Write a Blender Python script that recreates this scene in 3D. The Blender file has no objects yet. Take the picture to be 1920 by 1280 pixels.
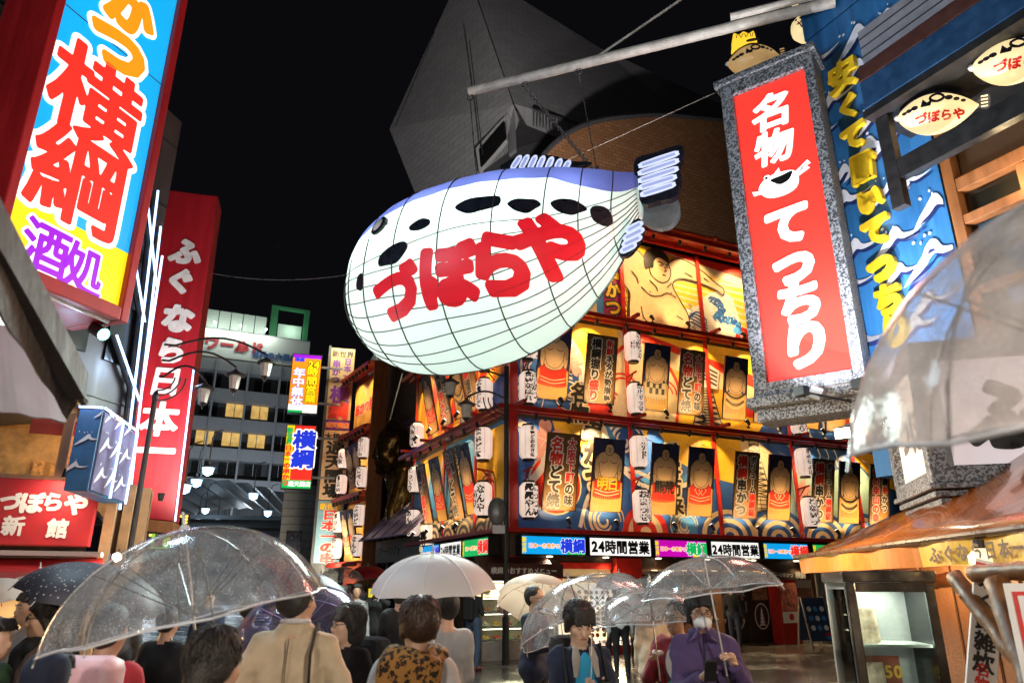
import bpy, bmesh, math, random
import numpy as np
from mathutils import Vector, Matrix, noise as mnoise
from mathutils.geometry import tessellate_polygon

random.seed(7)
RNG = np.random.default_rng(7)
scene = bpy.context.scene
COL = scene.collection
rad = math.radians

# ------------------------------------------------------------------ camera
LENS, PITCH, EYE = 25.0, 18.9, 1.68
cd = bpy.data.cameras.new('camera')
cd.lens = LENS; cd.sensor_width = 36.0; cd.clip_start = 0.05; cd.clip_end = 2000
cd.dof.use_dof = True; cd.dof.focus_distance = 12.0; cd.dof.aperture_fstop = 2.8
cam = bpy.data.objects.new('camera', cd); COL.objects.link(cam)
cam.location = (0, 0, EYE); cam.rotation_euler = (rad(90 + PITCH), 0, 0)
scene.camera = cam

# ------------------------------------------------------------------ night sky
w = bpy.data.worlds.new('World'); scene.world = w; w.use_nodes = True
wn = w.node_tree; wn.nodes.clear()
wo = wn.nodes.new('ShaderNodeOutputWorld'); wb = wn.nodes.new('ShaderNodeBackground')
wb.inputs[0].default_value = (0.0030, 0.0030, 0.0040, 1); wb.inputs[1].default_value = 1.0
wn.links.new(wb.outputs[0], wo.inputs[0])
scene.view_settings.view_transform = 'Standard'; scene.view_settings.look = 'None'
scene.view_settings.exposure = 0.0; scene.view_settings.gamma = 1.0
scene.render.engine = 'CYCLES'
cy = scene.cycles
cy.use_denoising = True; cy.use_light_tree = True
cy.max_bounces = 8; cy.diffuse_bounces = 3; cy.glossy_bounces = 3; cy.transmission_bounces = 4; cy.transparent_max_bounces = 24
cy.sample_clamp_indirect = 4.0; cy.sample_clamp_direct = 20.0
cy.caustics_reflective = False; cy.caustics_refractive = False

# ------------------------------------------------------------------ pixel helpers (pixels of the 1920 x 1280 photograph -> points in the place)
FPX = LENS / 36 * 1920
CP, SP = math.cos(rad(PITCH)), math.sin(rad(PITCH))
EYEV = Vector((0, 0, EYE))
def ray(px, py):
    cx = (px - 960) / FPX; cyy = (640 - py) / FPX
    return Vector((cx, CP - cyy * SP, SP + cyy * CP))
def atY(px, py, Y):
    d = ray(px, py); return EYEV + d * (Y / d.y)
def atZ(px, py, Z):
    d = ray(px, py); return EYEV + d * ((Z - EYE) / d.z)
class Fr:
    """a vertical surface: x to the right along it, y into it, z up"""
    def __init__(s, o, ang):
        s.o = Vector((o[0], o[1], 0)); s.ang = rad(ang)
        s.u = Vector((math.cos(s.ang), math.sin(s.ang), 0)); s.n = Vector((-math.sin(s.ang), math.cos(s.ang), 0))
    def px(s, px, py, out=0.0):
        d = ray(px, py); o = s.o - s.n * out
        t = (o - EYEV).dot(s.n) / d.dot(s.n); p = EYEV + d * t
        return (p - s.o).dot(s.u), p.z
    def w(s, x, y, z):
        return s.o + s.u * x + s.n * y + Vector((0, 0, z))

# ------------------------------------------------------------------ materials
def lin(r, g, b):
    f = lambda c: (c / 255 / 12.92) if c <= 10 else ((c / 255 + .055) / 1.055) ** 2.4
    return (f(r), f(g), f(b))
MATS = {}
def newmat(name):
    m = bpy.data.materials.new(name); m.use_nodes = True; MATS[name] = m
    nt = m.node_tree; nt.nodes.clear()
    o = nt.nodes.new('ShaderNodeOutputMaterial')
    return m, nt, o
def N(nt, typ, **kw):
    n = nt.nodes.new(typ)
    for k, v in kw.items():
        if k.startswith('i_'):
            n.inputs[k[2:].replace('_', ' ')].default_value = v
        else: setattr(n, k, v)
    return n
def pm(name, col, rough=.6, metal=0., var=.18, scale=6., bump=0., bscale=40., spec=.5, coat=0., streak=False):
    """painted / plain surface with uneven tone, fine relief and streaky wear"""
    if name in MATS: return MATS[name]
    m, nt, o = newmat(name)
    b = N(nt, 'ShaderNodeBsdfPrincipled')
    tc = N(nt, 'ShaderNodeTexCoord'); no = N(nt, 'ShaderNodeTexNoise', i_Scale=scale, i_Detail=5.0, i_Roughness=.65)
    if streak:
        mp = N(nt, 'ShaderNodeMapping'); mp.inputs['Scale'].default_value = (1, 1, .12)
        nt.links.new(tc.outputs['Object'], mp.inputs[0]); nt.links.new(mp.outputs[0], no.inputs['Vector'])
    else: nt.links.new(tc.outputs['Object'], no.inputs['Vector'])
    mx = N(nt, 'ShaderNodeMix', data_type='RGBA')
    mx.inputs[6].default_value = (*[c * (1 - var) for c in col], 1); mx.inputs[7].default_value = (*[min(1, c * (1 + var)) for c in col], 1)
    mr = N(nt, 'ShaderNodeMapRange'); mr.inputs[1].default_value = .3; mr.inputs[2].default_value = .7
    nt.links.new(no.outputs['Fac'], mr.inputs[0]); nt.links.new(mr.outputs[0], mx.inputs[0]); nt.links.new(mx.outputs[2], b.inputs['Base Color'])
    rr = N(nt, 'ShaderNodeMapRange'); rr.inputs[1].default_value = .3; rr.inputs[2].default_value = .7
    rr.inputs[3].default_value = max(.02, rough - .1); rr.inputs[4].default_value = min(1, rough + .1)
    nt.links.new(no.outputs['Fac'], rr.inputs[0]); nt.links.new(rr.outputs[0], b.inputs['Roughness'])
    b.inputs['Metallic'].default_value = metal; b.inputs['Specular IOR Level'].default_value = spec; b.inputs['Coat Weight'].default_value = coat
    if bump:
        n2 = N(nt, 'ShaderNodeTexNoise', i_Scale=bscale, i_Detail=4.0); bp = N(nt, 'ShaderNodeBump', i_Strength=bump, i_Distance=.02)
        nt.links.new(tc.outputs['Object'], n2.inputs['Vector']); nt.links.new(n2.outputs['Fac'], bp.inputs['Height']); nt.links.new(bp.outputs[0], b.inputs['Normal'])
    nt.links.new(b.outputs[0], o.inputs[0]); return m
def em(name, col, strength=1.0, var=.10, scale=1.5, rough=.35):
    """backlit sign face or lamp: gives off light, a little unevenly"""
    if name in MATS: return MATS[name]
    m, nt, o = newmat(name)
    b = N(nt, 'ShaderNodeBsdfPrincipled'); b.inputs['Base Color'].default_value = (*[min(.8, c * .6) for c in col], 1); b.inputs['Roughness'].default_value = rough
    tc = N(nt, 'ShaderNodeTexCoord'); no = N(nt, 'ShaderNodeTexNoise', i_Scale=scale, i_Detail=2.0); nt.links.new(tc.outputs['Object'], no.inputs['Vector'])
    mr = N(nt, 'ShaderNodeMapRange'); mr.inputs[3].default_value = strength * (1 - 2 * var); mr.inputs[4].default_value = strength * (1 + 2 * var)
    nt.links.new(no.outputs['Fac'], mr.inputs[0]); nt.links.new(mr.outputs[0], b.inputs['Emission Strength'])
    b.inputs['Emission Color'].default_value = (*col, 1)
    nt.links.new(b.outputs[0], o.inputs[0]); return m

# ------------------------------------------------------------------ objects
def tag(o, label=None, cat=None, group=None, kind=None):
    if label: o['label'] = label
    if cat: o['category'] = cat
    if group: o['group'] = group
    if kind: o['kind'] = kind
    return o
def empty(name, loc, rz=0., label=None, cat=None, group=None, rot=None):
    o = bpy.data.objects.new(name, None); COL.objects.link(o); o.empty_display_size = .1
    o.location = loc; o.rotation_euler = rot if rot else (0, 0, rz)
    return tag(o, label, cat, group)
def obj(name, me, parent=None, loc=None, rot=None):
    o = bpy.data.objects.new(name, me); COL.objects.link(o)
    if parent is not None: o.parent = parent
    if loc is not None: o.location = loc
    if rot is not None: o.rotation_euler = rot
    return o
def copy_tree(o, parent=None):
    c = o.copy(); COL.objects.link(c); c.parent = parent
    for ch in o.children: copy_tree(ch, c)
    return c
def light(kind, parent, loc, power, col=(1, .8, .55), rot=(0, 0, 0), size=.05, cone=90, blend=.7, name='bulb_light'):
    l = bpy.data.lights.new(name, kind); l.energy = power; l.color = col
    if kind == 'AREA': l.size = size
    else: l.shadow_soft_size = size
    if kind == 'SPOT': l.spot_size = rad(cone); l.spot_blend = blend
    return obj(name, l, parent, loc, rot)
def aim(frm, to):
    return (Vector(to) - Vector(frm)).to_track_quat('-Z', 'Y').to_euler()

class MB:
    def __init__(s): s.v = []; s.f = []; s.m = []
    def add(s, vs, fs, mi=0):
        b = len(s.v); s.v += [tuple(p) for p in vs]
        for f in fs: s.f.append(tuple(i + b for i in f)); s.m.append(mi)
        return s
    def box(s, x0, x1, y0, y1, z0, z1, mi=0, M=None):
        vs = [Vector((x, y, z)) for x in (x0, x1) for y in (y0, y1) for z in (z0, z1)]
        if M is not None: vs = [M @ p for p in vs]
        return s.add(vs, [(0, 1, 3, 2), (4, 6, 7, 5), (0, 4, 5, 1), (2, 3, 7, 6), (0, 2, 6, 4), (1, 5, 7, 3)], mi)
    def tube(s, pts, r, n=8, mi=0, cap=True, flat=1.0):
        pts = [Vector(p) for p in pts]; k = len(pts); rs = r if isinstance(r, (list, tuple)) else [r] * k
        vs = []; up = Vector((0, 0, 1)); prev = None
        for i, p in enumerate(pts):
            d = (pts[min(i + 1, k - 1)] - pts[max(i - 1, 0)])
            d = d.normalized() if d.length > 1e-9 else Vector((0, 0, 1))
            if prev is None:
                a = d.cross(up if abs(d.z) < .95 else Vector((1, 0, 0))).normalized()
            else:
                a = (prev - d * prev.dot(d)); a = a.normalized() if a.length > 1e-6 else d.cross(up).normalized()
            prev = a; b = d.cross(a)
            for j in range(n):
                t = 2 * math.pi * j / n; vs.append(p + (a * math.cos(t) + b * math.sin(t) * flat) * rs[i])
        fs = [(i * n + j, i * n + (j + 1) % n, (i + 1) * n + (j + 1) % n, (i + 1) * n + j) for i in range(k - 1) for j in range(n)]
        if cap: fs += [tuple(range(n - 1, -1, -1)), tuple(range((k - 1) * n, k * n))]
        return s.add(vs, fs, mi)
    def lathe(s, prof, n=16, mi=0, M=None, cap=True):
        vs = []
        for r, z in prof:
            for j in range(n):
                t = 2 * math.pi * j / n; p = Vector((r * math.cos(t), r * math.sin(t), z)); vs.append(M @ p if M is not None else p)
        k = len(prof)
        fs = [(i * n + j, i * n + (j + 1) % n, (i + 1) * n + (j + 1) % n, (i + 1) * n + j) for i in range(k - 1) for j in range(n)]
        if cap: fs += [tuple(range(n - 1, -1, -1)), tuple(range((k - 1) * n, k * n))]
        return s.add(vs, fs, mi)
    def prism(s, pts, y0, y1, mi=0, M=None):
        """outline in x,z pushed from y0 (front) to y1"""
        n = len(pts); a = sum(pts[i][0] * pts[(i + 1) % n][1] - pts[(i + 1) % n][0] * pts[i][1] for i in range(n))
        if a < 0: pts = list(reversed(pts))
        vs = [Vector((p[0], y, p[1])) for y in (y0, y1) for p in pts]
        if M is not None: vs = [M @ p for p in vs]
        tr = tessellate_polygon([[Vector((p[0], p[1], 0)) for p in pts]])
        fs = []
        for t in tr:
            A, B, C = (pts[i] for i in t); ar = (B[0] - A[0]) * (C[1] - A[1]) - (C[0] - A[0]) * (B[1] - A[1])
            t = tuple(t) if ar > 0 else tuple(reversed(t)); fs.append(t); fs.append(tuple(n + i for i in reversed(t)))
        fs += [(i, n + i, n + (i + 1) % n, (i + 1) % n) for i in range(n)]
        return s.add(vs, fs, mi)
    def flat(s, pts, y, mi=0):
        """a thin painted patch in x,z at depth y, facing -y"""
        n = len(pts); tr = tessellate_polygon([[Vector((p[0], p[1], 0)) for p in pts]]); fs = []
        for t in tr:
            A, B, C = (pts[i] for i in t); ar = (B[0] - A[0]) * (C[1] - A[1]) - (C[0] - A[0]) * (B[1] - A[1])
            fs.append(tuple(t) if ar > 0 else tuple(reversed(t)))
        return s.add([(p[0], y, p[1]) for p in pts], fs, mi)
    def ribbon(s, pts, wd, y, mi=0):
        k = len(pts); ws = wd if isinstance(wd, (list, tuple)) else [wd] * k; vs = []
        for i in range(k):
            a, b = pts[max(i - 1, 0)], pts[min(i + 1, k - 1)]; dx, dz = b[0] - a[0], b[1] - a[1]; l = math.hypot(dx, dz) or 1
            nx, nz = -dz / l * ws[i] / 2, dx / l * ws[i] / 2
            vs += [(pts[i][0] + nx, y, pts[i][1] + nz), (pts[i][0] - nx, y, pts[i][1] - nz)]
        return s.add(vs, [(2 * i, 2 * i + 1, 2 * i + 3, 2 * i + 2) for i in range(k - 1)], mi)
    def mesh(s, name, mats, smooth=False):
        me = bpy.data.meshes.new(name); me.from_pydata(s.v, [], s.f)
        for m in (mats if isinstance(mats, (list, tuple)) else [mats]): me.materials.append(m)
        me.polygons.foreach_set('material_index', s.m)
        if smooth: me.polygons.foreach_set('use_smooth', [True] * len(s.f))
        me.update(); return me
    def build(s, name, mats, parent=None, loc=None, rot=None, smooth=False, bevel=0.):
        o = obj(name, s.mesh(name, mats, smooth), parent, loc, rot)
        if bevel:
            md = o.modifiers.new('edge', 'BEVEL'); md.width = bevel; md.segments = 2; md.limit_method = 'ANGLE'
        return o
def smooth(pts, n=5, closed=True):
    k = len(pts); out = []; rng = range(k if closed else k - 1)
    for i in rng:
        g = (lambda j: pts[j % k]) if closed else (lambda j: pts[max(0, min(k - 1, j))])
        a, b, c, d = g(i - 1), g(i), g(i + 1), g(i + 2)
        for q in range(n):
            t = q / n
            out.append(tuple(.5 * (2 * b[e] + (c[e] - a[e]) * t + (2 * a[e] - 5 * b[e] + 4 * c[e] - d[e]) * t * t + (3 * b[e] - a[e] - 3 * c[e] + d[e]) * t ** 3) for e in range(len(b))))
    if not closed: out.append(tuple(pts[-1]))
    return out
def ell(cx, cz, rx, rz, n=24, a0=0.):
    c, s_ = math.cos(a0), math.sin(a0)
    return [(cx + rx * math.cos(t) * c - rz * math.sin(t) * s_, cz + rx * math.cos(t) * s_ + rz * math.sin(t) * c) for t in (2 * math.pi * i / n for i in range(n))]

# ------------------------------------------------------------------ lettering: glyph outlines of the built-in font, thickened to sign-painter weight
GL = {}
def glyph_raw(c):
    k = ('raw', c)
    if k in GL: return GL[k]
    cu = bpy.data.curves.new('glyph', 'FONT'); cu.body = c; cu.size = 1; cu.resolution_u = 3
    o = bpy.data.objects.new('glyph', cu); me = bpy.data.meshes.new_from_object(o)
    v = np.array([p.co[:2] for p in me.vertices]).reshape(-1, 2); cnt = {}
    for p in me.polygons:
        for e in p.edge_keys: cnt[e] = cnt.get(e, 0) + 1
    ed = np.array([e for e, q in cnt.items() if q == 1]).reshape(-1, 2)
    bpy.data.objects.remove(o); bpy.data.curves.remove(cu); bpy.data.meshes.remove(me)
    GL[k] = (v, ed); return GL[k]
def glyph(c, bold):
    """closed loops (unit em, centred on the character box) of the glyph grown by bold"""
    k = (c, round(bold, 3))
    if k in GL: return GL[k]
    v, ed = glyph_raw(c)
    if len(ed) == 0: GL[k] = ([], []); return GL[k]
    res = 1 / 72; m = bold + .04
    x0, z0 = v.min(0) - m; x1, z1 = v.max(0) + m
    xs = np.arange(x0, x1 + res, res); zs = np.arange(z0, z1 + res, res)
    X, Z = np.meshgrid(xs, zs, indexing='ij'); Pq = np.stack([X.ravel(), Z.ravel()], 1)
    A, B = v[ed[:, 0]], v[ed[:, 1]]
    d2 = np.full(len(Pq), 9.); cross = np.zeros(len(Pq), int)
    for a, b in zip(A, B):
        ab = b - a; t = np.clip(((Pq - a) @ ab) / (ab @ ab + 1e-12), 0, 1); q = Pq - a - t[:, None] * ab
        d2 = np.minimum(d2, (q * q).sum(1))
        if a[1] != b[1]:
            h = (a[1] > Pq[:, 1]) != (b[1] > Pq[:, 1])
            cross += h & (Pq[:, 0] < (b[0] - a[0]) * (Pq[:, 1] - a[1]) / (b[1] - a[1]) + a[0])
    d = np.sqrt(d2); d = np.where(cross % 2 == 1, -d, d).reshape(X.shape) - bold
    d[np.abs(d) < 1e-7] = 1e-7
    seg = {}
    S = d < 0
    code = S[:-1, :-1] * 1 + S[1:, :-1] * 2 + S[1:, 1:] * 4 + S[:-1, 1:] * 8
    T = {1: [(3, 0)], 2: [(0, 1)], 3: [(3, 1)], 4: [(1, 2)], 5: [(3, 0), (1, 2)], 6: [(0, 2)], 7: [(3, 2)], 8: [(2, 3)], 9: [(2, 0)], 10: [(0, 1), (2, 3)], 11: [(2, 1)], 12: [(1, 3)], 13: [(1, 0)], 14: [(0, 3)]}
    for i, j in zip(*np.nonzero((code > 0) & (code < 15))):
        ek = [('h', i, j), ('v', i + 1, j), ('h', i, j + 1), ('v', i, j)]
        for a, b in T[int(code[i, j])]: seg[ek[a]] = ek[b]
    def pos(e):
        t, i, j = e
        if t == 'h': f = d[i, j] / (d[i, j] - d[i + 1, j]); return (xs[i] + f * res, zs[j])
        f = d[i, j] / (d[i, j] - d[i, j + 1]); return (xs[i], zs[j] + f * res)
    loops = []
    asc = ord(c) < 128
    cx0 = (v[:, 0].min() + v[:, 0].max()) / 2 if asc else .5; cz0 = .345 if asc else .38
    while seg:
        s0 = next(iter(seg)); cur = s0; lp = []
        while cur in seg:
            lp.append(pos(cur)); cur = seg.pop(cur)
        for _ in range(3):
            if len(lp) < 8: break
            keep = []; skip = False
            for i in range(len(lp)):
                a, b, q = lp[i - 1], lp[i], lp[(i + 1) % len(lp)]
                l = math.hypot(q[0] - a[0], q[1] - a[1]) + 1e-9
                dist = abs((q[0] - a[0]) * (a[1] - b[1]) - (a[0] - b[0]) * (q[1] - a[1])) / l
                if dist < .0016 and not skip: skip = True
                else: keep.append(b); skip = False
            lp = keep
        if len(lp) >= 3: loops.append([(p[0] - cx0, p[1] - cz0) for p in lp])
    flat = [p for lp in loops for p in lp]
    tr = tessellate_polygon([[Vector((p[0], p[1], 0)) for p in lp] for lp in loops])
    tris = []
    for t in tr:
        a, b, q = (flat[i] for i in t)
        ar = (b[0] - a[0]) * (q[1] - a[1]) - (q[0] - a[0]) * (b[1] - a[1])
        if abs(ar) > 1e-9: tris.append(tuple(t) if ar > 0 else tuple(reversed(t)))
    GL[k] = (loops, tris); return GL[k]
VROT = 'ー～'
def layout(text, cx, cz, size, vertical, spacing, sx):
    out = []
    if vertical:
        n = len(text); pitch = size * spacing
        for i, c in enumerate(text): out.append((c, cx, cz + ((n - 1) / 2 - i) * pitch, c in VROT))
    else:
        adv = [(.58 if ord(c) < 128 else 1.0) * size * spacing * sx for c in text]; x = cx - sum(adv) / 2
        for c, a in zip(text, adv): out.append((c, x + a / 2, cz, False)); x += a
    return out
def put_text(mb, text, cx, cz, size, y, mi, bold=.03, vertical=False, spacing=1.0, sx=1.0, ext=0., slant=0., rot=0.):
    for c, x, z, r in layout(text, cx, cz, size, vertical, spacing, sx):
        if c in ' 　': continue
        bb = bold if not '\u4e00' <= c <= '\u9fff' else min(bold, .040) + max(0, bold - .085)
        loops, tris = glyph(c, bb); b = len(mb.v); flat = [p for lp in loops for p in lp]; P = []
        for p in flat:
            a, q = (p[1], -p[0]) if r else p
            a, q = a * size * sx + slant * q * size, q * size
            if rot: a, q = a * math.cos(rot) - q * math.sin(rot), a * math.sin(rot) + q * math.cos(rot)
            P.append((x + a, z + q))
        mb.add([(p[0], y, p[1]) for p in P], tris, mi)
        if ext:
            mb.v += [(p[0], y + ext, p[1]) for p in P]; n = len(P); o = 0
            for lp in loops:
                k = len(lp)
                for i in range(k):
                    i0, i1 = b + o + i, b + o + (i + 1) % k
                    mb.f.append((i0, i0 + n, i1 + n, i1)); mb.m.append(mi)
                o += k
def letters(parent, specs, name='lettering'):
    """specs: dicts(text, x, z, size, fill, outline, bold, ol, y, v, sp, sx, ext)"""
    mb = MB(); mats = []
    def mi(m):
        if m not in mats: mats.append(m)
        return mats.index(m)
    for s in specs:
        y = s.get('y', -.008); kw = dict(vertical=s.get('v', False), spacing=s.get('sp', 1.0), sx=s.get('sx', 1.0), slant=s.get('slant', 0.), rot=s.get('rot', 0.))
        b = s.get('bold', .035)
        if s.get('outline'): put_text(mb, s['text'], s['x'], s['z'], s['size'], y + .003, mi(s['outline']), bold=b + s.get('ol', .06), **kw)
        put_text(mb, s['text'], s['x'], s['z'], s['size'], y, mi(s['fill']), bold=b, ext=s.get('ext', 0.), **kw)
    o = mb.build(name, mats, parent); o['kind'] = 'stuff'
    return o

# ================================================================== palette
RED = pm('red_lacquer', (.42, .018, .012), .38, var=.25, coat=.2)
REDD = pm('deep_red_panel', (.33, .012, .018), .45, var=.25, streak=True)
BLK = pm('black_metal', (.012, .012, .013), .42, var=.3)
BLKS = pm('black_gloss', (.012, .012, .013), .15, var=.3)
INK = pm('black_ink', (.012, .010, .010), .6)
WHT = pm('white_paint', (.75, .73, .70), .5, var=.08)
CRM = pm('cream_paint', (.70, .58, .36), .55, var=.12)
YEL = pm('yellow_paint', (.80, .47, .035), .5, var=.12)
BLU = pm('blue_paint', (.016, .085, .33), .5, var=.2)
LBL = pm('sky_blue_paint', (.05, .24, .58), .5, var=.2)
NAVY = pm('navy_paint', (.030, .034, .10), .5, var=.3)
TEAL = pm('pale_teal_paint', (.33, .52, .50), .5, var=.12)
PNK = pm('pink_paint', (.75, .36, .33), .5, var=.12)
ORG = pm('orange_paint', (.75, .20, .02), .5, var=.15)
SKINP = pm('painted_skin', (.66, .44, .25), .5, var=.10)
REDP = pm('red_paint', (.58, .022, .012), .5, var=.15)
PURP = pm('purple_paint', (.13, .02, .25), .5, var=.15)
GOLDP = pm('gold_paper', (.52, .30, .085), .55, var=.12)
BRN = pm('brown_card', (.13, .052, .014), .55, var=.2)
BRND = pm('dark_brown_wood', (.030, .014, .008), .5, var=.3)
WOOD = pm('varnished_wood', (.22, .085, .028), .45, var=.3, scale=9, bump=.15, bscale=20, streak=True)
GREY = pm('grey_metal', (.22, .22, .23), .4, metal=.5)
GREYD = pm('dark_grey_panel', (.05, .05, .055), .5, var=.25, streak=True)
CONC = pm('grey_concrete', (.24, .24, .24), .8, var=.15, scale=2, bump=.2, bscale=15)
ALU = pm('aluminium', (.55, .55, .56), .35, metal=.9, var=.1)
CHROME = pm('steel_wire', (.45, .45, .45), .3, metal=.9, var=.1)
LBULB = em('warm_bulb', (1, .72, .38), 14, var=0)
COLDB = em('cold_lamp_glass', (.45, .72, 1.0), 3, var=.02)
NEON = em('blue_white_neon', (.42, .62, 1.0), 3.2, var=.05)
EW = em('lit_white_face', (1, .97, .93), 1.05)
ECY = em('lit_cyan_face', lin(16, 165, 238), .95)
EYE_ = em('lit_yellow_face', lin(250, 222, 20), .95)
ERED = em('lit_red_face', lin(250, 50, 38), .95)
EORG = em('lit_orange_face', lin(255, 150, 25), 1.0)
EPUR = em('lit_purple_face', lin(150, 12, 215), .9)
EMAG = em('lit_magenta_face', lin(205, 10, 180), .9)
EGRN = em('lit_green_face', lin(20, 190, 95), .9)
EBLU = em('lit_blue_face', lin(35, 60, 225), .9)
EINK = pm('sign_ink', (.006, .006, .007), .35)

# ================================================================== wet plaza
def ground_mat():
    m, nt, o = newmat('wet_paving')
    b = N(nt, 'ShaderNodeBsdfPrincipled'); tc = N(nt, 'ShaderNodeTexCoord')
    n1 = N(nt, 'ShaderNodeTexNoise', i_Scale=.55, i_Detail=6.0, i_Roughness=.6); n2 = N(nt, 'ShaderNodeTexNoise', i_Scale=60.0, i_Detail=3.0)
    br = N(nt, 'ShaderNodeTexBrick', i_Scale=1.0, i_Mortar_Size=.008, i_Mortar_Smooth=.4, i_Brick_Width=.6, i_Row_Height=.3)
    br.inputs['Color1'].default_value = (.085, .078, .07, 1); br.inputs['Color2'].default_value = (.115, .10, .09, 1); br.inputs['Mortar'].default_value = (.02, .02, .02, 1)
    for n in (n1, n2, br): nt.links.new(tc.outputs['Object'], n.inputs['Vector'])
    r = N(nt, 'ShaderNodeMapRange'); r.inputs[1].default_value = .38; r.inputs[2].default_value = .62; r.inputs[3].default_value = .06; r.inputs[4].default_value = .34
    nt.links.new(n1.outputs['Fac'], r.inputs[0]); nt.links.new(r.outputs[0], b.inputs['Roughness'])
    nt.links.new(br.outputs['Color'], b.inputs['Base Color'])
    bp = N(nt, 'ShaderNodeBump', i_Strength=.25, i_Distance=.01); ad = N(nt, 'ShaderNodeMath', operation='SUBTRACT')
    nt.links.new(n2.outputs['Fac'], ad.inputs[0]); nt.links.new(br.outputs['Fac'], ad.inputs[1]); nt.links.new(ad.outputs[0], bp.inputs['Height'])
    nt.links.new(bp.outputs[0], b.inputs['Normal']); nt.links.new(b.outputs[0], o.inputs[0]); return m
mb = MB(); mb.add([(-300, -60, 0), (300, -60, 0), (300, 400, 0), (-300, 400, 0)], [(0, 1, 2, 3)])
tag(mb.build('ground', ground_mat()), kind='structure')

# ================================================================== big dark buildings behind
def brick_mat(name, c1, c2, mortar, bw, rh, rough=.75):
    m, nt, o = newmat(name); b = N(nt, 'ShaderNodeBsdfPrincipled', i_Roughness=rough); tc = N(nt, 'ShaderNodeTexCoord')
    mp = N(nt, 'ShaderNodeMapping'); mp.inputs['Rotation'].default_value = (rad(90), 0, 0)
    br = N(nt, 'ShaderNodeTexBrick', i_Scale=1.0, i_Mortar_Size=.02, i_Brick_Width=bw, i_Row_Height=rh)
    br.inputs['Color1'].default_value = (*c1, 1); br.inputs['Color2'].default_value = (*c2, 1); br.inputs['Mortar'].default_value = (*mortar, 1)
    nt.links.new(tc.outputs['Object'], mp.inputs[0]); nt.links.new(mp.outputs[0], br.inputs['Vector']); nt.links.new(br.outputs['Color'], b.inputs['Base Color'])
    bp = N(nt, 'ShaderNodeBump', i_Strength=.4, i_Distance=.02, invert=True); nt.links.new(br.outputs['Fac'], bp.inputs['Height']); nt.links.new(bp.outputs[0], b.inputs['Normal'])
    nt.links.new(b.outputs[0], o.inputs[0]); return m
SAIL = brick_mat('pale_tile_cladding', (.40, .40, .42), (.34, .34, .36), (.25, .25, .27), .8, .4)
TILE = brick_mat('brown_wall_tile', (.26, .12, .05), (.20, .085, .032), (.10, .05, .025), .45, .22)

# the angular grey hall: two great leaning wall planes that meet in a ridge
hall = empty('angular_hall', (2, 40, 0), label='huge grey building with slanting pointed walls rising behind the lantern fish', cat='building')
def slab(name, pts, push, mat, parent):
    """a thick wall plate through world points"""
    base = parent.location; a = [Vector(p) - base for p in pts]; b = [p + Vector(push) for p in a]; n = len(a)
    mb = MB(); mb.add(a + b, [tuple(range(n)), tuple(range(2 * n - 1, n - 1, -1))] + [(i, (i + 1) % n, n + (i + 1) % n, n + i) for i in range(n)])
    return mb.build(name, mat, parent)
apex = atY(872, -66, 41); rb = atY(962, 195, 37)
slab('wall', [apex, atY(730, 242, 47), atY(812, 445, 46), atY(905, 300, 40), rb], (1.5, 6, 0), SAIL, hall)
slab('wall', [atY(874, -66, 41.2), atY(964, 195, 37.1), atY(1085, 236, 41), atY(1420, 330, 56), atY(1470, 250, 60), atY(1124, 90, 47)], (3, 8, 0), SAIL, hall)
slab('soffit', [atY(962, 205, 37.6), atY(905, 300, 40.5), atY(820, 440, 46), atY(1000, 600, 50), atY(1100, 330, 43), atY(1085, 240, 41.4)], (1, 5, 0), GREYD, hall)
# window strip in the recess, with pale frames
for (a, b, c, d) in [((892, 278), (946, 218), (950, 262), (898, 322)), ((950, 214), (962, 205), (966, 280), (954, 290))]:
    slab('window_frame', [atY(*a, 39.2), atY(*b, 37.4), atY(*c, 37.4), atY(*d, 39.2)], (.1, .3, 0), pm('pale_frame', (.5, .5, .5), .5), hall)
slab('window', [atY(898, 280, 38.9), atY(944, 228, 37.2), atY(947, 258, 37.2), atY(901, 312, 38.9)], (.1, .1, 0), BLKS, hall)
mb = MB()
for k in range(14):
    t = k / 13; p = atY(1000 + 75 * t, 208 + 20 * t, 37.2 + 3.5 * t) - hall.location; mb.tube([p, p + Vector((0, 0, -1.1))], .05, 5)
mb.tube([atY(1000, 206, 37.1) - hall.location, atY(1085, 232, 40.9) - hall.location], .09, 6)
o = mb.build('louvre', GREY, hall)
for q in ((815, 60, 742, 235, 44), (880, 75, 905, 290, 38.6)):
    mb = MB(); mb.tube([atY(q[0], q[1], q[4] - 1.2) - hall.location, atY(q[2], q[3], q[4] - .6) - hall.location], .035, 5); mb.build('wall_joint', GREYD, hall)
# flood lamps added on the restaurant roof brighten these tall walls

# the brown tiled hall with a rounded shoulder
BF = Fr((-.03, 19.5), 25)
tf = Fr(BF.w(0, 10.5, 0), 25)
th = empty('tiled_hall', tf.o, tf.ang, 'brown tiled building with a rounded shoulder behind the kushikatsu restaurant', 'building')
pts = [tf.px(x, y) for x, y in [(905, 640), (960, 420), (1000, 320), (1050, 262), (1110, 232), (1180, 221), (1260, 219), (1420, 235)]]
pts = smooth(pts, 4, closed=False); xr = pts[-1][0] + 16
mb = MB(); mb.prism([(pts[0][0], 0)] + pts + [(xr, pts[-1][1]), (xr, 0)], 0, 12); mb.build('wall', TILE, th)
mb = MB(); mb.tube([(p[0], -.05, p[1] + .05) for p in pts], .14, 6); mb.build('coping', GREYD, th)
for k in range(5):
    mb = MB(); x = pts[-1][0] - 9.5 + k * 2.4; mb.box(x, x + .05, -.02, 0, 8, 19); mb.build('wall_joint', BRND, th)

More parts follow.
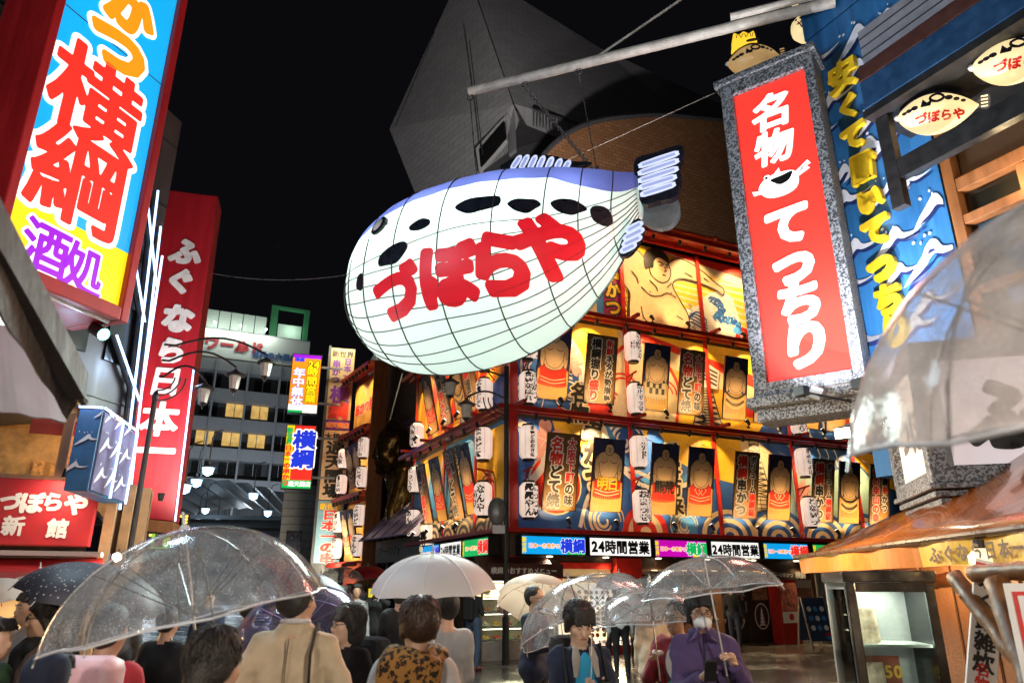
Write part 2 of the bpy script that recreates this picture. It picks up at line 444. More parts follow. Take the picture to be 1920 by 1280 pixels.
# ================================================================== corner restaurant with murals, banners and lanterns
LF = Fr((-.03, 19.5), -65)                         # its side wall, x runs towards the corner (negative = away)
rest = empty('kushikatsu_restaurant', BF.o, BF.ang, 'corner restaurant covered in lit murals, banners and red rails', 'building')
LL = 9.0                                           # length of the side wall
def rbox(name, mat, *a, parent=None, bevel=0.): mb = MB(); mb.box(*a); return mb.build(name, mat, parent or rest, bevel=bevel)
rbox('wall', pm('dark_render', (.10, .07, .05), .8), .0, 19, .06, LL, 2.4, 12.4)
rbox('back_wall', pm('dark_render', (.1, .07, .05), .8), 0.3, 19, 4.5, LL, 0, 2.4)
rbox('roof', GREYD, -.2, 19.2, -.2, LL + .2, 12.62, 12.8)
# ---- mural drawing pieces
MM = [BLU, LBL, YEL, WHT, REDP, CRM, PNK, NAVY, TEAL, SKINP, INK, ORG, GREYD, PURP]
I_ = {n: i for i, n in enumerate('blu lbl yel wht red crm pnk nav tea skn ink org gry pur'.split())}
def swirl(mb, cx, cz, r, turns=1.6, c1='wht', c2='blu', y=-.03, flip=1):
    mb.flat(ell(cx, cz, r * 1.06, r * 1.06), y, I_[c1]); mb.flat(ell(cx, cz, r, r), y - .003, I_[c2])
    for q, (a, b) in enumerate(((.86, .05), (.6, .045), (.36, .04))):
        n = 26; pts = [(cx + flip * r * (a - .22 * i / n) * math.cos(5.0 * i / n + q), cz + r * (a - .22 * i / n) * math.sin(5.0 * i / n + q)) for i in range(n)]
        mb.ribbon(pts, [r * (b + .10 * math.sin(math.pi * i / n)) for i in range(n)], y - .006, I_[c1])
def blossom(mb, cx, cz, r, y=-.042, a0=.3):
    for k in range(5):
        a = a0 + k * 2 * math.pi / 5; tip = (cx + r * math.cos(a), cz + r * math.sin(a))
        pts = smooth([(cx, cz), (cx + .7 * r * math.cos(a - .5), cz + .7 * r * math.sin(a - .5)), (cx + r * math.cos(a - .2), cz + r * math.sin(a - .2)), (cx + .86 * r * math.cos(a), cz + .86 * r * math.sin(a)), (cx + r * math.cos(a + .2), cz + r * math.sin(a + .2)), (cx + .7 * r * math.cos(a + .5), cz + .7 * r * math.sin(a + .5))], 3)
        mb.flat(pts, y - .001 * k, I_['pnk']); mb.ribbon([(cx, cz), (cx + .5 * r * math.cos(a), cz + .5 * r * math.sin(a))], .03 * r, y - .008, I_['wht'])
def arcs(mb, cx, cz, r, n, c1, c2, a0=0., a1=math.pi, y=-.03, zmin=-99, sq=1.0):
    for k in range(n):
        rr = r * (1 - k / n)
        pts = [(cx + rr * math.cos(a0 + (a1 - a0) * i / 24), max(zmin, cz + sq * rr * math.sin(a0 + (a1 - a0) * i / 24))) for i in range(25)]
        mb.flat(pts, y - .002 * k, I_[c1 if k % 2 else c2])
def band(mb, pts, wd, c, y, n=6): mb.ribbon(smooth(pts, n, closed=False), wd, y, I_[c])
def tower(mb, x, z0, z1, wd, y):
    """pale lattice tower drawn in ink"""
    f = lambda z: wd * (.28 + .72 * ((z1 - z) / (z1 - z0)) ** 1.6)
    mb.flat([(x - f(z0) / 2, z0), (x + f(z0) / 2, z0), (x + f((z0 + z1) / 2) / 2, (z0 + z1) / 2), (x + f(z1) / 2, z1), (x - f(z1) / 2, z1), (x - f((z0 + z1) / 2) / 2, (z0 + z1) / 2)], y, I_['crm'])
    n = 12
    for k in range(n):
        a, b = z0 + (z1 - z0) * k / n, z0 + (z1 - z0) * (k + 1) / n
        for s in (-1, 1):
            mb.ribbon([(x + s * f(a) / 2, a), (x - s * f(b) / 2, b)], .035, y - .003, I_['gry']); mb.ribbon([(x + s * f(a) / 2, a), (x + s * f(b) / 2, b)], .05, y - .005, I_['gry'])
        mb.ribbon([(x - f(b) / 2, b), (x + f(b) / 2, b)], .04, y - .004, I_['ink'])
def panel(fr_parent, name, x0, x1, z0, z1, base, draw, M=None):
    mb = MB(); mb.box(x0, x1, -.02, .04, z0, z1, I_[base]); draw(mb)
    # keep the drawing inside its panel
    mb.v = [(min(max(p[0], x0), x1), p[1], min(max(p[2], z0), z1)) for p in mb.v]
    return mb.build(name, MM, fr_parent)
def dLow(mb):
    mb.flat([(1.3, 6.2), (4.6, 6.2), (4.2, 5.2), (3.0, 4.6), (2.2, 5.3), (1.5, 5.5)], -.022, I_['yel'])
    mb.flat([(5.0, 6.2), (8.6, 6.2), (8.6, 4.6), (6.6, 4.9), (5.6, 5.3)], -.022, I_['yel'])
    mb.flat([(8.2, 6.2), (9.0, 6.2), (9.9, 5.6), (10.0, 3.9), (8.2, 3.9)], -.024, I_['crm'])
    mb.flat([(9.6, 6.2), (13.0, 6.2), (14.2, 5.1), (14.2, 3.1), (10, 3.1), (9.8, 5)], -.0245, I_['tea'])
    mb.flat([(9.4, 6.2), (13.2, 6.2), (13.0, 5.6), (11.6, 5.25), (10.6, 5.35), (9.7, 5.5)], -.026, I_['blu'])
    for x in (10.3, 11.6, 12.0, 12.4): band(mb, [(x, 6.2), (x + .12, 5.9), (x + .05, 5.7), (x + .28, 5.35)], [.16] * 2 + [.05] * 17, 'wht', -.03)
    mb.flat([(13.1, 6.2), (15.5, 6.2), (15.5, 4.8), (14.2, 5.2)], -.027, I_['yel'])
    swirl(mb, 3.7, 5.75, .75, y=-.03); swirl(mb, 1.35, 4.35, .8, c1='crm', c2='red', y=-.03, flip=-1); swirl(mb, 5.0, 4.4, .62, y=-.034)
    swirl(mb, 2.9, 3.4, .65, c1='crm', y=-.03); swirl(mb, 5.7, 3.35, .5, c1='crm', c2='lbl', y=-.035)
    arcs(mb, 4.3, 3.1, .8, 4, 'crm', 'red', y=-.032)
    for cx in (7.4, 9.4, 11.3, 13.2, 15.0): arcs(mb, cx, 3.1, 1.25, 7, 'crm', 'blu', y=-.034 - .012 * (cx % 2 > 1), sq=.75)
    band(mb, [(0.2, 6.0), (.9, 5.6), (1.0, 4.9), (.5, 4.3)], .22, 'wht', -.04); band(mb, [(2.1, 3.2), (2.5, 4.2), (3.6, 4.9), (4.6, 4.7)], .12, 'wht', -.045)
    band(mb, [(3.0, 6.1), (3.5, 5.0), (4.6, 4.4), (6.4, 4.7)], .14, 'wht', -.046); band(mb, [(3.1, 6.1), (3.7, 5.2), (4.6, 4.6), (6.4, 4.9)], .2, 'lbl', -.044)
    blossom(mb, 1.05, 5.55, .62); blossom(mb, 10.75, 4.7, .32); blossom(mb, 10.5, 4.25, .26); blossom(mb, 14.3, 4.2, .35); blossom(mb, 12.9, 3.9, .3)
    tower(mb, 8.75, 4.0, 6.2, 1.35, -.05)
    mb.flat([(8.0, 3.95), (9.9, 3.95), (9.9, 4.3), (8.0, 4.35)], -.056, I_['crm'])
    for k in range(8): mb.ribbon([(8.05 + .24 * k, 3.95), (8.05 + .24 * k, 4.32)], .03, -.06, I_['gry'])
    for k in range(3): mb.ribbon([(8.0, 4.0 + .13 * k), (9.9, 4.0 + .12 * k)], .025, -.062, I_['gry'])
def dMid(mb):
    mb.flat([(0, 6.4), (2.0, 6.4), (2.3, 7.6), (1.6, 8.6), (0, 8.9)], -.022, I_['blu'])
    mb.flat([(1.4, 6.4), (4.6, 6.4), (4.6, 7.3), (1.9, 7.25)], -.0225, I_['red'])
    mb.flat([(3.7, 9.35), (4.8, 9.35), (10.5, 8.15), (10.5, 7.6), (8, 8.3)], -.0235, I_['red']); mb.flat([(3.7, 9.35), (8, 8.3), (10.5, 7.75), (10.5, 7.2), (7, 7.9), (3.7, 8.8)], -.023, I_['crm'])
    mb.flat([(7.6, 7.0), (13, 7.0), (13, 6.4), (7.6, 6.4)], -.024, I_['yel']); mb.flat([(7.8, 7.5), (13, 7.5), (13, 6.95), (7.8, 6.95)], -.025, I_['red'])
    mb.flat([(9.0, 6.4), (9.9, 7.5), (11.4, 7.9), (13.4, 6.9), (13.6, 6.4)], -.026, I_['blu'])
    for x in (9.9, 10.6, 11.3, 12.0): band(mb, [(x, 7.4), (x + .1, 7.0), (x + .02, 6.7), (x + .2, 6.4)], .09, 'wht', -.03)
    for k in range(7): mb.flat([(12.9 + .5 * k, 6.4), (13.15 + .5 * k, 6.4), (13.6 + .8 * k, 8.2), (13.2 + .8 * k, 8.2)], -.027, I_['red'])
    swirl(mb, .75, 7.6, .62, y=-.03); swirl(mb, 1.9, 7.05, .55, y=-.031, flip=-1); swirl(mb, .5, 6.75, .5, y=-.033)
    band(mb, [(.0, 8.2), (.8, 8.9), (1.6, 8.9), (2.2, 8.2), (2.3, 7.4)], [.3] * 25, 'wht', -.036); band(mb, [(.1, 8.2), (.8, 8.75), (1.6, 8.72), (2.05, 8.1), (2.1, 7.4)], [.22] * 25, 'blu', -.038)
    blossom(mb, 1.95, 8.0, .5)
    # a wide ink-drawn face mask in ochre
    f0 = smooth([(3.3, 6.5), (3.1, 7.6), (3.6, 8.5), (4.5, 9.0), (5.3, 8.6), (5.9, 7.6), (5.7, 6.5)], 5, closed=False); mb.flat(f0 + [(5.7, 6.4), (3.3, 6.4)], -.032, I_['crm']); mb.ribbon(f0, .12, -.036, I_['red'])
    for s in (-1, 1):
        for r in (.55, .38): mb.ribbon([(4.5 + s * .75 + r * math.cos(t * .3), 7.4 + .8 * r * math.sin(t * .3)) for t in range(15)], .06, -.037, I_['red'])
    tower(mb, 6.95, 6.4, 8.55, 1.25, -.045)
    mb.flat([(6.45, 7.75), (7.45, 7.75), (7.6, 8.4), (6.95, 8.7), (6.3, 8.4)], -.058, I_['wht'])
    for k in range(4): mb.ribbon([(6.38 + .03 * k, 8.3 - .14 * k), (6.95, 8.48 - .14 * k), (7.52 - .03 * k, 8.3 - .14 * k)], .055, -.062, I_['ink'])
pl = panel(rest, 'mural', .12, 18.6, 3.12, 6.14, 'blu', dLow); pm_ = panel(rest, 'mural', .12, 18.6, 6.42, 9.28, 'yel', dMid)
# ---- sumo wrestler over a wave, top storey
def dTop(mb):
    for k in range(9): mb.flat([(4.0, 12.0 - .16 * k), (10, 12.3 - .28 * k), (10, 12.2 - .28 * k), (4.0, 11.94 - .16 * k)], -.0225, I_['crm'])
    mb.flat([(5.2, 12.45), (10.5, 12.45), (10.5, 11.5), (7.5, 12.0)], -.024, I_['red']); mb.flat([(5.6, 12.42), (10.5, 11.85), (10.5, 11.4), (7.5, 11.95)], -.0245, I_['crm'])
    mb.flat([(.1, 9.5), (3.8, 9.5), (3.8, 12.45), (.1, 12.45)], -.0235, I_['crm'])
    for x, c in ((2.05, 'red'), (2.95, 'lbl')): mb.flat([(x, 9.7), (x + .55, 9.7), (x + .55, 11.2), (x, 11.2)], -.027, I_[c])
    # wave
    wv = smooth([(5.9, 9.55), (6.2, 10.3), (6.9, 10.6), (7.4, 11.1), (8.0, 11.35), (8.5, 11.2), (8.7, 10.6), (8.9, 9.9), (9.0, 9.5)], 5, closed=False)
    mb.flat(wv + [(9.0, 9.5), (5.9, 9.5)], -.03, I_['wht'])
    rnd = random.Random(3)
    for k in range(34):
        t = k / 33; cx, cz = 7.55 + .95 * t + .25 * math.sin(9 * t), 10.75 - .95 * t * t + .2 * math.cos(7 * t)
        mb.flat(smooth([(cx + rnd.uniform(.08, .22) * math.cos(a), cz + rnd.uniform(.08, .2) * math.sin(a)) for a in (0, 1.1, 2.2, 3.3, 4.4, 5.5)], 3), -.034 - .0004 * k, I_['blu' if k % 3 else 'lbl'])
    for k in range(70): mb.flat(ell(rnd.uniform(7.2, 8.9), rnd.uniform(9.6, 11.1), .03, .03, 6), -.05, I_['wht'])
    for k in range(5): band(mb, [(5.95 + .1 * k, 9.6 + .1 * k), (6.5 + .1 * k, 10.0 + .1 * k), (7.3, 9.75 + .1 * k)], .05, 'blu', -.036)
    mb.flat([(8.45, 9.5), (9.05, 9.5), (9.05, 10.1), (8.6, 10.2)], -.037, I_['red'])
    # wrestler
    body = smooth([(4.35, 9.5), (4.15, 10.0), (4.2, 10.6), (4.0, 10.9), (3.95, 11.5), (4.15, 12.0), (4.6, 12.2), (5.0, 11.9), (5.7, 11.9), (6.3, 12.25), (7.1, 12.05), (7.85, 11.6), (8.15, 11.45), (8.1, 11.2), (7.8, 11.35), (7.0, 11.5), (6.3, 11.5), (5.95, 11.2), (6.2, 10.7), (6.5, 10.2), (6.5, 9.8), (6.3, 9.5)], 5, closed=True)
    mb.flat(body, -.06, I_['skn']); mb.ribbon(body + body[:1], .05, -.064, I_['ink'])
    head = smooth([(5.05, 11.55), (5.1, 12.0), (5.35, 12.25), (5.7, 12.2), (5.85, 11.9), (5.9, 11.6), (5.75, 11.3), (5.45, 11.2), (5.15, 11.35)], 5)
    mb.flat(head, -.068, I_['skn']); mb.ribbon(head + head[:1], .045, -.071, I_['ink'])
    mb.flat(smooth([(4.85, 11.6), (4.85, 12.1), (5.15, 12.4), (5.6, 12.42), (5.85, 12.15), (5.8, 12.0), (5.45, 12.1), (5.25, 11.95), (5.2, 11.7), (5.05, 11.65)], 4), -.074, I_['ink'])
    for a in ([(5.4, 11.95), (5.55, 11.92), (5.62, 11.86)], [(5.72, 11.87), (5.82, 11.9)], [(5.45, 11.83), (5.58, 11.83)], [(5.72, 11.8), (5.82, 11.81)], [(5.66, 11.8), (5.72, 11.66), (5.62, 11.63)], [(5.55, 11.5), (5.7, 11.48)],
              [(4.65, 10.9), (5.0, 10.65), (5.4, 10.7), (5.7, 10.85), (6.05, 10.75)], [(4.3, 11.4), (4.5, 11.2), (4.55, 11.0)], [(5.0, 11.2), (5.25, 11.0), (5.3, 10.85)], [(5.9, 11.25), (5.7, 11.05)], [(6.5, 11.75), (6.8, 11.65)], [(7.3, 11.7), (7.5, 11.6)], [(4.6, 10.2), (4.7, 9.8), (5.0, 9.6)], [(6.0, 10.1), (6.25, 10.0)]):
        band(mb, a, .045, 'ink', -.078)
    for k in range(7):
        for s, x in ((-1, 4.2 - .03 * k), (1, 6.5 + .02 * k)): mb.ribbon([(x, 10.6 - .16 * k), (x + s * .16, 10.56 - .16 * k), (x + s * .1, 10.46 - .16 * k)], .03, -.08, I_['ink'])
    mb.flat(ell(5.0, 10.78, .03, .03, 8), -.08, I_['ink']); mb.flat(ell(5.85, 10.88, .03, .03, 8), -.08, I_['ink'])
    # lettered boards at the end
    mb.flat([(9.35, 9.5), (9.8, 9.5), (9.8, 12.0), (9.35, 12.1)], -.03, I_['lbl']); mb.flat([(9.9, 9.5), (11.4, 9.5), (11.4, 12), (9.9, 12)], -.03, I_['red'])
    for k in range(5): mb.flat(smooth([(9.45 + .1 * (k % 2), 9.7 + .45 * k), (9.75, 9.75 + .45 * k), (9.7, 10.05 + .45 * k), (9.5, 10.0 + .45 * k)], 3), -.034, I_['org'])
panel(rest, 'mural', .12, 18.6, 9.52, 12.45, 'yel', dTop)
letters(rest, [dict(text='名物', x=2.2, z=6.75, size=.62, fill=INK, outline=CRM, ol=.10, y=-.07, v=True, bold=.05), dict(text='串かつ', x=2.62, z=5.25, size=.72, fill=INK, outline=CRM, ol=.12, y=-.066, v=True, bold=.05, rot=-.12, sp=.98),
               dict(text='千客万来', x=5.42, z=4.75, size=.55, fill=INK, outline=CRM, ol=.14, y=-.08, v=True, bold=.05), dict(text='串かつ', x=3.55, z=10.6, size=.6, fill=YEL, outline=INK, ol=.09, y=-.06, v=True, bold=.04),
               dict(text='鍋', x=2.3, z=10.5, size=.5, fill=REDP, outline=CRM, ol=.09, y=-.06, bold=.04), dict(text='寿', x=10.45, z=11.0, size=.8, fill=CRM, outline=INK, ol=.06, y=-.06, bold=.05)], 'mural_lettering')
mb = MB(); mb.box(3.22, 3.88, -.05, -.03, 9.6, 11.75); mb.build('sign_board', pm('magenta_board', (.35, .01, .10), .5), rest)
# ---- side wall murals (drawn in the side wall's own frame)
side = empty('mural_side_frame', (0, 0, 0), rad(-90)); side.parent = rest; side.name = 'side_wall_murals'
def dSide(mb, z0, up):
    if up:
        for k in range(8): mb.flat([(-8.4 + k * 1.05, z0), (-7.9 + k * 1.05, z0), (-7.2 + k * 1.3, z0 + 2.9), (-8.0 + k * 1.3, z0 + 2.9)], -.024, I_['red' if k % 2 else 'org'])
        mb.flat([(-1.9, z0), (-.2, z0), (-.2, z0 + 1.2), (-1.5, z0 + .9)], -.028, I_['blu']); swirl(mb, -3.4, z0 + .45, .5, c1='crm', y=-.03)
    else:
        for cx in (-7.6, -6.2, -4.8, -3.4, -2.0, -.8): arcs(mb, cx, z0, 1.0, 7, 'crm', 'gry', y=-.03 - .01 * (int(cx * 1.4) % 2), sq=.75)
        mb.flat([(-8, z0 + 1.7), (-6.6, z0 + 2.3), (-5.8, z0 + 1.4), (-5.2, z0 + 3), (-8, z0 + 3)], -.025, I_['yel']); band(mb, [(-7.2, z0 + 1.2), (-6.7, z0 + 2.5), (-5.9, z0 + 2.2), (-5.2, z0 + 2.9)], .2, 'wht', -.03)
        tower(mb, -4.1, z0 + .4, z0 + 2.9, 1.3, -.045); mb.flat([(-2.6, z0 + .8), (-.3, z0 + .8), (-.3, z0 + 2.9), (-2.2, z0 + 2.9)], -.026, I_['yel']); swirl(mb, -1.5, z0 + 1.1, .55, c1='crm', c2='red', y=-.06)
panel(side, 'mural', -8.6, -.12, 3.12, 6.14, 'lbl', lambda m: dSide(m, 3.12, False)); panel(side, 'mural', -8.6, -.12, 6.42, 9.28, 'yel', lambda m: dSide(m, 6.42, True))
panel(side, 'mural', -8.6, -.12, 9.52, 12.45, 'yel', lambda m: dSide(m, 9.52, True))
# ---- red posts and rails
for x in (.0, 3.9, 7.05, 10.35, 13.2, 16.5):
    rbox('post', RED, x - .07 if x else -.12, x + .07 if x else .12, -.2 if not x else -.13, -.09 if x else .12, 2.98, 12.46)
mb = MB()
for y in (2.3, 5.1, 8.5): rbox('post', RED, -.14, -.09, y - .06, y + .06, 2.98, 12.46)
for z, o_ in ((6.2, .62), (9.33, .62), (12.5, .9)):
    rbox('rail', RED, -.62, 18.8, -o_, -o_ + .12, z, z + .14, bevel=.01); rbox('rail', RED, -.62, 18.8, -.30, -.18, z, z + .13)
    rbox('rail', RED, -o_, -o_ + .12, -.44, LL, z + .002, z + .142, bevel=.01); rbox('rail', RED, -.30, -.18, -.16, LL, z + .002, z + .13)
    for x in (.0, 3.9, 7.05, 10.35, 13.2, 16.5): rbox('bracket', RED, x - .05, x + .05, -o_ - .28, -.06, z + .15, z + .24)
    for y in (1.2, 3.4, 5.6, 7.9): rbox('bracket', RED, -o_ - .22, -.06, y - .05, y + .05, z + .15, z + .24)
rbox('eave', pm('orange_red_eave', (.5, .05, .015), .45), -1.05, 18.9, -1.05, -.1, 12.66, 12.74)
rbox('ledge', RED, -.5, 18.8, -.5, .05, 2.99, 3.1, bevel=.01); rbox('ledge', RED, -.5, -.02, .06, LL, 2.992, 3.102, bevel=.01)
# ---- spot lamps: a model for the up-lighters and one for the rail down-lighters
WARM = (1, .65, .29)
def make_spot():
    r = empty('banner_spotlight', (0, 0, 0)); mb = MB(); mb.tube([(0, 0, 0), (0, -.02, .12)], .018, 6); mb.tube([(-.05, 0, 0), (.05, 0, 0)], .03, 6); mb.build('bracket', BLK, r)
    mb = MB(); a = Matrix.Translation((0, -.02, .14)) @ Matrix.Rotation(rad(-38), 4, 'X'); mb.lathe([(.035, -.09), (.05, -.05), (.055, .06), (.075, .10)], 10, M=a); mb.build('lamp_head', BLK, r, smooth=True)
    mb = MB(); mb.lathe([(.07, .095), (.055, .12), (.0, .13)], 10, M=a, cap=False); mb.build('lamp_glass', em('spot_glass', (1, .9, .75), 6, var=0), r)
    return r
def make_down():
    r = empty('rail_downlight', (0, 0, 0)); mb = MB(); mb.tube([(0, 0, 0), (0, 0, -.08)], .014, 6); mb.build('bracket', BLK, r)
    mb = MB(); a = Matrix.Translation((0, 0, -.14)) @ Matrix.Rotation(rad(28), 4, 'X'); mb.lathe([(.03, .09), (.05, .07), (.055, -.08)], 10, M=a); mb.build('lamp_head', BLK, r, smooth=True)
    mb = MB(); mb.lathe([(.05, -.07), (.03, -.075), (0, -.076)], 10, M=a, cap=False); mb.build('lamp_glass', LBULB, r)
    return r
SPOT0, DOWN0 = make_spot(), make_down(); spot_used = []; down_used = []
def spot(fr, x, y, z, label, target, power=42, cone=88, group='lamps lighting the hanging banners', col=WARM):
    o = copy_tree(SPOT0); spot_used.append(o)
    o.location = fr.w(x, y, z); o.rotation_euler = (0, 0, fr.ang); tag(o, label, 'spotlight', group)
    lp = Vector((0, -.10, .26)); light('SPOT', o, lp, power, col, aim(lp, target), .03, cone, .9)
    return o
def down(fr, x, y, z, label, power=20, lit=True, group='lamps under the red rails', tgt=(0, .6, -1.0)):
    o = copy_tree(DOWN0); down_used.append(o)
    o.location = fr.w(x, y, z); o.rotation_euler = (0, 0, fr.ang); tag(o, label, 'spotlight', group)
    if lit: light('SPOT', o, (0, .12, -.22), power, WARM, aim((0, 0, -.25), tgt), .03, 120, .9)
for z, o_, nm in ((6.2, .56, 'lower murals'), (9.33, .56, 'middle murals'), (12.5, .84, 'top mural')):
    for k in range(13):
        down(BF, .5 + k * 1.05, -o_, z, f'small black downlight under the front rail above the {nm}', 360 if z < 12 else 210, lit=(k % 2 == 0))
    if z < 12:
        for k in range(7): down(LF, -7.4 + k * 1.05, -o_, z, f'small black downlight under the side rail above the {nm}', 560, lit=(k % 2 == 0))
for k, x in enumerate((4.6, 6.0, 8.3)): spot(BF, x, -.62, 9.46, 'black spotlight on the rail at the feet of the painted wrestler', (0, .75, 1.0), 75, 110, 'lamps below the top mural')

# ---- banners
def sumo(mb, w, h, kind):
    """seated-front wrestler print; mats: 0 gold 1 navy 2 skin 3 ink 4 red 5 white"""
    X = lambda p: [(a * w, -h / 2 + b * h) for a, b in p]; yy = -.012
    mb.flat(X([(-.5, .40), (-.2, .44), (.2, .44), (.5, .40), (.5, 1), (-.5, 1)]), yy, 1)
    ap = smooth([(-.36, .52), (-.42, .30), (-.40, .18), (.40, .18), (.42, .30), (.36, .52)], 3)
    if kind == 'red' or kind == 'crest' or kind == 'name': mb.flat(X(ap), yy - .002, 4)
    elif kind == 'check':
        mb.flat(X(ap), yy - .002, 5)
        for i in range(6):
            for j in range(3):
                if (i + j) % 2: mb.flat(X([(-.36 + .12 * i, .24 + .09 * j), (-.24 + .12 * i, .24 + .09 * j), (-.24 + .12 * i, .33 + .09 * j), (-.36 + .12 * i, .33 + .09 * j)]), yy - .004, 3)
    else:
        for k in range(4): mb.ribbon(X(smooth([(-.4, .42 - .055 * k), (-.15, .35 - .055 * k), (.15, .35 - .055 * k), (.4, .42 - .055 * k)], 4, closed=False)), .035 * h if k % 2 == 0 else .018 * h, yy - .003, 3 if k % 2 == 0 else 5)
    for k in range(13): mb.ribbon(X([(-.38 + .063 * k, .20), (-.39 + .065 * k, .09)]), .012 * w, yy - .0025, 3 if kind in ('black', 'check') else 0)
    if kind in ('red', 'crest'):
        for z in (.27, .225): mb.ribbon(X(smooth([(-.40, z + .03), (0, z - .01), (.40, z + .03)], 5, closed=False)), .014 * h, yy - .005, 5)
    if kind == 'crest':
        for s in (-1, 1):
            q = [(s * .08, .45), (s * .08 + .15, .375), (s * .08, .30), (s * .08 - .15, .375)]; mb.ribbon(X(q + q[:2]), .04 * w, yy - .006 - .001 * s, 5)
    body = smooth([(-.12, .83), (-.30, .80), (-.43, .73), (-.46, .60), (-.43, .46), (-.36, .43), (-.31, .47), (-.24, .42), (0, .395), (.24, .42), (.31, .47), (.36, .43), (.43, .46), (.46, .60), (.43, .73), (.30, .80), (.12, .83)], 4)
    mb.flat(X(body), yy - .008, 2); mb.ribbon(X(body + body[:1]), .022 * w, yy - .010, 3)
    for s in (-1, 1):
        for q in ([(s * .33, .67), (s * .30, .58), (s * .33, .48)], [(s * .05, .70), (s * .16, .665), (s * .27, .69)], [(s * .34, .80), (s * .38, .73)], [(s * .43, .58), (s * .38, .56)]): mb.ribbon(X(smooth(q, 4, closed=False)), .016 * w, yy - .0105, 3)
        mb.flat(X(ell(s * .15, .675, .018, .008, 8)), yy - .0108, 4)
    mb.ribbon(X([(-.27 * math.cos(t * .21), .55 - .125 * math.sin(t * .21)) for t in range(16)]), .016 * w, yy - .0106, 3)
    hd = smooth([(-.14, .88), (-.13, .815), (0, .775), (.13, .815), (.14, .88), (.09, .94), (-.09, .94)], 4)
    mb.flat(X(hd), yy - .011, 2); mb.ribbon(X(hd + hd[:1]), .018 * w, yy - .013, 3)
    mb.flat(X(smooth([(-.13, .88), (-.13, .94), (-.05, .965), (.02, .99), (.08, .96), (.14, .93), (.13, .87), (.08, .92), (-.08, .925)], 3)), yy - .014, 3)
    for p in ([(0, .47), (.005, .462)], [(-.06, .875), (-.02, .878)], [(.02, .878), (.07, .873)], [(-.03, .825), (.03, .825)], [(.0, .87), (.015, .845), (-.01, .842)]):
        mb.ribbon(X(smooth(p, 4, closed=False)), .022 * w, yy - .016, 3)
BM = [GOLDP, NAVY, SKINP, INK, REDP, CRM]
def hang(fr, x, z, wd, ht, name, label, group, tilt, yoff):
    t = empty(name, fr.w(x, yoff, z), 0, label, 'banner', group, rot=(rad(tilt), 0, fr.ang))
    mb = MB(); e = .022
    for b in ((-wd / 2 - e, -wd / 2, -ht / 2 - e, ht / 2 + e), (wd / 2, wd / 2 + e, -ht / 2 - e, ht / 2 + e), (-wd / 2, wd / 2, -ht / 2 - e, -ht / 2), (-wd / 2, wd / 2, ht / 2, ht / 2 + e)): mb.box(b[0], b[1], -.02, .03, b[2], b[3])
    mb.build('frame', BRND, t); mb = MB()
    for s in (-1, 1): mb.tube([(s * wd * .4, .03, ht / 2), (s * wd * .4, .45, ht / 2 + .12)], .008, 5)
    mb.build('hanging_wire', CHROME, t)
    return t
def banner_sumo(fr, x, z, kind, label, group, wd=.92, ht=2.0, tilt=12, yoff=-.5, name_txt=None):
    t = hang(fr, x, z, wd, ht, 'sumo_banner', label, group, tilt, yoff)
    mb = MB(); mb.box(-wd / 2, wd / 2, -.008, .02, -ht / 2, ht / 2); mb.build('cloth', GOLDP, t)
    mb = MB(); sumo(mb, wd, ht, kind); mb.build('picture', BM, t)
    if name_txt:
        letters(t, [dict(text=name_txt, x=0, z=-.26 * ht / 2 + .03, size=.38, fill=INK if kind == 'name' else YEL, y=-.035, bold=.03, sp=.9)])
    return t
def banner_text(fr, x, z, main, sub, label, group, wd=.92, ht=2.0, tilt=12, yoff=-.5, mc=(INK, WHT), sc=(REDP, WHT)):
    t = hang(fr, x, z, wd, ht, 'lettered_banner', label, group, tilt, yoff)
    mb = MB(); mb.box(-wd / 2, wd / 2, -.008, .02, -ht / 2, ht / 2); mb.build('cloth', pm('bronze_card', (.13, .062, .018), .5), t)
    sp = []
    for (txt, cx, c) in ((main, -.2, mc), (sub, .26, sc)):
        parts = txt if isinstance(txt, list) else [(txt, c)]
        tot = sum(len(p[0]) for p in parts); size = min(.46 if cx < 0 else .30, 1.85 / tot); zt = ht / 2 - .09
        size *= ht / 2.0
        for s, cc in parts:
            n = len(s); sp.append(dict(text=s, x=cx * wd, z=zt - n * size / 2, size=size, fill=cc[0], outline=cc[1], ol=.11, bold=.05, y=-.02, v=True, sx=min(1.12, .40 / size) if cx < 0 else min(1.1, .27 / size))); zt -= n * size
    letters(t, sp); return t
K, Rr = (INK, WHT), (REDP, WHT)
g1, g2 = 'banners in the lower row of the restaurant front', 'banners in the upper row of the restaurant front'
Z1, Z2 = 4.62, 7.72
DOTE = ([('名物', Rr), ('どて焼', K)], [('大阪下町', Rr), ('の味', K)])
banner_text(BF, 1.3, Z1, *DOTE, 'brown banner lettered どて焼 in the lower row by the corner post', g1, 1.0, 2.05)
banner_sumo(BF, 2.78, Z1, 'red', 'sumo banner with red apron lettered 朝日, lower row', g1, 1.0, 2.0, name_txt='明日')
banner_sumo(BF, 4.72, Z1, 'name', 'sumo banner with red apron and black name 荒熊 lettered on it', g1, name_txt='熊荒')
banner_sumo(BF, 6.06, Z1, 'crest', 'sumo banner with white diamond crest beside the lettered 千客万来 strip', g1)
banner_text(BF, 7.83, Z1, [('横綱', Rr), ('串かつ', K)], [('ボリューム', K), ('横綱級', Rr)], 'bronze banner lettered 横綱串かつ in front of the painted lattice tower', g1)
banner_sumo(BF, 9.2, Z1, 'crest', 'sumo banner with white diamond crest between lattice tower and lantern pair', g1)
banner_text(BF, 11.1, Z1, [('横綱', Rr), ('串かつ', K)], [('ボリューム', K), ('横綱級', Rr)], 'bronze banner lettered 横綱串かつ just past the far lantern pair', g1)
banner_sumo(BF, 12.3, Z1, 'black', 'sumo banner with black striped apron, lower row', g1)
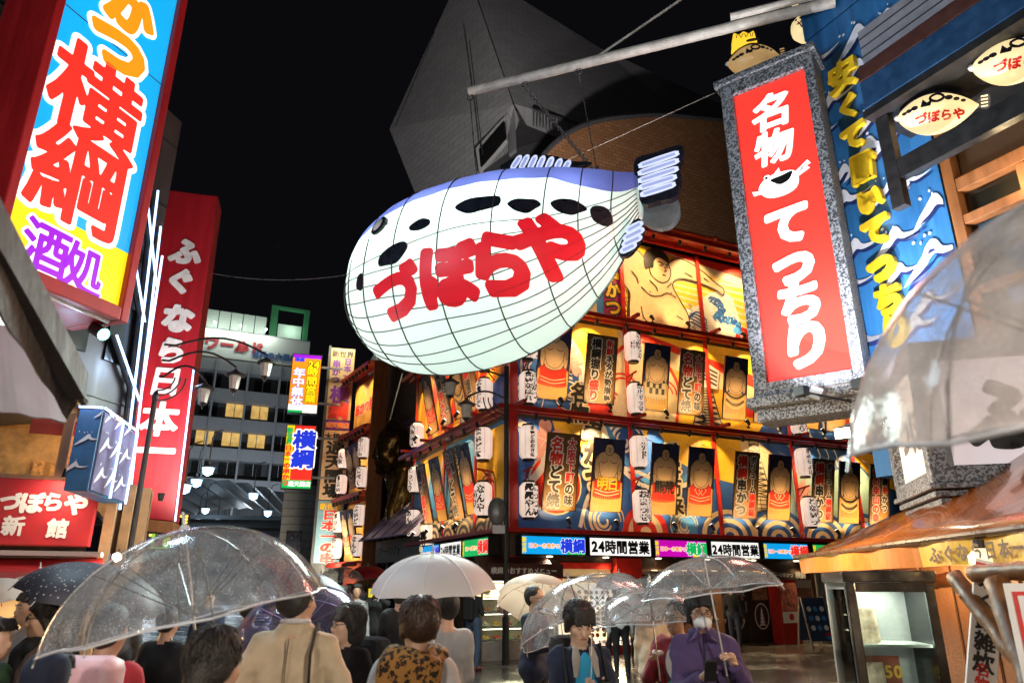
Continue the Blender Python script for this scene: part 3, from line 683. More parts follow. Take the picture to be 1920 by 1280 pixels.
banner_text(BF, 13.75, Z1, [('海の幸山の幸', Rr)], [('横綱', K), ('串', Rr), ('かつ', K)], 'bronze banner lettered 海の幸山の幸, last of the lower row', g1)
banner_sumo(BF, 1.12, Z2, 'red', 'sumo banner with plain red apron, upper row by the corner', g2, 1.0, 2.1)
banner_text(BF, 2.7, Z2, [('横綱', K), ('握り', K), ('盛り', Rr)], [('新鮮', Rr), ('ネタが勢揃い', K)], 'bronze banner lettered 握り盛り in the upper row', g2, 1.0)
banner_sumo(BF, 4.68, Z2, 'check', 'sumo banner with black and white checked apron', g2)
banner_text(BF, 6.04, Z2, *DOTE, 'brown banner lettered どて焼 in the upper row by the checked apron', g2)
banner_sumo(BF, 7.8, Z2, 'black', 'sumo banner with black striped apron, upper row before the painted tower', g2)
banner_text(BF, 9.1, Z2, [('もつ鍋', Rr)], [('大阪', Rr), ('の味', K)], 'bronze banner lettered もつ鍋 half behind the red fugu sign', g2)
banner_sumo(BF, 11.05, Z2, 'red', 'sumo banner with red apron hanging below the speckled sign frame', g2)
banner_text(BF, 12.35, Z2, [('海の幸', Rr)], [('串かつ', K)], 'bronze banner lettered 海の幸 behind the small floodlight', g2)
banner_sumo(BF, 13.9, Z2, 'black', 'sumo banner with black striped apron, last of the upper row', g2)
gs = 'banners on the side wall of the restaurant'
banner_text(LF, -5.95, Z1, [('握り', K), ('盛り', Rr)], [('新鮮', Rr)], 'side wall lettered banner farthest along the lower row', gs, .85, 1.95)
banner_sumo(LF, -4.55, Z1, 'crest', 'side wall sumo banner with white diamond crest, lower row', gs, .85)
banner_text(LF, -3.1, Z1, [('名物', Rr), ('どて焼', K)], [('大阪', K)], 'side wall lettered banner between two sumo banners, lower row', gs, .85, 2.1)
banner_sumo(LF, -1.95, Z1, 'red', 'side wall sumo banner nearest the corner lanterns, lower row', gs, .85)
banner_sumo(LF, -5.75, Z2, 'crest', 'side wall sumo banner with white diamond crest, upper row', gs, .85)
banner_text(LF, -4.35, Z2, [('横綱', K), ('串かつ', Rr)], [('ボリューム', K)], 'side wall lettered banner between two sumo banners, upper row', gs, .85)
banner_sumo(LF, -3.0, Z2, 'black', 'side wall sumo banner with dark striped apron, upper row', gs, .85)
banner_text(LF, -1.95, Z2, [('横綱', Rr), ('握り', K)], [('新鮮', Rr)], 'side wall banner lettered 横綱 in red, upper row', gs, .85)
for i, x in enumerate((1.3, 2.78, 4.72, 6.06, 7.83, 9.2, 11.1, 12.3, 13.75)): spot(BF, x, -.86, 3.11, 'black spotlight on the ledge under a lower row banner', (0, .5, .72), 190)
for i, x in enumerate((1.12, 2.7, 4.68, 6.04, 7.8, 9.1, 11.05, 12.35, 13.9)): spot(BF, x, -.9, 6.36, 'black spotlight on the rail under an upper row banner', (0, .5, .70), 190)
for i, x in enumerate((-5.95, -4.55, -3.1, -1.95)): spot(LF, x, -.86, 3.11, 'black spotlight on the side ledge under a lower banner', (0, .5, .72), 230); spot(LF, x, -.9, 6.36, 'black spotlight on the side rail under an upper banner', (0, .5, .70), 230)

# ---- paper lanterns
LANT = em('lantern_paper', (1.0, .76, .63), .74, var=.22, scale=2.6, rough=.7)
LINE_ = pm('lantern_rib', (.35, .25, .18), .7)
lant_mesh = {}
def lantern(fr, x, y, z, label, txt, h=1.02, r=.255, group='white paper lanterns of the restaurant', turn=0.):
    """z is the middle"""
    t = empty('paper_lantern', fr.w(x, y, z - h / 2), 0, label, 'lantern', group, rot=(0, 0, fr.ang + turn))
    k = (round(h, 2), round(r, 2))
    if k not in lant_mesh:
        mb = MB(); n = 22; prof = []
        for i in range(n + 1):
            u = i / n; e = min(u, 1 - u) / .16; rr = r * (.62 + .38 * math.sin(min(1, e) * math.pi / 2)) * (1 - .012 * (i % 2)); prof.append((rr, .05 + u * (h - .10)))
        mb.lathe(prof, 24); body = mb.mesh('body', LANT, True)
        mb = MB(); mb.lathe([(r * .62, .0), (r * .66, .015), (r * .66, .06), (r * .60, .065)], 20); c0 = mb.mesh('cap', BLK)
        mb = MB(); mb.tube([(0, 0, 0), (0, 0, .10)], .008, 5); hk = mb.mesh('hook', BLK)
        mb = MB()
        for a in range(8):
            q = a * math.pi / 4; mb.tube([((p[0] + .003) * math.cos(q), (p[0] + .003) * math.sin(q), p[1]) for p in prof[::2]], .004, 4, cap=False)
        lant_mesh[k] = (body, c0, hk, mb.mesh('paper_seam', LINE_))
    body, c0, hk, sm = lant_mesh[k]
    obj('body', body, t); obj('cap', c0, t); obj('cap', c0, t, (0, 0, h - .065)); obj('hook', hk, t, (0, 0, h)); obj('paper_seam', sm, t)['kind'] = 'stuff'
    mb = MB(); cols = txt.split('/')
    for i, c in enumerate(cols):
        size = min(.25, .84 * h / len(c)); put_text(mb, c, (len(cols) - 1 - 2 * i) * .105 * (r / .255), h / 2, size, 0, 0, bold=.045, vertical=True, sx=min(1.25, .24 / size), slant=.05)
    mb.v = [((r + .004) * math.sin(p[0] / r), -(r + .004) * math.cos(p[0] / r), p[2]) for p in mb.v]
    o = mb.build('lettering', INK, t); o['kind'] = 'stuff'
    return t
for z, a, n, pos in ((8.2, 'いらっ', 'top', 'upper storey'), (6.9, '串かつ/食いなはれ', 'second', 'upper storey'), (5.36, 'まいどおおきに', 'third', 'lower storey'), (3.82, 'ごっつい/元元やん', 'lowest', 'lower storey')):
    lantern(BF, .33, -.42, z, f'white lantern lettered {a.split("/")[0]}, {n} of the front corner column', a)
for z, a, n in ((8.15, 'おいで', 'top'), (6.95, 'ようこそ', 'second'), (5.5, 'まいどに', 'third'), (3.95, 'なんや/あり', 'lowest')):
    lantern(LF, -.95, -.42, z, f'white lantern lettered {a.split("/")[0]}, {n} of the side corner column', a, turn=.5)
for z, a, n in ((8.58, '若かりか/串', 'top'), (6.95, '禁止でっせ', 'second'), (5.36, 'サド', 'third'), (3.8, 'お土産も/おまっせ', 'lowest')):
    lantern(BF, 3.88, -.5, z, f'white lantern lettered {a.split("/")[0]}, {n} of the mid-front column', a)
for z, a, n in ((6.9, 'ほっと/ぬくもら', 'top'), (5.5, 'まあちょき', 'middle'), (3.9, 'したん/とないっ', 'lowest')):
    lantern(BF, 10.38, -.5, z, f'white lantern lettered {a.split("/")[0]}, {n} of the far front column', a)
for z, a, n in ((6.95, '大阪はせ', 'top'), (5.32, 'こってり', 'second'), (3.78, 'あんさん', 'lowest')):
    lantern(LF, -7.55, -.35, z, f'white lantern lettered {a}, {n} of the column at the end of the side wall', a, turn=.5)
for (fr, x, z) in ((BF, 3.88, 7.6), (BF, 3.88, 4.45), (BF, 10.38, 4.55), (BF, .33, 7.62), (BF, .33, 4.5), (LF, -.95, 7.62), (LF, -.95, 4.6)):
    p = fr.w(x, 0, z + .12); mb = MB(); mb.tube([(0, -.1, 0), (0, -.62, .06)], .03, 6); mb.tube([(0, -.1, -.3), (0, -.45, .03)], .022, 6)
    o = mb.build('lantern_arm', RED, rest); o.location = rest.matrix_basis.inverted() @ p; o.rotation_euler = (0, 0, fr.ang - rest.rotation_euler.z)

# ---- backlit name boxes along the ledge
def light_box(fr, pxa, pxb, pyt, pyb, faces, specs, name, label, group=None, out=.42, depth=.3, zs=None, xs=None):
    if xs: x0, x1 = xs; z0, z1 = zs
    else:
        x0, z1 = fr.px(pxa, pyt, out); x1, z0 = fr.px(pxb, pyb, out)
        if zs: z0, z1 = zs
    cx, cz = (x0 + x1) / 2, (z0 + z1) / 2; wd, ht = x1 - x0, z1 - z0
    t = empty(name, fr.w(cx, -out, cz), fr.ang, label, 'sign', group)
    mb = MB(); mb.box(-wd / 2, wd / 2, .012, depth, -ht / 2, ht / 2); mb.build('housing', BLK, t)
    mb = MB(); e = .03
    for b in ((-wd / 2, -wd / 2 + e, -ht / 2, ht / 2), (wd / 2 - e, wd / 2, -ht / 2, ht / 2), (-wd / 2 + e, wd / 2 - e, -ht / 2, -ht / 2 + e), (-wd / 2 + e, wd / 2 - e, ht / 2 - e, ht / 2)): mb.box(b[0], b[1], -.025, .012, b[2], b[3])
    mb.build('frame', BLK, t)
    mb = MB(); mats = []
    for i, (a, b, c, d, m) in enumerate(faces):
        mats.append(m); mb.box((a - .5) * (wd - 2 * e), (b - .5) * (wd - 2 * e), -.004 - .002 * i, .010, (c - .5) * (ht - 2 * e), (d - .5) * (ht - 2 * e), i)
    mb.build('lit_panel', mats, t)
    letters(t, [dict(s, x=s['x'] * wd, z=s['z'] * ht, size=s['size'] * ht, y=-.018) for s in specs]); return t
def brandbox(fr, a, b, t, bt, bg, c2, wc, label, out=.42, zs=None):
    wd = fr.px(b, t, out)[0] - fr.px(a, t, out)[0]; ht = .50; rr = wd / ht
    light_box(fr, a, b, t, bt, [(0, 1, 0, 1, bg), (.72, 1, 0, .5, c2)],
              [dict(text='新世界', x=-.45, z=0, size=.27, fill=EYE_, outline=EINK, v=True, bold=.05, ol=.03), dict(text='日本一の串かつ', x=-.15, z=-.02, size=min(.40, .46 * rr / 7), fill=EORG, outline=EW, bold=.05, ol=.08), dict(text='横綱', x=.29, z=0, size=min(.86, .19 * rr), fill=wc, outline=EW, bold=.05, ol=.06, sx=1.0)],
              'light_box_sign', label, 'light boxes along the restaurant ledge', out, zs=zs)
def hoursbox(fr, a, b, t, bt, label, out=.42, zs=None):
    wd = fr.px(b, t, out)[0] - fr.px(a, t, out)[0]; rr = wd / .5
    light_box(fr, a, b, t, bt, [(0, 1, 0, 1, EW)], [dict(text='24時間営業', x=0, z=0, size=min(.8, .9 * rr / 5.2), fill=EINK, bold=.055)], 'light_box_sign', label, 'light boxes along the restaurant ledge', out, zs=zs)
zs = (2.42, 2.93)
brandbox(BF, 976, 1099, 1003, 1040, ECY, EGRN, EBLU, 'cyan light box lettered 日本一の串かつ 横綱 beside the corner post', zs=zs)
hoursbox(BF, 1103, 1222, 1004, 1040, 'white light box lettered 24時間営業 between the cyan and magenta boxes', zs=zs)
brandbox(BF, 1225, 1327, 1006, 1040, EMAG, EYE_, EGRN, 'magenta light box lettered 日本一の串かつ 横綱', zs=zs)
hoursbox(BF, 1330, 1425, 1008, 1041, 'white light box lettered 24時間営業 past the magenta box', zs=zs)
brandbox(BF, 1428, 1517, 1010, 1041, ECY, EYE_, ERED, 'cyan light box with orange 横綱 near the orange awning tip', zs=zs)
brandbox(BF, 1520, 1605, 1010, 1041, EGRN, EYE_, ERED, 'green light box mostly behind the orange awning tip', zs=zs)
brandbox(LF, 868, 917, 1003, 1040, EGRN, EGRN, ERED, 'green light box with red 横綱 on the side wall', zs=zs)
hoursbox(LF, 826, 866, 1003, 1040, 'white light box lettered 24時間営業 on the side wall', zs=zs)
brandbox(LF, 790, 824, 1003, 1040, ECY, EBLU, EBLU, 'blue light box lettered 横綱 at the end of the side wall', zs=zs)

# ---- ground floor
rbox('lintel', BRND, .2, 19, -.12, .06, 2.1, 2.42); rbox('lintel', BRND, -.12, .06, .2, LL, 2.1, 2.42)
rbox('pillar', RED, -.1, .25, -.1, .25, 0, 2.4, bevel=.02)
for k in range(4):
    for j in range(3): rbox('brick', REDD, .38 + k * .28, .64 + k * .28, -.06, .02, 2.02 - j * .12, 2.125 - j * .12)
x0 = BF.px(1056, 1090, .1)[0]; x1 = BF.px(1146, 1090, .1)[0]
rbox('panel', CRM, x0, x1, -.08, .0, 1.9, 2.4); rbox('beam', RED, x0 - .1, x1, -.16, -.085, 2.1, 2.26); rbox('panel', CRM, x0, x1, -.08, .0, 1.4, 1.85); rbox('beam', BRND, x0, x1, -.12, .0, 1.855, 1.895)
xp = BF.px(1150, 1100, .1)[0]; rbox('pillar', RED, xp, xp + .85, -.3, .2, 0, 2.4, bevel=.02)
rbox('wall_panel', BRND, .26, xp - .01, .02, .1, 0, 1.4)
xq = BF.px(1450, 1100, .1)[0]
rbox('soffit', BRND, xp + .86, 19, .1, 4.4, 2.30, 2.38); rbox('floor', pm('shop_floor', (.10, .08, .06), .4), xp + .86, 19, .1, 4.5, 0, .03)
rbox('inner_wall', pm('shop_wall', (.16, .09, .05), .7), xp + .9, 19, 2.6, 2.7, .03, 2.3)
rbox('canopy', pm('grey_canopy', (.16, .13, .12), .5), xp + .9, xq - .1, -.5, .05, 1.98, 2.06, bevel=.01); rbox('canopy_board', BRND, xp + .95, xq - .2, .0, .06, 1.62, 1.97)
# lit orange lanterns in a row behind glass
OL = [em('small_lantern_orange', (1, .42, .10), 1.6), em('small_lantern_cream', (1, .72, .40), 1.6)]
mbs = []
for q in range(2):
    mb = MB(); mb.lathe([(.05, -.13), (.12, -.09), (.135, 0), (.12, .09), (.05, .13)], 12); mbs.append(mb.mesh('lantern_body', OL[q], True))
for k in range(11):
    o = obj('small_lantern', mbs[k % 2]); o.location = BF.w(xp + 1.1 + k * .55, .25, 2.2); tag(o, 'small round orange lantern in the row above the shop entrance' if k % 2 == 0 else 'small round cream lantern in the row above the shop entrance', 'lantern', 'small lanterns over the entrance')
light('POINT', rest, (xp + 3, .8, 2.1), 70, (1, .6, .3), size=.2); light('POINT', rest, (xp + 6, .8, 2.1), 60, (1, .6, .3), size=.2)
# doors with round white crests
xd = BF.px(1358, 1150, -.3)[0]
for k in range(3):
    d = rbox('door', pm('dark_door', (.035, .022, .016), .35), xd + k * .98, xd + .95 + k * .98, .30, .36, .03, 2.0, bevel=.01); mb = MB(); c = xd + .48 + k * .98
    mb.ribbon([(c + .27 * math.cos(t), .78 + .36 * math.sin(t)) for t in (2 * math.pi * i / 28 for i in range(29))], .035, .292, 0)
    if k % 2: [mb.flat([(c, .52 + .1 * j), (c + .13 - .02 * j, .50 + .1 * j), (c, .66 + .1 * j), (c - .13 + .02 * j, .50 + .1 * j)], .291 - .001 * j, 0) for j in range(5)]
    else: mb.flat(smooth([(c - .12, .56), (c - .08, .82), (c - .03, .95), (c + .03, .95), (c + .08, .82), (c + .12, .56)], 4), .291, 0)
    o = mb.build('crest', WHT, d); mb = MB(); mb.box(c + .36, c + .39, .26, .30, .9, 1.2); mb.build('handle', ALU, d)
    mb = MB(); mb.box(c - .3, c + .3, .285, .298, 1.25, 1.75); mb.build('poster', pm('food_poster', (.28, .16, .09), .5, var=.9, scale=9), d)
t = empty('name_board', BF.w(xq + .45, -.25, 1.98), BF.ang, 'dark brown name board lettered 日本一の串かつ over the red pillar', 'sign'); mb = MB(); mb.box(-.8, .95, -.02, .03, -.13, .13); mb.build('board', BRND, t); letters(t, [dict(text='日本一の串かつ', x=-.25, z=0, size=.14, fill=WHT, y=-.03), dict(text='横綱', x=.55, z=0, size=.22, fill=WHT, y=-.03, bold=.05)])
rbox('pillar', RED, xq + .05, xq + .8, -.25, .2, 0, 1.84, bevel=.02); rbox('pillar', pm('white_tiles', (.5, .45, .4), .35), xq + .81, xq + 1.5, -.2, .2, 0, 1.84)
mb = MB(); mb.box(xq + .1, xq + .75, -.275, -.255, .95, 1.75); mb.build('poster', pm('drink_poster', (.45, .14, .09), .5, var=.9, scale=6), rest)
mb = MB(); mb.box(xq + .1, xq + .75, -.276, -.256, .60, .92); o = mb.build('poster', WHT, rest); mb = MB(); mb.flat(ell(xq + .43, .77, .1, .1), -.28, 0); mb.build('round_emblem', REDP, o)
mb = MB(); n = 26
for i in range(n): a = xq + 1.55 + i * .05; mb.add([(a, -.3 - .03 * (i % 2), .0), (a + .05, -.3 - .03 * ((i + 1) % 2), .0), (a + .05, -.3 - .03 * ((i + 1) % 2), 2.2), (a, -.3 - .03 * (i % 2), 2.2)], [(0, 1, 2, 3)])
mb.build('corrugated_sheet', pm('corrugated_steel', (.35, .33, .31), .35, metal=.7), rest)
mb = MB(); mb.box(xq + .85, xq + 1.45, -.22, -.203, .95, 1.6); mb.build('poster', pm('dim_menu_poster', (.16, .08, .05), .5, var=.8, scale=7), rest); letters(rest, [dict(text='150', x=xq + 1.22, z=1.1, size=.22, fill=YEL, outline=INK, y=-.228)], 'poster_lettering')
for k in range(7):
    mb = MB(); x = 1.0 + k * 1.75; mb.lathe([(.09, 2.405), (.07, 2.385), (0, 2.384)], 12, M=Matrix.Translation((x, -.28, 0)), cap=False); mb.build('added_ledge_lamp', em('added_ledge_lamp_glow', (1, .8, .5), 8, var=0), rest); light('SPOT', rest, (x, -.30, 2.37), 130, (1, .70, .38), aim((0, 0, 0), (0, -.55, -1)), .06, 150, .8)  # downlights added under the ledge to brighten the paving in front
# ---- small dark awning board over the food case
xc = BF.px(912, 1072, 1.0)[0]; xe = BF.px(1054, 1072, 1.0)[0]
t = empty('awning_board', BF.w((xc + xe) / 2, -.6, 2.05), BF.ang, 'dark maroon awning board lettered おすすめメニュー over the food case', 'sign'); hw = (xe - xc) / 2
mb = MB(); mb.prism([(-.42, -.2), (.42, -.2), (.42, .32)], -hw, hw, M=Matrix.Rotation(rad(90), 4, 'Z')); mb.build('awning', pm('maroon_board', (.055, .016, .013), .5), t); mb = MB(); mb.box(-hw, hw, -.46, -.43, -.2, .14); mb.build('board', pm('maroon_board', (.055, .016, .013), .5), t)
letters(t, [dict(text='横綱のおすすめメニュー', x=-.05, z=-.03, size=.165, fill=WHT, y=-.47, bold=.03)])
# ---- food display cases
GLASS = None
def glass_mat(name='thin_glass', tint=(.9, .97, .95), refl=.10):
    if name in MATS: return MATS[name]
    m, nt, o = newmat(name); t = N(nt, 'ShaderNodeBsdfTransparent'); t.inputs[0].default_value = (*tint, 1); g = N(nt, 'ShaderNodeBsdfGlossy'); g.inputs['Roughness'].default_value = .03
    fr = N(nt, 'ShaderNodeFresnel', i_IOR=1.45); mx = N(nt, 'ShaderNodeMixShader'); nt.links.new(fr.outputs[0], mx.inputs[0]); nt.links.new(t.outputs[0], mx.inputs[1]); nt.links.new(g.outputs[0], mx.inputs[2]); nt.links.new(mx.outputs[0], o.inputs[0]); return m
GLASS = glass_mat()
FOOD = [pm('fried_food', (.55, .24, .05), .5, var=.6, scale=30, bump=.6), pm('red_food', (.5, .05, .02), .4, var=.6, scale=30, bump=.5), pm('rice_food', (.7, .6, .42), .5, var=.4, scale=40, bump=.5), pm('green_food', (.14, .3, .05), .5, var=.6, scale=30, bump=.5), pm('yellow_food', (.7, .42, .05), .5, var=.5, scale=30, bump=.5)]
dish = []
for q in range(5):
    mb = MB(); mb.lathe([(.06, 0), (.07, .01), (.13, .035), (.135, .04)], 14, 0)
    r = random.Random(q)
    for k in range(7): mb.lathe([(.0, .09), (.02, .085), (.04, .06), (.045, .03)], 7, 1, Matrix.Translation((r.uniform(-.07, .07), r.uniform(-.06, .06), r.uniform(-.01, .03))) @ Matrix.Scale(r.uniform(.7, 1.2), 4), cap=False)
    dish.append(mb.mesh('sample_dish', [WHT, FOOD[q]], True))
def case(fr, x0, x1, y0, y1, z0, z1, shelves, label, lamp, stepped=False):
    t = empty('food_case', fr.w((x0 + x1) / 2, y0, 0), fr.ang, label, 'display case'); w2 = (x1 - x0) / 2; d = y1 - y0
    mb = MB(); mb.box(-w2, w2, 0, d, 0, z0); mb.build('base', pm('case_base', (.38, .34, .32), .4), t, bevel=.01); mb = MB(); mb.box(-w2, w2, 0, d, z1, z1 + .1); mb.build('top', BLK, t); mb = MB(); mb.box(-w2, w2, d - .03, d, z0, z1); mb.build('back', pm('case_back', (.72, .62, .48), .5), t)
    for s in (-1, 1): mb = MB(); mb.box(s * w2 - .02, s * w2 + .02, 0, .04, z0, z1); mb.build('post', ALU, t)
    mb = MB(); mb.box(-w2 + .02, w2 - .02, .004, .010, z0, z1); mb.build('glass', GLASS, t)
    for k, z in enumerate(shelves): mb = MB(); mb.box(-w2 + .02, w2 - .02, .05, d - .03, z - .02, z); mb.build('shelf', pm('shelf_white', (.7, .66, .6), .4), t); mb = MB(); mb.box(-w2 + .04, w2 - .04, .055, .075, z - .035, z - .022); mb.build('lamp_strip', em('case_strip', (1, .85, .62), 9, var=0), t)
    mb = MB(); mb.box(-w2 + .04, w2 - .04, .05, .08, z1 - .03, z1 - .005); mb.build('lamp_strip', em('case_strip', (1, .85, .62), 9, var=0), t)
    light('AREA', t, (0, d * .4, z1 - .05), lamp, (1, .82, .55), (rad(0), 0, 0), .5)
    return t
xa = BF.px(905, 1200, 1.1)[0]; xb = BF.px(1043, 1200, 1.1)[0]
case(BF, xa, xb, -1.05, -.35, .42, 1.78, (.72, 1.05, 1.4), 'glass case of sample dishes beside the street lamp pole', 120)
k = 0
for z in (.43, .73, 1.06, 1.41):
    for i in range(6):
        if z > 1.4 and i % 2: continue
        x = xa + .2 + i * (xb - xa - .4) / 5; o = obj('sample_dish', dish[(i * 2 + int(z * 10)) % 5]); o.location = BF.w(x, -.78, z); k += 1
        if z > 1.4: o.rotation_euler = (rad(55), 0, BF.ang); o.location.z += .14
        tag(o, ['plate of fried sample food in the corner case', 'plate of red sample food in the corner case', 'plate of rice in the corner case', 'plate of green garnish in the corner case', 'plate of yellow sample food in the corner case'][(i * 2 + int(z * 10)) % 5], 'plate', 'sample dishes in the corner case')
xa = BF.px(1062, 1200, .8)[0]; xb = BF.px(1203, 1200, .8)[0]
t = empty('lit_menu_showcase', BF.w((xa + xb) / 2, -.8, 0), BF.ang, 'brightly lit menu showcase full of tiny dishes beside the red pillar', 'display case'); w2 = (xb - xa) / 2
mb = MB(); mb.box(-w2, w2, 0, .4, 0, .22); mb.build('base', REDD, t); mb = MB(); mb.box(-w2, w2, .06, .4, .22, 1.75); mb.build('lit_back', em('menu_glow', (1, .80, .52), 1.25, var=.1), t)
letters(t, [dict(text='串かつ定食 お持ち帰りできます', x=0, z=.30, size=.13, fill=REDP, outline=EW, y=-.012)])
r = random.Random(5)
for j in range(9):
    for i in range(13):
        mb = MB(); s = .055; mb.lathe([(s, 0), (s, .02), (s * .5, .035)], 8, 0, Matrix.Rotation(rad(80), 4, 'X')); 
        o = obj('menu_dish', mb.mesh('menu_dish', FOOD[r.randrange(5)]), t, (-w2 + .1 + i * (2 * w2 - .2) / 12 + r.uniform(-.02, .02), .055, .47 + j * .13))
mb = MB(); mb.box(-.35, .25, .03, .055, 1.05, 1.7); mb.build('menu_sheet', em('menu_sheet', (1, .92, .82), 1.2), t)
light('AREA', t, (0, -.05, 1.2), 60, (1, .8, .5), (rad(-90), 0, 0), .9)
for o in list(SPOT0.children) + list(DOWN0.children) + [SPOT0, DOWN0]: bpy.data.objects.remove(o)

# ================================================================== the great pufferfish lantern on its boom
def shell_mat(name, col, e_str, tr):
    """painted translucent canvas, lit from lamps inside"""
    m, nt, o = newmat(name); b = N(nt, 'ShaderNodeBsdfPrincipled', i_Roughness=.45)
    tc = N(nt, 'ShaderNodeTexCoord'); no = N(nt, 'ShaderNodeTexNoise', i_Scale=1.6, i_Detail=4.0); nt.links.new(tc.outputs['Object'], no.inputs[0])
    mx = N(nt, 'ShaderNodeMix', data_type='RGBA'); mx.inputs[6].default_value = (*[c * .88 for c in col], 1); mx.inputs[7].default_value = (*col, 1); nt.links.new(no.outputs['Fac'], mx.inputs[0])
    t = N(nt, 'ShaderNodeBsdfTranslucent'); ms = N(nt, 'ShaderNodeMixShader'); ms.inputs[0].default_value = tr
    nt.links.new(mx.outputs[2], b.inputs['Base Color']); nt.links.new(mx.outputs[2], t.inputs[0]); nt.links.new(mx.outputs[2], b.inputs['Emission Color'])
    b.inputs['Emission Strength'].default_value = e_str
    nt.links.new(b.outputs[0], ms.inputs[1]); nt.links.new(t.outputs[0], ms.inputs[2]); nt.links.new(ms.outputs[0], o.inputs[0]); return m
FBEL = shell_mat('lantern_canvas_white', (.74, .86, .79), .52, .5)
FBLU = shell_mat('lantern_canvas_violet', (.13, .15, .47), .42, .4)
FBLK = pm('lantern_canvas_black', (.010, .011, .018), .3, var=.3)
FRED = shell_mat('lantern_red_letters', (.62, .008, .02), .55, .3)
ff = Fr(atY(930, 480, 10.6), -20)
fish = empty('pufferfish_lantern', ff.w(0, 0, 0), ff.ang, 'giant glowing white pufferfish lantern lettered づぼらや hanging from a boom', 'lantern')
S_ = [-2.62, -2.52, -2.3, -1.9, -1.3, -.5, .3, 1.1, 1.7, 2.15, 2.42]
PT = [6.62, 6.98, 7.40, 7.72, 7.98, 8.10, 8.14, 8.08, 7.98, 7.88, 7.84]
PB = [6.25, 5.85, 5.48, 5.14, 4.94, 4.92, 5.06, 5.42, 5.95, 6.55, 7.06]
PW = [.12, .45, .80, 1.12, 1.36, 1.46, 1.40, 1.12, .78, .42, .20]
from bisect import bisect_right
def itp(s, A):
    s = max(S_[0], min(S_[-1] - 1e-6, s)); i = bisect_right(S_, s) - 1; t = (s - S_[i]) / (S_[i + 1] - S_[i])
    g = lambda j: A[max(0, min(len(A) - 1, j))]; h = lambda j: S_[max(0, min(len(S_) - 1, j))]
    m0 = (g(i + 1) - g(i - 1)) / max(1e-6, h(i + 1) - h(i - 1)); m1 = (g(i + 2) - g(i)) / max(1e-6, h(i + 2) - h(i)); L = S_[i + 1] - S_[i]
    return (2 * t ** 3 - 3 * t * t + 1) * A[i] + (t ** 3 - 2 * t * t + t) * L * m0 + (-2 * t ** 3 + 3 * t * t) * A[i + 1] + (t ** 3 - t * t) * L * m1
def sec(s): zt, zb = itp(s, PT), itp(s, PB); return (zt + zb) / 2, (zt - zb) / 2, itp(s, PW)
def on_side(s, z, off=.006):
    zc, hh, ww = sec(s); t = max(-.985, min(.985, (z - zc) / hh)); return (s, -ww * math.sqrt(1 - t * t) - off, zc + t * hh)
def bandz(s):                                       # lower edge of the violet back stripe
    zc, hh, _ = sec(s); return zc + hh * (.46 + .12 * math.sin(min(1, (s + 2.6) / 3) * 2.0) - (.42 * (s - 1.2) if s > 1.2 else 0))
def ring(s):
    zc, hh, ww = sec(s); a1 = math.asin(max(-.9, min(.93, (bandz(s) - zc) / hh))); a2 = math.asin(min(.97, max(math.sin(a1) + .06, .86 + .02 * s))); h0 = -math.pi / 2
    half = [h0 + (a1 - h0) * q / 20 for q in range(20)] + [a1 + (a2 - a1) * q / 5 for q in range(5)] + [a2 + (math.pi / 2 - a2) * q / 4 for q in range(4)]
    return half + [math.pi / 2] + [math.pi - q for q in reversed(half[1:])]
ns = 64; na = len(ring(0)); verts = []; faces = []; mi = []
for i in range(ns + 1):
    s = S_[0] + (S_[-1] - S_[0]) * (i / ns); zc, hh, ww = sec(s)
    for a in ring(s):
        sag = 1 - .014 * abs(math.sin(a * 9)) * abs(math.sin(math.pi * 9 * i / ns)); verts.append((s, -ww * math.cos(a) * sag, zc + hh * math.sin(a) * sag))
for i in range(ns):
    for j in range(na):
        faces.append((i * na + j, (i + 1) * na + j, (i + 1) * na + (j + 1) % na, i * na + (j + 1) % na)); q = j if j < 29 else na - 1 - j; mi.append(0 if q < 20 else 1 if q < 25 else 2)
faces += [tuple(range(na - 1, -1, -1)), tuple(range(ns * na, (ns + 1) * na))]; mi += [0, 0]
mb = MB(); mb.v = verts; mb.f = faces; mb.m = mi
mb.build('body', [FBEL, FBLU, FBLK], fish, smooth=True)
# bamboo hoops and stringers pressing through the canvas
wire = pm('canvas_seam', (.022, .028, .022), .7)
for k, s in enumerate((-2.42, -2.15, -1.72, -1.12, -.35, .45, 1.15, 1.62, 2.05)):
    zc, hh, ww = sec(s); mb = MB(); mb.tube([(s + .03 * math.sin(3 * a), -(ww + .006) * math.cos(a), zc + (hh + .006) * math.sin(a)) for a in (2 * math.pi * q / 40 for q in range(41))], .011, 5, cap=False); mb.build('hoop', wire, fish)
for k in range(18):
    a = -1.32 + k * .165 if k < 9 else math.pi + 1.32 - (k - 9) * .165
    if k < 9 and a > .55: continue
    pts = []
    for q in range(33):
        s = S_[0] + .02 + (S_[-1] - S_[0] - .05) * q / 32; zc, hh, ww = sec(s); aa = a + .03 * math.sin(2.2 * s + k); pts.append((s, -(ww + .005) * math.cos(aa), zc + (hh + .005) * math.sin(aa)))
    mb = MB(); mb.tube(pts, .008, 4, cap=False); mb.build('stringer', wire, fish)
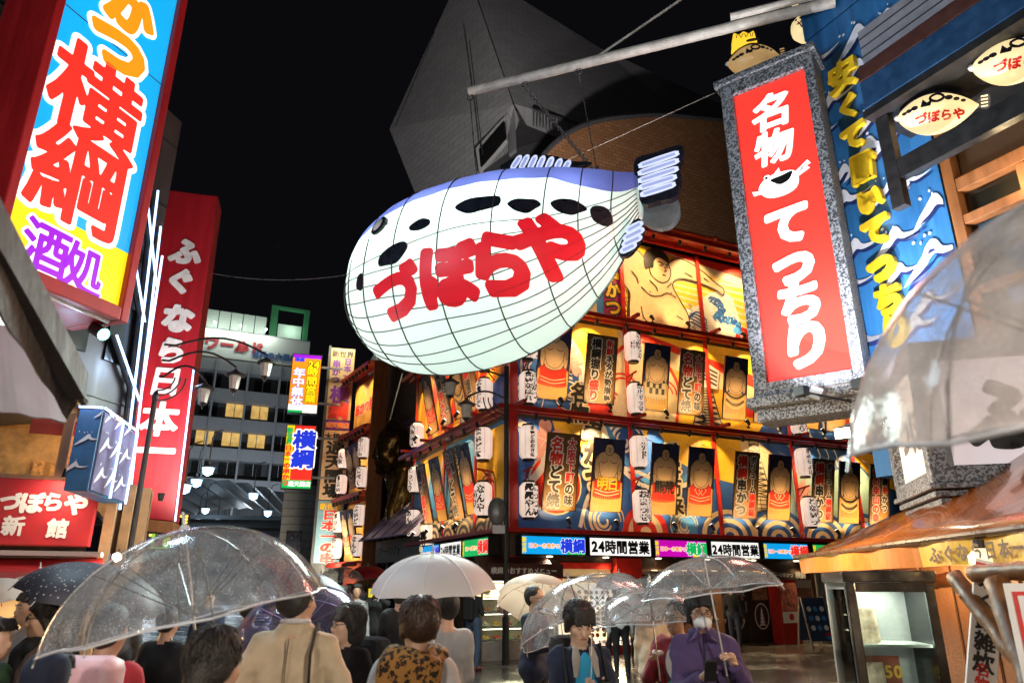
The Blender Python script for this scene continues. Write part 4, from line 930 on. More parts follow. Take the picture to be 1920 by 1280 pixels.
# lettering and spots wrapped on both flanks
def wrap(mb, sgn=1):
    bm = bmesh.new(); me = mb.mesh('tmp', FRED); bm.from_mesh(me); bpy.data.meshes.remove(me)
    for k in range(-26, 26): bmesh.ops.bisect_plane(bm, geom=bm.verts[:] + bm.edges[:] + bm.faces[:], plane_co=(k * .1, 0, 0), plane_no=(1, 0, 0))
    for k in range(52, 80): bmesh.ops.bisect_plane(bm, geom=bm.verts[:] + bm.edges[:] + bm.faces[:], plane_co=(0, 0, k * .1), plane_no=(0, 0, 1))
    for v in bm.verts:
        x, y, z = on_side(v.co.x, v.co.z, .014); v.co = (x, sgn * y, z)
    me = bpy.data.meshes.new('wrapped'); bm.to_mesh(me); bm.free(); me.polygons.foreach_set('use_smooth', [True] * len(me.polygons)); return me
def flank(px, py):
    """pixel -> (s, z) on the near flank"""
    d = ray(px, py); best = None
    for k in range(400):
        t = 8.0 + k * .012; p = EYEV + d * t - ff.o; l = Vector((p.dot(ff.u), p.dot(ff.n), p.z))
        if S_[0] < l.x < S_[-1]:
            zc, hh, ww = sec(l.x); q = ((l.z - zc) / hh) ** 2 + (l.y / ww) ** 2
            if q < 1: return l.x, l.z
            if best is None or q < best[0]: best = (q, l.x, l.z)
    return (best[1], best[2]) if best else (0, 6.5)
mb = MB()
for c, px, py, szx, szz in (('づ', 742, 548, 1.0, .82), ('ぼ', 838, 512, 1.0, .9), ('ら', 938, 492, .98, .92), ('や', 1030, 460, 1.0, .95)):
    s, z = flank(px, py); put_text(mb, c, s, z, szz, 0, 0, bold=.075, sx=szx * 1.0)
for sg in (1, -1):
    q = mb if sg == 1 else MB()
    if sg == -1:
        q.v = [(-.2 - v[0] + 0, v[1], v[2]) for v in mb.v]; q.f = [tuple(reversed(f)) for f in mb.f]; q.m = mb.m
    me = wrap(q, sg); me.materials.clear(); me.materials.append(FRED); o = obj('lettering', me, fish); o['kind'] = 'stuff'
for px, py, rx, rz, a in ((735, 478, .30, .15, .25), (788, 422, .17, .10, .2), (898, 384, .33, .15, .12), (983, 385, .22, .13, .05), (1066, 388, .22, .13, -.05), (1128, 405, .16, .16, 0), (676, 530, .1, .14, 0)):
    s, z = flank(px, py); mb = MB(); r = random.Random(px)
    mb.flat(smooth([(s + rx * r.uniform(.85, 1.15) * math.cos(t) - a * rz * math.sin(t), z + rz * r.uniform(.85, 1.15) * math.sin(t) + a * rx * math.cos(t)) for t in (2 * math.pi * q / 9 for q in range(9))], 4), 0)
    me = wrap(mb); me.materials.clear(); me.materials.append(FBLK); obj('spot', me, fish)
# eye
s, z = flank(712, 424); x, y, zz = on_side(s, z); mb = MB(); a = Matrix.Translation((x, y + .02, zz)) @ Matrix.Rotation(rad(70), 4, 'X') @ Matrix.Rotation(rad(-25), 4, 'Y')
mb.lathe([(.17, -.02), (.17, .03), (.12, .05)], 18, 0, a); mb.lathe([(.115, .05), (.06, .075), (0, .08)], 18, 1, a, cap=False); mb.build('eye', [FBLK, WHT], fish)
# fins
def fin(name, px_pts, out, rays_, thick=.05):
    pts = smooth([ff.px(*p, out) for p in px_pts], 3); mb = MB(); mb.prism(pts, -out - thick, -out + thick, 0); o = mb.build(name, FBLK, fish, bevel=.015)
    mb = MB()
    for a, b in rays_:
        (ax, az), (bx, bz) = ff.px(*a, out + thick), ff.px(*b, out + thick); l = math.hypot(bx - ax, bz - az); an = math.atan2(bz - az, bx - ax)
        mb.flat([((ax + bx) / 2 + p[0] * math.cos(an) - p[1] * math.sin(an), (az + bz) / 2 + p[0] * math.sin(an) + p[1] * math.cos(an)) for p in smooth([(-l / 2, -.055), (l / 2, -.055), (l / 2 + .055, 0), (l / 2, .055), (-l / 2, .055), (-l / 2 - .055, 0)], 2)], -out - thick - .005, 0)
        mb.ribbon([(ax, az), (bx, bz)], .05, -out - thick - .009, 1)
    mb.build('fin_ray', [em('fin_ray_glow', (.62, .68, .95), .9), em('fin_ray_inner', (.36, .42, .72), .7)], o); return o
fin('tail_fin', [(1196, 300), (1230, 290), (1275, 276), (1283, 290), (1274, 318), (1278, 335), (1268, 372), (1240, 380), (1205, 386), (1195, 350), (1190, 320)], .1,
    [((1204, 310), (1266, 289)), ((1203, 324), (1266, 303)), ((1203, 338), (1265, 318)), ((1204, 351), (1262, 333)), ((1207, 364), (1260, 347))], .07)
fin('dorsal_fin', [(938, 318), (960, 300), (985, 292), (1040, 294), (1075, 304), (1110, 306), (1080, 316), (1000, 318)], .0,
    [((962, 314), (974, 296)), ((978, 314), (988, 295)), ((994, 315), (1003, 296)), ((1010, 315), (1018, 297)), ((1027, 315), (1034, 299)), ((1044, 315), (1050, 302)), ((1060, 315), (1066, 305))], .04)
fin('ventral_fin', [(1160, 478), (1172, 440), (1190, 415), (1204, 415), (1208, 440), (1195, 465), (1178, 482)], .25, [((1178, 432), (1200, 420)), ((1174, 446), (1202, 432)), ((1172, 458), (1198, 446)), ((1168, 470), (1188, 460))], .05)
mb = MB(); lobe = smooth([ff.px(*p, -.5) for p in [(1196, 395), (1230, 372), (1268, 375), (1276, 400), (1262, 425), (1235, 432), (1208, 420)]], 4); mb.prism(lobe, .42, .55); mb.build('rear_fin', pm('smoky_fin', (.16, .17, .19), .2), fish, bevel=.03)
for s, pw in ((-1.75, 40), (-.75, 95), (.45, 60), (1.4, 20)):
    zc, hh, ww = sec(s); light('POINT', fish, (s, -.55 * ww, zc + .42), pw, (.85, 1.0, .92), size=.12)
# ---- boom
bmm = pm('white_weathered_tube', (.60, .56, .52), .5, var=.3, scale=5, bump=.1)
bo = ff.px(880, 172); be = ff.px(1565, 4)
boom = empty('hanging_boom', ff.w(bo[0], 0, bo[1]), ff.ang, 'long white steel boom carrying the pufferfish lantern', 'boom')
L = be[0] - bo[0]; dz = be[1] - bo[1]
def bz(x): return dz * x / L
mb = MB(); mb.tube([(0, 0, 0), (L, 0, dz)], .085, 14); mb.build('tube', bmm, boom, smooth=False)
mb = MB(); mb.tube([(L * .75, -.12, bz(L * .75) + .1), (L, -.12, dz + .1)], .06, 10); mb.build('sleeve', bmm, boom)
for q in (.02, 1.07, 2.05):
    mb = MB(); z0 = bz(q) - .085; mb.tube([(q + .055 * math.cos(t), 0, z0 - .05 + .055 * math.sin(t)) for t in (2 * math.pi * i / 12 for i in range(13))], .013, 5, cap=False); mb.build('shackle', CHROME, boom)
mb = MB(); mb.tube([(2.4, 0, bz(2.4) + .08), (L * .95, .4, dz + 2.2)], .022, 6); mb.build('stay_rod', bmm, boom)
for (q, s, n) in ((.02, -.35, 'hanging wire at the outer end of the boom'), (2.05, 1.75, 'hanging wire behind the chain near the fish tail')):
    mb = MB(); p0 = Vector((bo[0] + q, 0, bo[1] + bz(q) - .18)); p1 = Vector((s, 0, itp(s, PT))); 
    mb.tube([p0, p1], .009, 5); o = mb.build('hanging_wire', CHROME); o.location = ff.w(0, 0, 0); o.rotation_euler = (0, 0, ff.ang); tag(o, n, 'wire', 'wires holding the fish')
p0 = Vector((bo[0] + 1.07, 0, bo[1] + bz(1.07) - .18)); p1 = Vector((1.72, 0, itp(1.72, PT) + .02)); ch = empty('suspension_chain', ff.w(0, 0, 0), ff.ang, 'thin chain running from the boom to the fish tail', 'chain')
n = 40; d = (p1 - p0) / n; mb0 = MB(); mb0.tube([(.03 * math.cos(t), 0, .05 * math.sin(t)) for t in (2 * math.pi * i / 8 for i in range(9))], .009, 4, cap=False); lk = mb0.mesh('chain_link', CHROME)
for i in range(n): o = obj('chain_link', lk, ch, p0 + d * (i + .5)); o.rotation_euler = (0, math.atan2(d.x, d.z), (i % 2) * 1.4)
mb = MB(); s = 1.75; mb.tube([(s, 0, itp(s, PT)), (s, 0, itp(s, PT) + .14)], .03, 6); mb.build('lifting_eye', CHROME, fish)
# mooring lines
def wire_line(name, a, b, r, label, sagz=0., mat=CHROME, group=None):
    a, b = Vector(a), Vector(b); mb = MB(); n = 14
    mb.tube([a.lerp(b, i / n) + Vector((0, 0, -sagz * 4 * (i / n) * (1 - i / n))) - a for i in range(n + 1)], r, 5)
    o = mb.build(name, mat); o.location = a; return tag(o, label, 'wire', group)
wire_line('mooring_line', ff.w(-2.55, 0, 6.9), atY(385, 510, 11.2), .006, 'thin mooring line from the fish nose to the red tower sign', .15)
wire_line('mooring_line', ff.w(.6, 0, 8.15), atY(1350, 170, 9.6), .006, 'thin mooring line from the fish back to the speckled sign frame', .0)
wire_line('mooring_line', ff.w(-.9, -.2, 7.95), ff.w(-1.35, -1.36, 6.9), .012, 'dark strap running over the fish shoulder', .0, BLK)

light('AREA', fish, (-.2, -.3, 4.72), 700, (.84, 1.0, .92), (rad(-20), 0, 0), 2.0)

# ================================================================== right hand: fugu restaurant front with waves, signs and eaves
def granite():
    m, nt, o = newmat('speckled_granite'); b = N(nt, 'ShaderNodeBsdfPrincipled', i_Roughness=.45); tc = N(nt, 'ShaderNodeTexCoord'); no = N(nt, 'ShaderNodeTexNoise', i_Scale=34.0, i_Detail=2.5, i_Distortion=.6)
    cr = N(nt, 'ShaderNodeValToRGB'); cr.color_ramp.elements[0].position = .46; cr.color_ramp.elements[1].position = .54; cr.color_ramp.elements[0].color = (.035, .037, .045, 1); cr.color_ramp.elements[1].color = (.25, .265, .30, 1)
    nt.links.new(tc.outputs['Object'], no.inputs['Vector']); nt.links.new(no.outputs['Fac'], cr.inputs[0]); nt.links.new(cr.outputs[0], b.inputs['Base Color'])
    bp = N(nt, 'ShaderNodeBump', i_Strength=.6, i_Distance=.02); nt.links.new(no.outputs['Fac'], bp.inputs['Height']); nt.links.new(bp.outputs[0], b.inputs['Normal']); nt.links.new(b.outputs[0], o.inputs[0]); return m
GRAN = granite()
WF = Fr((4.71, 9.3), -63)
fugu = empty('fugu_restaurant', WF.o, WF.ang, 'blue fugu restaurant front painted with white waves and hung with eaves', 'building')
def wbox(name, mat, *a, bevel=0.): mb = MB(); mb.box(*a); return mb.build(name, mat, fugu, bevel=bevel)
WALLB = pm('wave_wall_blue', (.022, .13, .34), .5, var=.3, streak=True)
for i in range(2): wbox('wall_panel', WALLB, .02 + i * .61, .625 + i * .61, 0, .3, 3.0, 9.92)
wbox('wall_panel', WALLB, 1.24, 1.62, -.03, .3, 3.0, 9.9); wbox('back_wall', GREYD, .1, 9, .31, 4.5, 0, 10.6)
wbox('upper_wall', WALLB, .02, 6, .0, .3, 9.96, 13)
r = random.Random(11); mb = MB()
def crest(mb, x, z, s, i):
    y = -.006 - .0016 * (i % 6)
    p = smooth([(x - s, z - .55 * s), (x - .35 * s, z + .12 * s), (x - .05 * s, z + .42 * s), (x + .12 * s, z + .36 * s), (x + .25 * s, z + .12 * s), (x + .6 * s, z + .05 * s), (x + s, z + .10 * s), (x + .55 * s, z - .05 * s), (x + .2 * s, z - .06 * s), (x + .0 * s, z + .02 * s), (x - .3 * s, z - .2 * s)], 3)
    q = [(a + .06 * s, b - .13 * s) for a, b in p]; mb.flat(q, y, 1); mb.flat(p, y - .011, 0)
    for k in range(4): mb.flat(smooth([(x - .55 * s + .12 * k * s + r.uniform(-.05, .05), z + .35 * s + r.uniform(0, .2) * s + d) for d in (0,)] * 1 + [(x - .5 * s + .12 * k * s, z + .4 * s), (x - .46 * s + .12 * k * s, z + .46 * s)], 3) if False else ell(x - .55 * s + .16 * k * s + r.uniform(-.05, .05), z + .42 * s + r.uniform(-.05, .2) * s, .035 * s * r.uniform(.8, 1.6), .05 * s, 8), y - .012, 0)
for i in range(30):
    crest(mb, .25 + (i % 3) * .55 + r.uniform(-.2, .2), 3.6 + (i // 3) * .64 + r.uniform(-.15, .15), r.uniform(.3, .52), i)
mb.v = [(min(1.6, max(.03, p[0])), p[1] - (.03 if p[0] > 1.23 else 0), p[2]) for p in mb.v]
o = mb.build('painted_wave', [pm('wave_white', (.66, .68, .76), .5, var=.15), pm('wave_navy', (.008, .018, .10), .5)], fugu); o['kind'] = 'stuff'
mb = MB(); put_y = pm('raised_yellow', (.86, .56, .02), .4, var=.1)
for c, px, py, sz in (('安', 1580, 142, .50), ('く', 1592, 200, .40), ('て', 1601, 256, .44), ('旨', 1618, 314, .46), ('い', 1632, 374, .42), ('て', 1642, 432, .46), ('っ', 1652, 495, .52), ('ち', 1668, 560, .46), ('り', 1680, 618, .46)):
    x, z = WF.px(px, py, .06); put_text(mb, c, x, z, sz, -.10, 0, bold=.06, ext=.085, slant=.1)
o = mb.build('raised_lettering', put_y, fugu); o['kind'] = 'stuff'
# eaves, dark soffit, timber windows
x0, ze = WF.px(1625, 225, .9)
wbox('eave', BLK, x0, 7, -.95, .3, ze, ze + .10); wbox('fascia', pm('navy_fascia', (.012, .05, .13), .45, var=.3), x0 + .05, 7, -.97, -.92, ze + .11, ze + .5); wbox('fascia', pm('maroon_fascia', (.06, .02, .015), .5), x0 + .05, 7, -.98, -.92, ze + .51, ze + .72)
wbox('gutter', pm('pale_siding', (.30, .30, .36), .5), x0 + .1, 7, -.9, .3, ze + .75, ze + 1.3)
for k in range(3): wbox('siding_groove', GREYD, x0 + .1, 7, -.905, -.9, ze + .88 + .14 * k, ze + .90 + .14 * k)
xbm, zbm = WF.px(1690, 322, .75)
wbox('beam', BLK, xbm, 7, -.8, -.68, zbm - .1, zbm + .16); wbox('post', BLK, xbm - .17, xbm - .005, -.8, -.68, zbm - .45, ze - .01)
xw, zw = WF.px(1762, 300, .05)
wbox('shop_interior', pm('warm_interior', (.12, .06, .03), .7), xw + .1, 6.8, .18, .29, 3.2, ze - .2)
for a, b, c, d in ((xw, xw + .13, 3.2, ze - .1), (xw + .135, 7, ze - 1.05, ze - .88), (xw + .135, 7, ze - 1.5, ze - 1.38), (xw + .8, xw + .9, 3.2, ze - 1.055), (xw + 1.6, xw + 1.7, 3.2, ze - 1.055), (xw + .135, xw + .79, 4.9, 5.0), (xw + .91, xw + 1.59, 4.9, 5.0)): wbox('window_frame', WOOD, a, b, -.08 - .004 * random.random(), .1, c, d, bevel=.008)
wbox('window_pane', glass_mat(), xw + .135, 6.8, .05, .055, 3.2, ze - 1.06)
wbox('blue_poster', LBL, xw + .35, xw + .75, .08, .1, ze - 2.6, ze - 1.9); wbox('blue_poster', LBL, xw + .2, xw + .62, .08, .1, ze - 1.85, ze - 1.5); wbox('blue_poster', REDP, xw + .95, xw + 1.5, .08, .1, ze - 2.7, ze - 1.95)
light('POINT', fugu, (xw + .9, -.3, ze - 1.3), 10, (1, .75, .4), size=.1)
# ---- small fugu lanterns
FC = em('fugu_lantern_cream', (1, .78, .40), .78, var=.16, scale=3)
FCD = em('fugu_lantern_dim', (.9, .55, .22), .32, var=.3, scale=5)
def small_fugu(pos, ang, L, label, mat, txt='づぼらや', tilt=0.):
    t = empty('fugu_lantern', pos, 0, label, 'lantern', rot=(rad(24), tilt, ang)); ns, na = 22, 24; mb = MB(); P = []
    prof = lambda u: (math.sin(math.pi * min(1, u * 1.02)) ** .72) * (1 - .25 * u)
    for i in range(ns + 1):
        u = i / ns; rr = .40 * L * prof(u) + .012 * L
        for j in range(na): a = 2 * math.pi * j / na; P.append(((u - .5) * L, -rr * math.cos(a), rr * .86 * math.sin(a)))
    mb.v = P
    for i in range(ns):
        for j in range(na):
            mb.f.append((i * na + j, (i + 1) * na + j, (i + 1) * na + (j + 1) % na, i * na + (j + 1) % na)); aa = 2 * math.pi * (j + .5) / na; mb.m.append(1 if math.sin(aa) > .78 else 0)
    mb.f += [tuple(range(na - 1, -1, -1)), tuple(range(ns * na, (ns + 1) * na))]; mb.m += [0, 0]
    mb.build('body', [mat, FBLK], t, smooth=True)
    def side_pt(x, z, off=.006):
        u = x / L + .5; rr = .40 * L * prof(max(.02, min(.98, u))) + .012 * L; s = max(-.95, min(.95, z / (rr * .86))); return (x, -rr * math.sqrt(1 - s * s) - off, s * rr * .86)
    mb = MB()
    for k, (x, z, q) in enumerate(((-.40, .02, .03), (-.34, .04, .035), (-.27, .06, .04), (.0, .15, .09), (.14, .13, .045), (.23, .10, .035), (.31, .07, .03))): mb.flat(ell(x * L, z * L, q * L * 1.1, q * L * .8, 12), 0)
    mb.flat([(-.2 * L, .05 * L), (-.08 * L, .05 * L), (-.05 * L, .14 * L), (-.12 * L, .10 * L), (-.17 * L, .16 * L)], 0); mb.v = [side_pt(p[0], p[2]) for p in mb.v]; mb.build('spot', FBLK, t)['kind'] = 'stuff'
    mb = MB(); put_text(mb, txt, .03 * L, -.10 * L, .15 * L, 0, 0, bold=.05); mb.v = [side_pt(p[0], p[2], .009) for p in mb.v]; mb.build('lettering', em('fugu_letters', (.55, .01, .01), .6, var=.05), t)['kind'] = 'stuff'
    mb = MB(); mb.prism(smooth([(.46 * L, .05 * L), (.60 * L, .14 * L), (.63 * L, .02 * L), (.60 * L, -.08 * L), (.46 * L, -.02 * L)], 2), -.015, .015, 0)
    for k in range(4): mb.box(.52 * L, .60 * L, -.02, .02, (-.04 + .045 * k) * L, (-.02 + .045 * k) * L, 1)
    mb.build('tail_fin', [FBLK, mat], t)
    mb = MB(); mb.lathe([(.05 * L, .30 * L), (.16 * L, .33 * L), (.14 * L, .37 * L), (.02, .38 * L)], 14); mb.build('top_ring', FBLK, t); mb = MB(); mb.tube([(0, 0, .37 * L), (0, 0, .37 * L + .4)], .01, 5); mb.build('hook', BLK, t)
    mb = MB(); mb.lathe([(.0, -.54 * L), (.035 * L, -.52 * L), (.05 * L, -.49 * L)], 10, M=Matrix.Rotation(rad(90), 4, 'Y')); mb.build('mouth', WHT, t)
    return t
def weave(px, py): x, z = WF.px(px, py, .5); return WF.w(x, -.5, z)
small_fugu(weave(1757, 210), rad(-30), .86, 'cream fugu lantern under the black eave, nearer the wave wall', FC, tilt=rad(8))
small_fugu(weave(1905, 112), rad(-30), .84, 'cream fugu lantern under the black eave, beside the timber window', FC, tilt=rad(8))
small_fugu(atY(1412, 112, 9.8), rad(-10), .85, 'dim spotted fugu lantern wearing a crown above the red sign', FCD, '', tilt=rad(-4))
t = empty('crown_lamp', atY(1394, 82, 9.75), rad(-10), 'small yellow glowing crown above the dim fugu lantern', 'lamp'); mb = MB(); mb.prism(smooth([(-.17, -.13), (.17, -.13), (.18, .02), (.16, .14), (.08, .10), (.0, .15), (-.08, .10), (-.16, .14), (-.18, .02)], 3), -.12, .12); mb.build('crown', em('crown_yellow', (1, .62, .04), 1.0), t, bevel=.03)
mb = MB(); [mb.ribbon([(-.13 + .085 * k, .02), (-.11 + .085 * k, .09), (-.07 + .085 * k, .09), (-.06 + .085 * k, .02)], .012, -.123, 0) for k in range(4)]; mb.build('ink_lines', INK, t)['kind'] = 'stuff'
for py, nm in ((52, 'lower'), (-4, 'upper')):
    t = empty('round_lantern', atY(1508, py + 2, 9.6), rad(-15), f'round cream fugu lantern on the steel post, {nm} of two', 'lantern', 'round lanterns on the steel post'); mb = MB(); mb.lathe([(.02, -.24), (.12, -.21), (.2, -.1), (.215, 0), (.2, .1), (.12, .2), (.03, .23)], 18); mb.build('body', FC, t, smooth=True)
    for k in range(5): mb = MB(); mb.lathe([(.0, .006), (.022, .004)], 8, M=Matrix.Rotation(-.7 + .35 * k, 4, 'Z') @ Matrix.Translation((0, -.213, .06)) @ Matrix.Rotation(rad(90), 4, 'X')); mb.build('spot', FBLK, t)
    letters(t, [dict(text='や', x=-.08, z=-.08, size=.16, fill=REDP, y=-.225)])
wall_post = MB(); p = atY(1538, 30, 9.7); wall_post.tube([(0, 0, -.9), (0, 0, 2.5)], .05, 8); tag(wall_post.build('steel_post', BLK, loc=p), 'dark steel post carrying the round lanterns at the boom root', 'post')
# ---- the tall red sign
SF = Fr(atY(1480, 440, 9.0), -37)
rs = empty('tall_red_sign', SF.w(0, 0, 0), SF.ang, 'tall lit red sign lettered 名物てっちり in a speckled grey frame', 'sign')
Zb, Zt = 4.28, 8.92; mb = MB(); mb.box(-.53, .53, .0, .2, Zb, Zt); mb.build('lit_panel', em('tall_red_panel', lin(252, 58, 48), .9, var=.06), rs)
for a, b, c, d in ((-.72, -.54, Zb - .2, Zt + .22), (.54, .68, Zb - .2, Zt + .22), (-.54, .54, Zt + .01, Zt + .22), (-.54, .54, Zb - .2, Zb - .01)): mb = MB(); mb.box(a, b, -.07, .45, c, d); mb.build('frame', GRAN, rs, bevel=.012)
mb = MB(); mb.box(-.535, .535, .21, .5, Zb, Zt); mb.build('housing', GREYD, rs)
mb = MB(); mb.box(-.82, .95, -.14, .5, Zb - .34, Zb - .205); mb.build('base_moulding', GRAN, rs, bevel=.01); mb = MB(); mb.box(-.74, 1.4, .0, .5, Zb - .52, Zb - .345); mb.build('base_moulding', GRAN, rs, bevel=.01)
mb = MB(); mb.box(-.80, .74, -.12, .5, Zt + .225, Zt + .33); mb.build('top_moulding', GRAN, rs, bevel=.01)
LW = em('lit_white_letters', (1, .95, .92), 1.25, var=.03)
sp = []
for c, px, py, sz in (('名', 1448, 208, .62), ('物', 1452, 275, .58), ('て', 1475, 420, .66), ('っ', 1487, 492, .70), ('ち', 1500, 565, .66), ('り', 1512, 643, .70)):
    x, z = SF.px(px, py); sp.append(dict(text=c, x=x, z=z, size=sz, fill=LW, bold=.065, y=-.012, slant=.12))
letters(rs, sp)
cx, cz = SF.px(1462, 345); mb = MB(); u = .30
mb.flat(smooth([(cx - .30, cz + .02), (cx - .20, cz + .14), (cx - .05, cz + .18), (cx + .18, cz + .16), (cx + .27, cz + .06), (cx + .24, cz - .12), (cx + .08, cz - .2), (cx - .14, cz - .19), (cx - .26, cz - .1)], 4), -.012, 0)
mb.flat([(cx + .22, cz + .10), (cx + .42, cz + .24), (cx + .46, cz + .17), (cx + .40, cz + .15), (cx + .44, cz + .10), (cx + .26, cz + .02)], -.013, 0); mb.flat([(cx - .28, cz - .03), (cx - .40, cz + .0), (cx - .38, cz - .08), (cx - .27, cz - .08)], -.013, 0)
mb.flat(smooth([(cx - .12, cz + .10), (cx + .05, cz + .12), (cx + .2, cz + .14), (cx + .14, cz + .02), (cx + .02, cz - .02), (cx - .06, cz + .03)], 3), -.016, 1); mb.flat([(cx - .1, cz + .14), (cx + .02, cz + .26), (cx + .04, cz + .15)], -.014, 0); mb.flat(ell(cx - .16, cz + .15, .055, .05), -.017, 0); mb.flat(ell(cx - .17, cz + .15, .022, .022, 10), -.02, 1); mb.ribbon([(cx - .16 + .055 * math.cos(t * .45), cz + .15 + .05 * math.sin(t * .45)) for t in range(15)], .008, -.0205, 1)
for k in range(16): mb.flat(ell(cx - .2 + .027 * k, cz + .0 - .05 * math.sin(k * 1.7) - .03, .008, .008, 6), -.018, 1)
for k in range(4): mb.ribbon([(cx + .27 + .015 * k, cz + .07 + .02 * k), (cx + .42, cz + .12 + .03 * k)], .008, -.018, 1)
mb.build('fish_emblem', [LW, EINK], rs)
# small floodlight on an arm below it
t = empty('floodlight', SF.w(.5, -.9, Zb - .95), SF.ang, 'small lit floodlight on a thin arm below the red sign', 'floodlight'); mb = MB(); mb.tube([(1.2, .8, .2), (.2, .0, .12), (0, 0, .05)], .016, 6); mb.build('arm', ALU, t); mb = MB(); mb.box(-.09, .09, -.06, .06, -.09, .05); mb.build('lamp_head', BLK, t, bevel=.01); mb = MB(); mb.box(-.08, .08, -.07, -.062, -.085, .03); mb.build('lamp_glass', em('flood_glass', (1, .9, .72), 10, var=0), t); light('SPOT', t, (0, -.1, 0), 60, (1, .85, .6), aim((0, 0, 0), (-.2, -1, -.6)), .05, 120, .6)
t = empty('floodlight', SF.w(.15, -.25, Zb - .3), SF.ang, 'unlit grey floodlight on the ledge under the red sign', 'floodlight'); mb = MB(); mb.box(-.09, .07, -.1, .04, -.1, .06, M=Matrix.Rotation(.5, 4, 'Y')); mb.build('lamp_head', ALU, t, bevel=.015); mb = MB(); mb.tube([(.05, .1, .08), (.8, .2, .14)], .018, 6); mb.build('arm', ALU, t)
# ---- box sign with the speckled frame
XF = Fr(atY(1738, 800, 7.0), -15)
t = empty('box_sign', XF.w(0, 0, 0), XF.ang, 'pale box sign lettered ふ in a speckled frame above the orange awning', 'sign'); za, zb_ = 2.72, 3.85
mb = MB(); mb.box(.03, 1.9, .03, 1.3, za, zb_); mb.build('lit_panel', em('dim_white_panel', (.9, .80, .84), .48), t)
for a in ((-.06, .16, -.06, .1, za - .1, zb_ + .2), (.16, 2.0, -.06, .1, za - .1, za + .06), (.16, 2.0, -.06, .1, zb_, zb_ + .2), (-.06, .09, .101, 1.4, za - .1, za + .02), (-.06, .09, .101, 1.4, zb_, zb_ + .2), (-.06, .09, 1.25, 1.42, za + .02, zb_)): mb = MB(); mb.box(*a); mb.build('frame', GRAN, t, bevel=.012)
for k in range(3): mb = MB(); mb.box(-.10 + .05 * k, 2.0, -.10 + .05 * k, 1.4, za - .16 - .07 * k, za - .105 - .07 * k); mb.build('base_moulding', GRAN, t, bevel=.01)
letters(t, [dict(text='ふ', x=.72, z=3.28, size=.75, fill=EINK, y=.02, bold=.07), dict(text='ぐ', x=1.5, z=3.28, size=.75, fill=EINK, y=.02, bold=.07)])
mb = MB(); mb.box(.018, .028, .12, 1.24, za + .03, zb_ - .01); mb.build('side_panel', em('side_panel_white', (1, .88, .74), .95), t)
mb = MB(); put_text(mb, 'つぼ', -.68, 3.25, .5, 0, 0, bold=.05); mb.v = [(.012, -p[0], p[2]) for p in mb.v]; mb.build('lettering', pm('grey_ink', (.2, .17, .15), .6), t)['kind'] = 'stuff'
# ---- food stall: glossy orange awning, chiller, logs, boards
st = empty('stall_awning', (3.2, 6.6, 0), 0, 'glossy orange vinyl awning with a yellow lettered valance', 'awning'); o3 = Vector((3.2, 6.6, 0))
A = atZ(1490, 1044, 2.02); B_ = atZ(1925, 992, 2.02) + Vector((-.25, -2.2, 0)); B_.z = 2.02
n = 24; mb = MB(); rows = 7
def awn(i, j):
    p = A.lerp(B_, i / n); v = j / (rows - 1); sag = .05 * math.sin(math.pi * v) + .02 * math.sin(i * 1.9) * math.sin(math.pi * v)
    q = p + Vector((1.75 * v * min(1, .25 + i / 7), .25 * v, 1.0 * v * min(1, .12 + i / 8) - sag)); return q - o3
V = [awn(i, j) for i in range(n + 1) for j in range(rows)]; mb.add(V, [(i * rows + j, i * rows + j + 1, (i + 1) * rows + j + 1, (i + 1) * rows + j) for i in range(n) for j in range(rows - 1)])
VIN = pm('orange_vinyl', (.22, .060, .010), .2, var=.3, scale=3, bump=.05, bscale=5, coat=.4); o = mb.build('canopy', VIN, st, smooth=True); md = o.modifiers.new('t', 'SOLIDIFY'); md.thickness = .01
mb = MB(); mb.tube([A - o3, B_ - o3], .028, 8); mb.build('front_bar', pm('brown_bar', (.10, .05, .025), .3), st)
vf = Fr(A, math.degrees(math.atan2(B_.y - A.y, B_.x - A.x))); ln = (B_ - A).length; va = math.atan2(B_.y - A.y, B_.x - A.x)
mb = MB(); k = 60
for i in range(k + 1): mb.v += [(ln * i / k, .02 * math.sin(i * .7), 0), (ln * i / k, .03 * math.sin(i * .7 + .4), -.17)]
mb.f = [(2 * i, 2 * i + 1, 2 * i + 3, 2 * i + 2) for i in range(1 if True else 0, k)]; mb.m = [0 if i < k * .47 else 1 for i in range(1, k)]
val = mb.build('valance', [pm('orange_cloth', (.62, .17, .015), .5), pm('yellow_cloth', (.78, .40, .02), .5)], st, loc=A - o3 + Vector((0, 0, -.03)), rot=(0, 0, va)); 
for q, c in enumerate('ふぐなら日本一 '):
    px = 1762 + q * 27; d = ray(px, 1032); tt = (Vector((A.x, A.y, 0)) - EYEV).dot(vf.n) / d.dot(vf.n); p = EYEV + d * tt; x = (p - A).dot(vf.u)
    if q: letters(val, [dict(text=pc, x=px_, z=-.085, size=.125, fill=BRN, bold=.045, y=-.045, sx=abs(x - px_) / .125 * .86)])
    pc, px_ = c, x
mb = MB(); mb.tube([A + Vector((.9, -1.2, .0)) - o3, A + Vector((2.0, -2.4, -.15)) - o3], .02, 6); mb.build('stay_arm', WHT, st)
light('POINT', st, (.5, -1.3, 1.75), 55, (1, .62, .28), size=.07); light('POINT', st, (.75, .3, 1.8), 45, (1, .62, .28), size=.07); light('POINT', st, (-.5, 1.2, 2.6), 110, (1, .7, .38), size=.06)
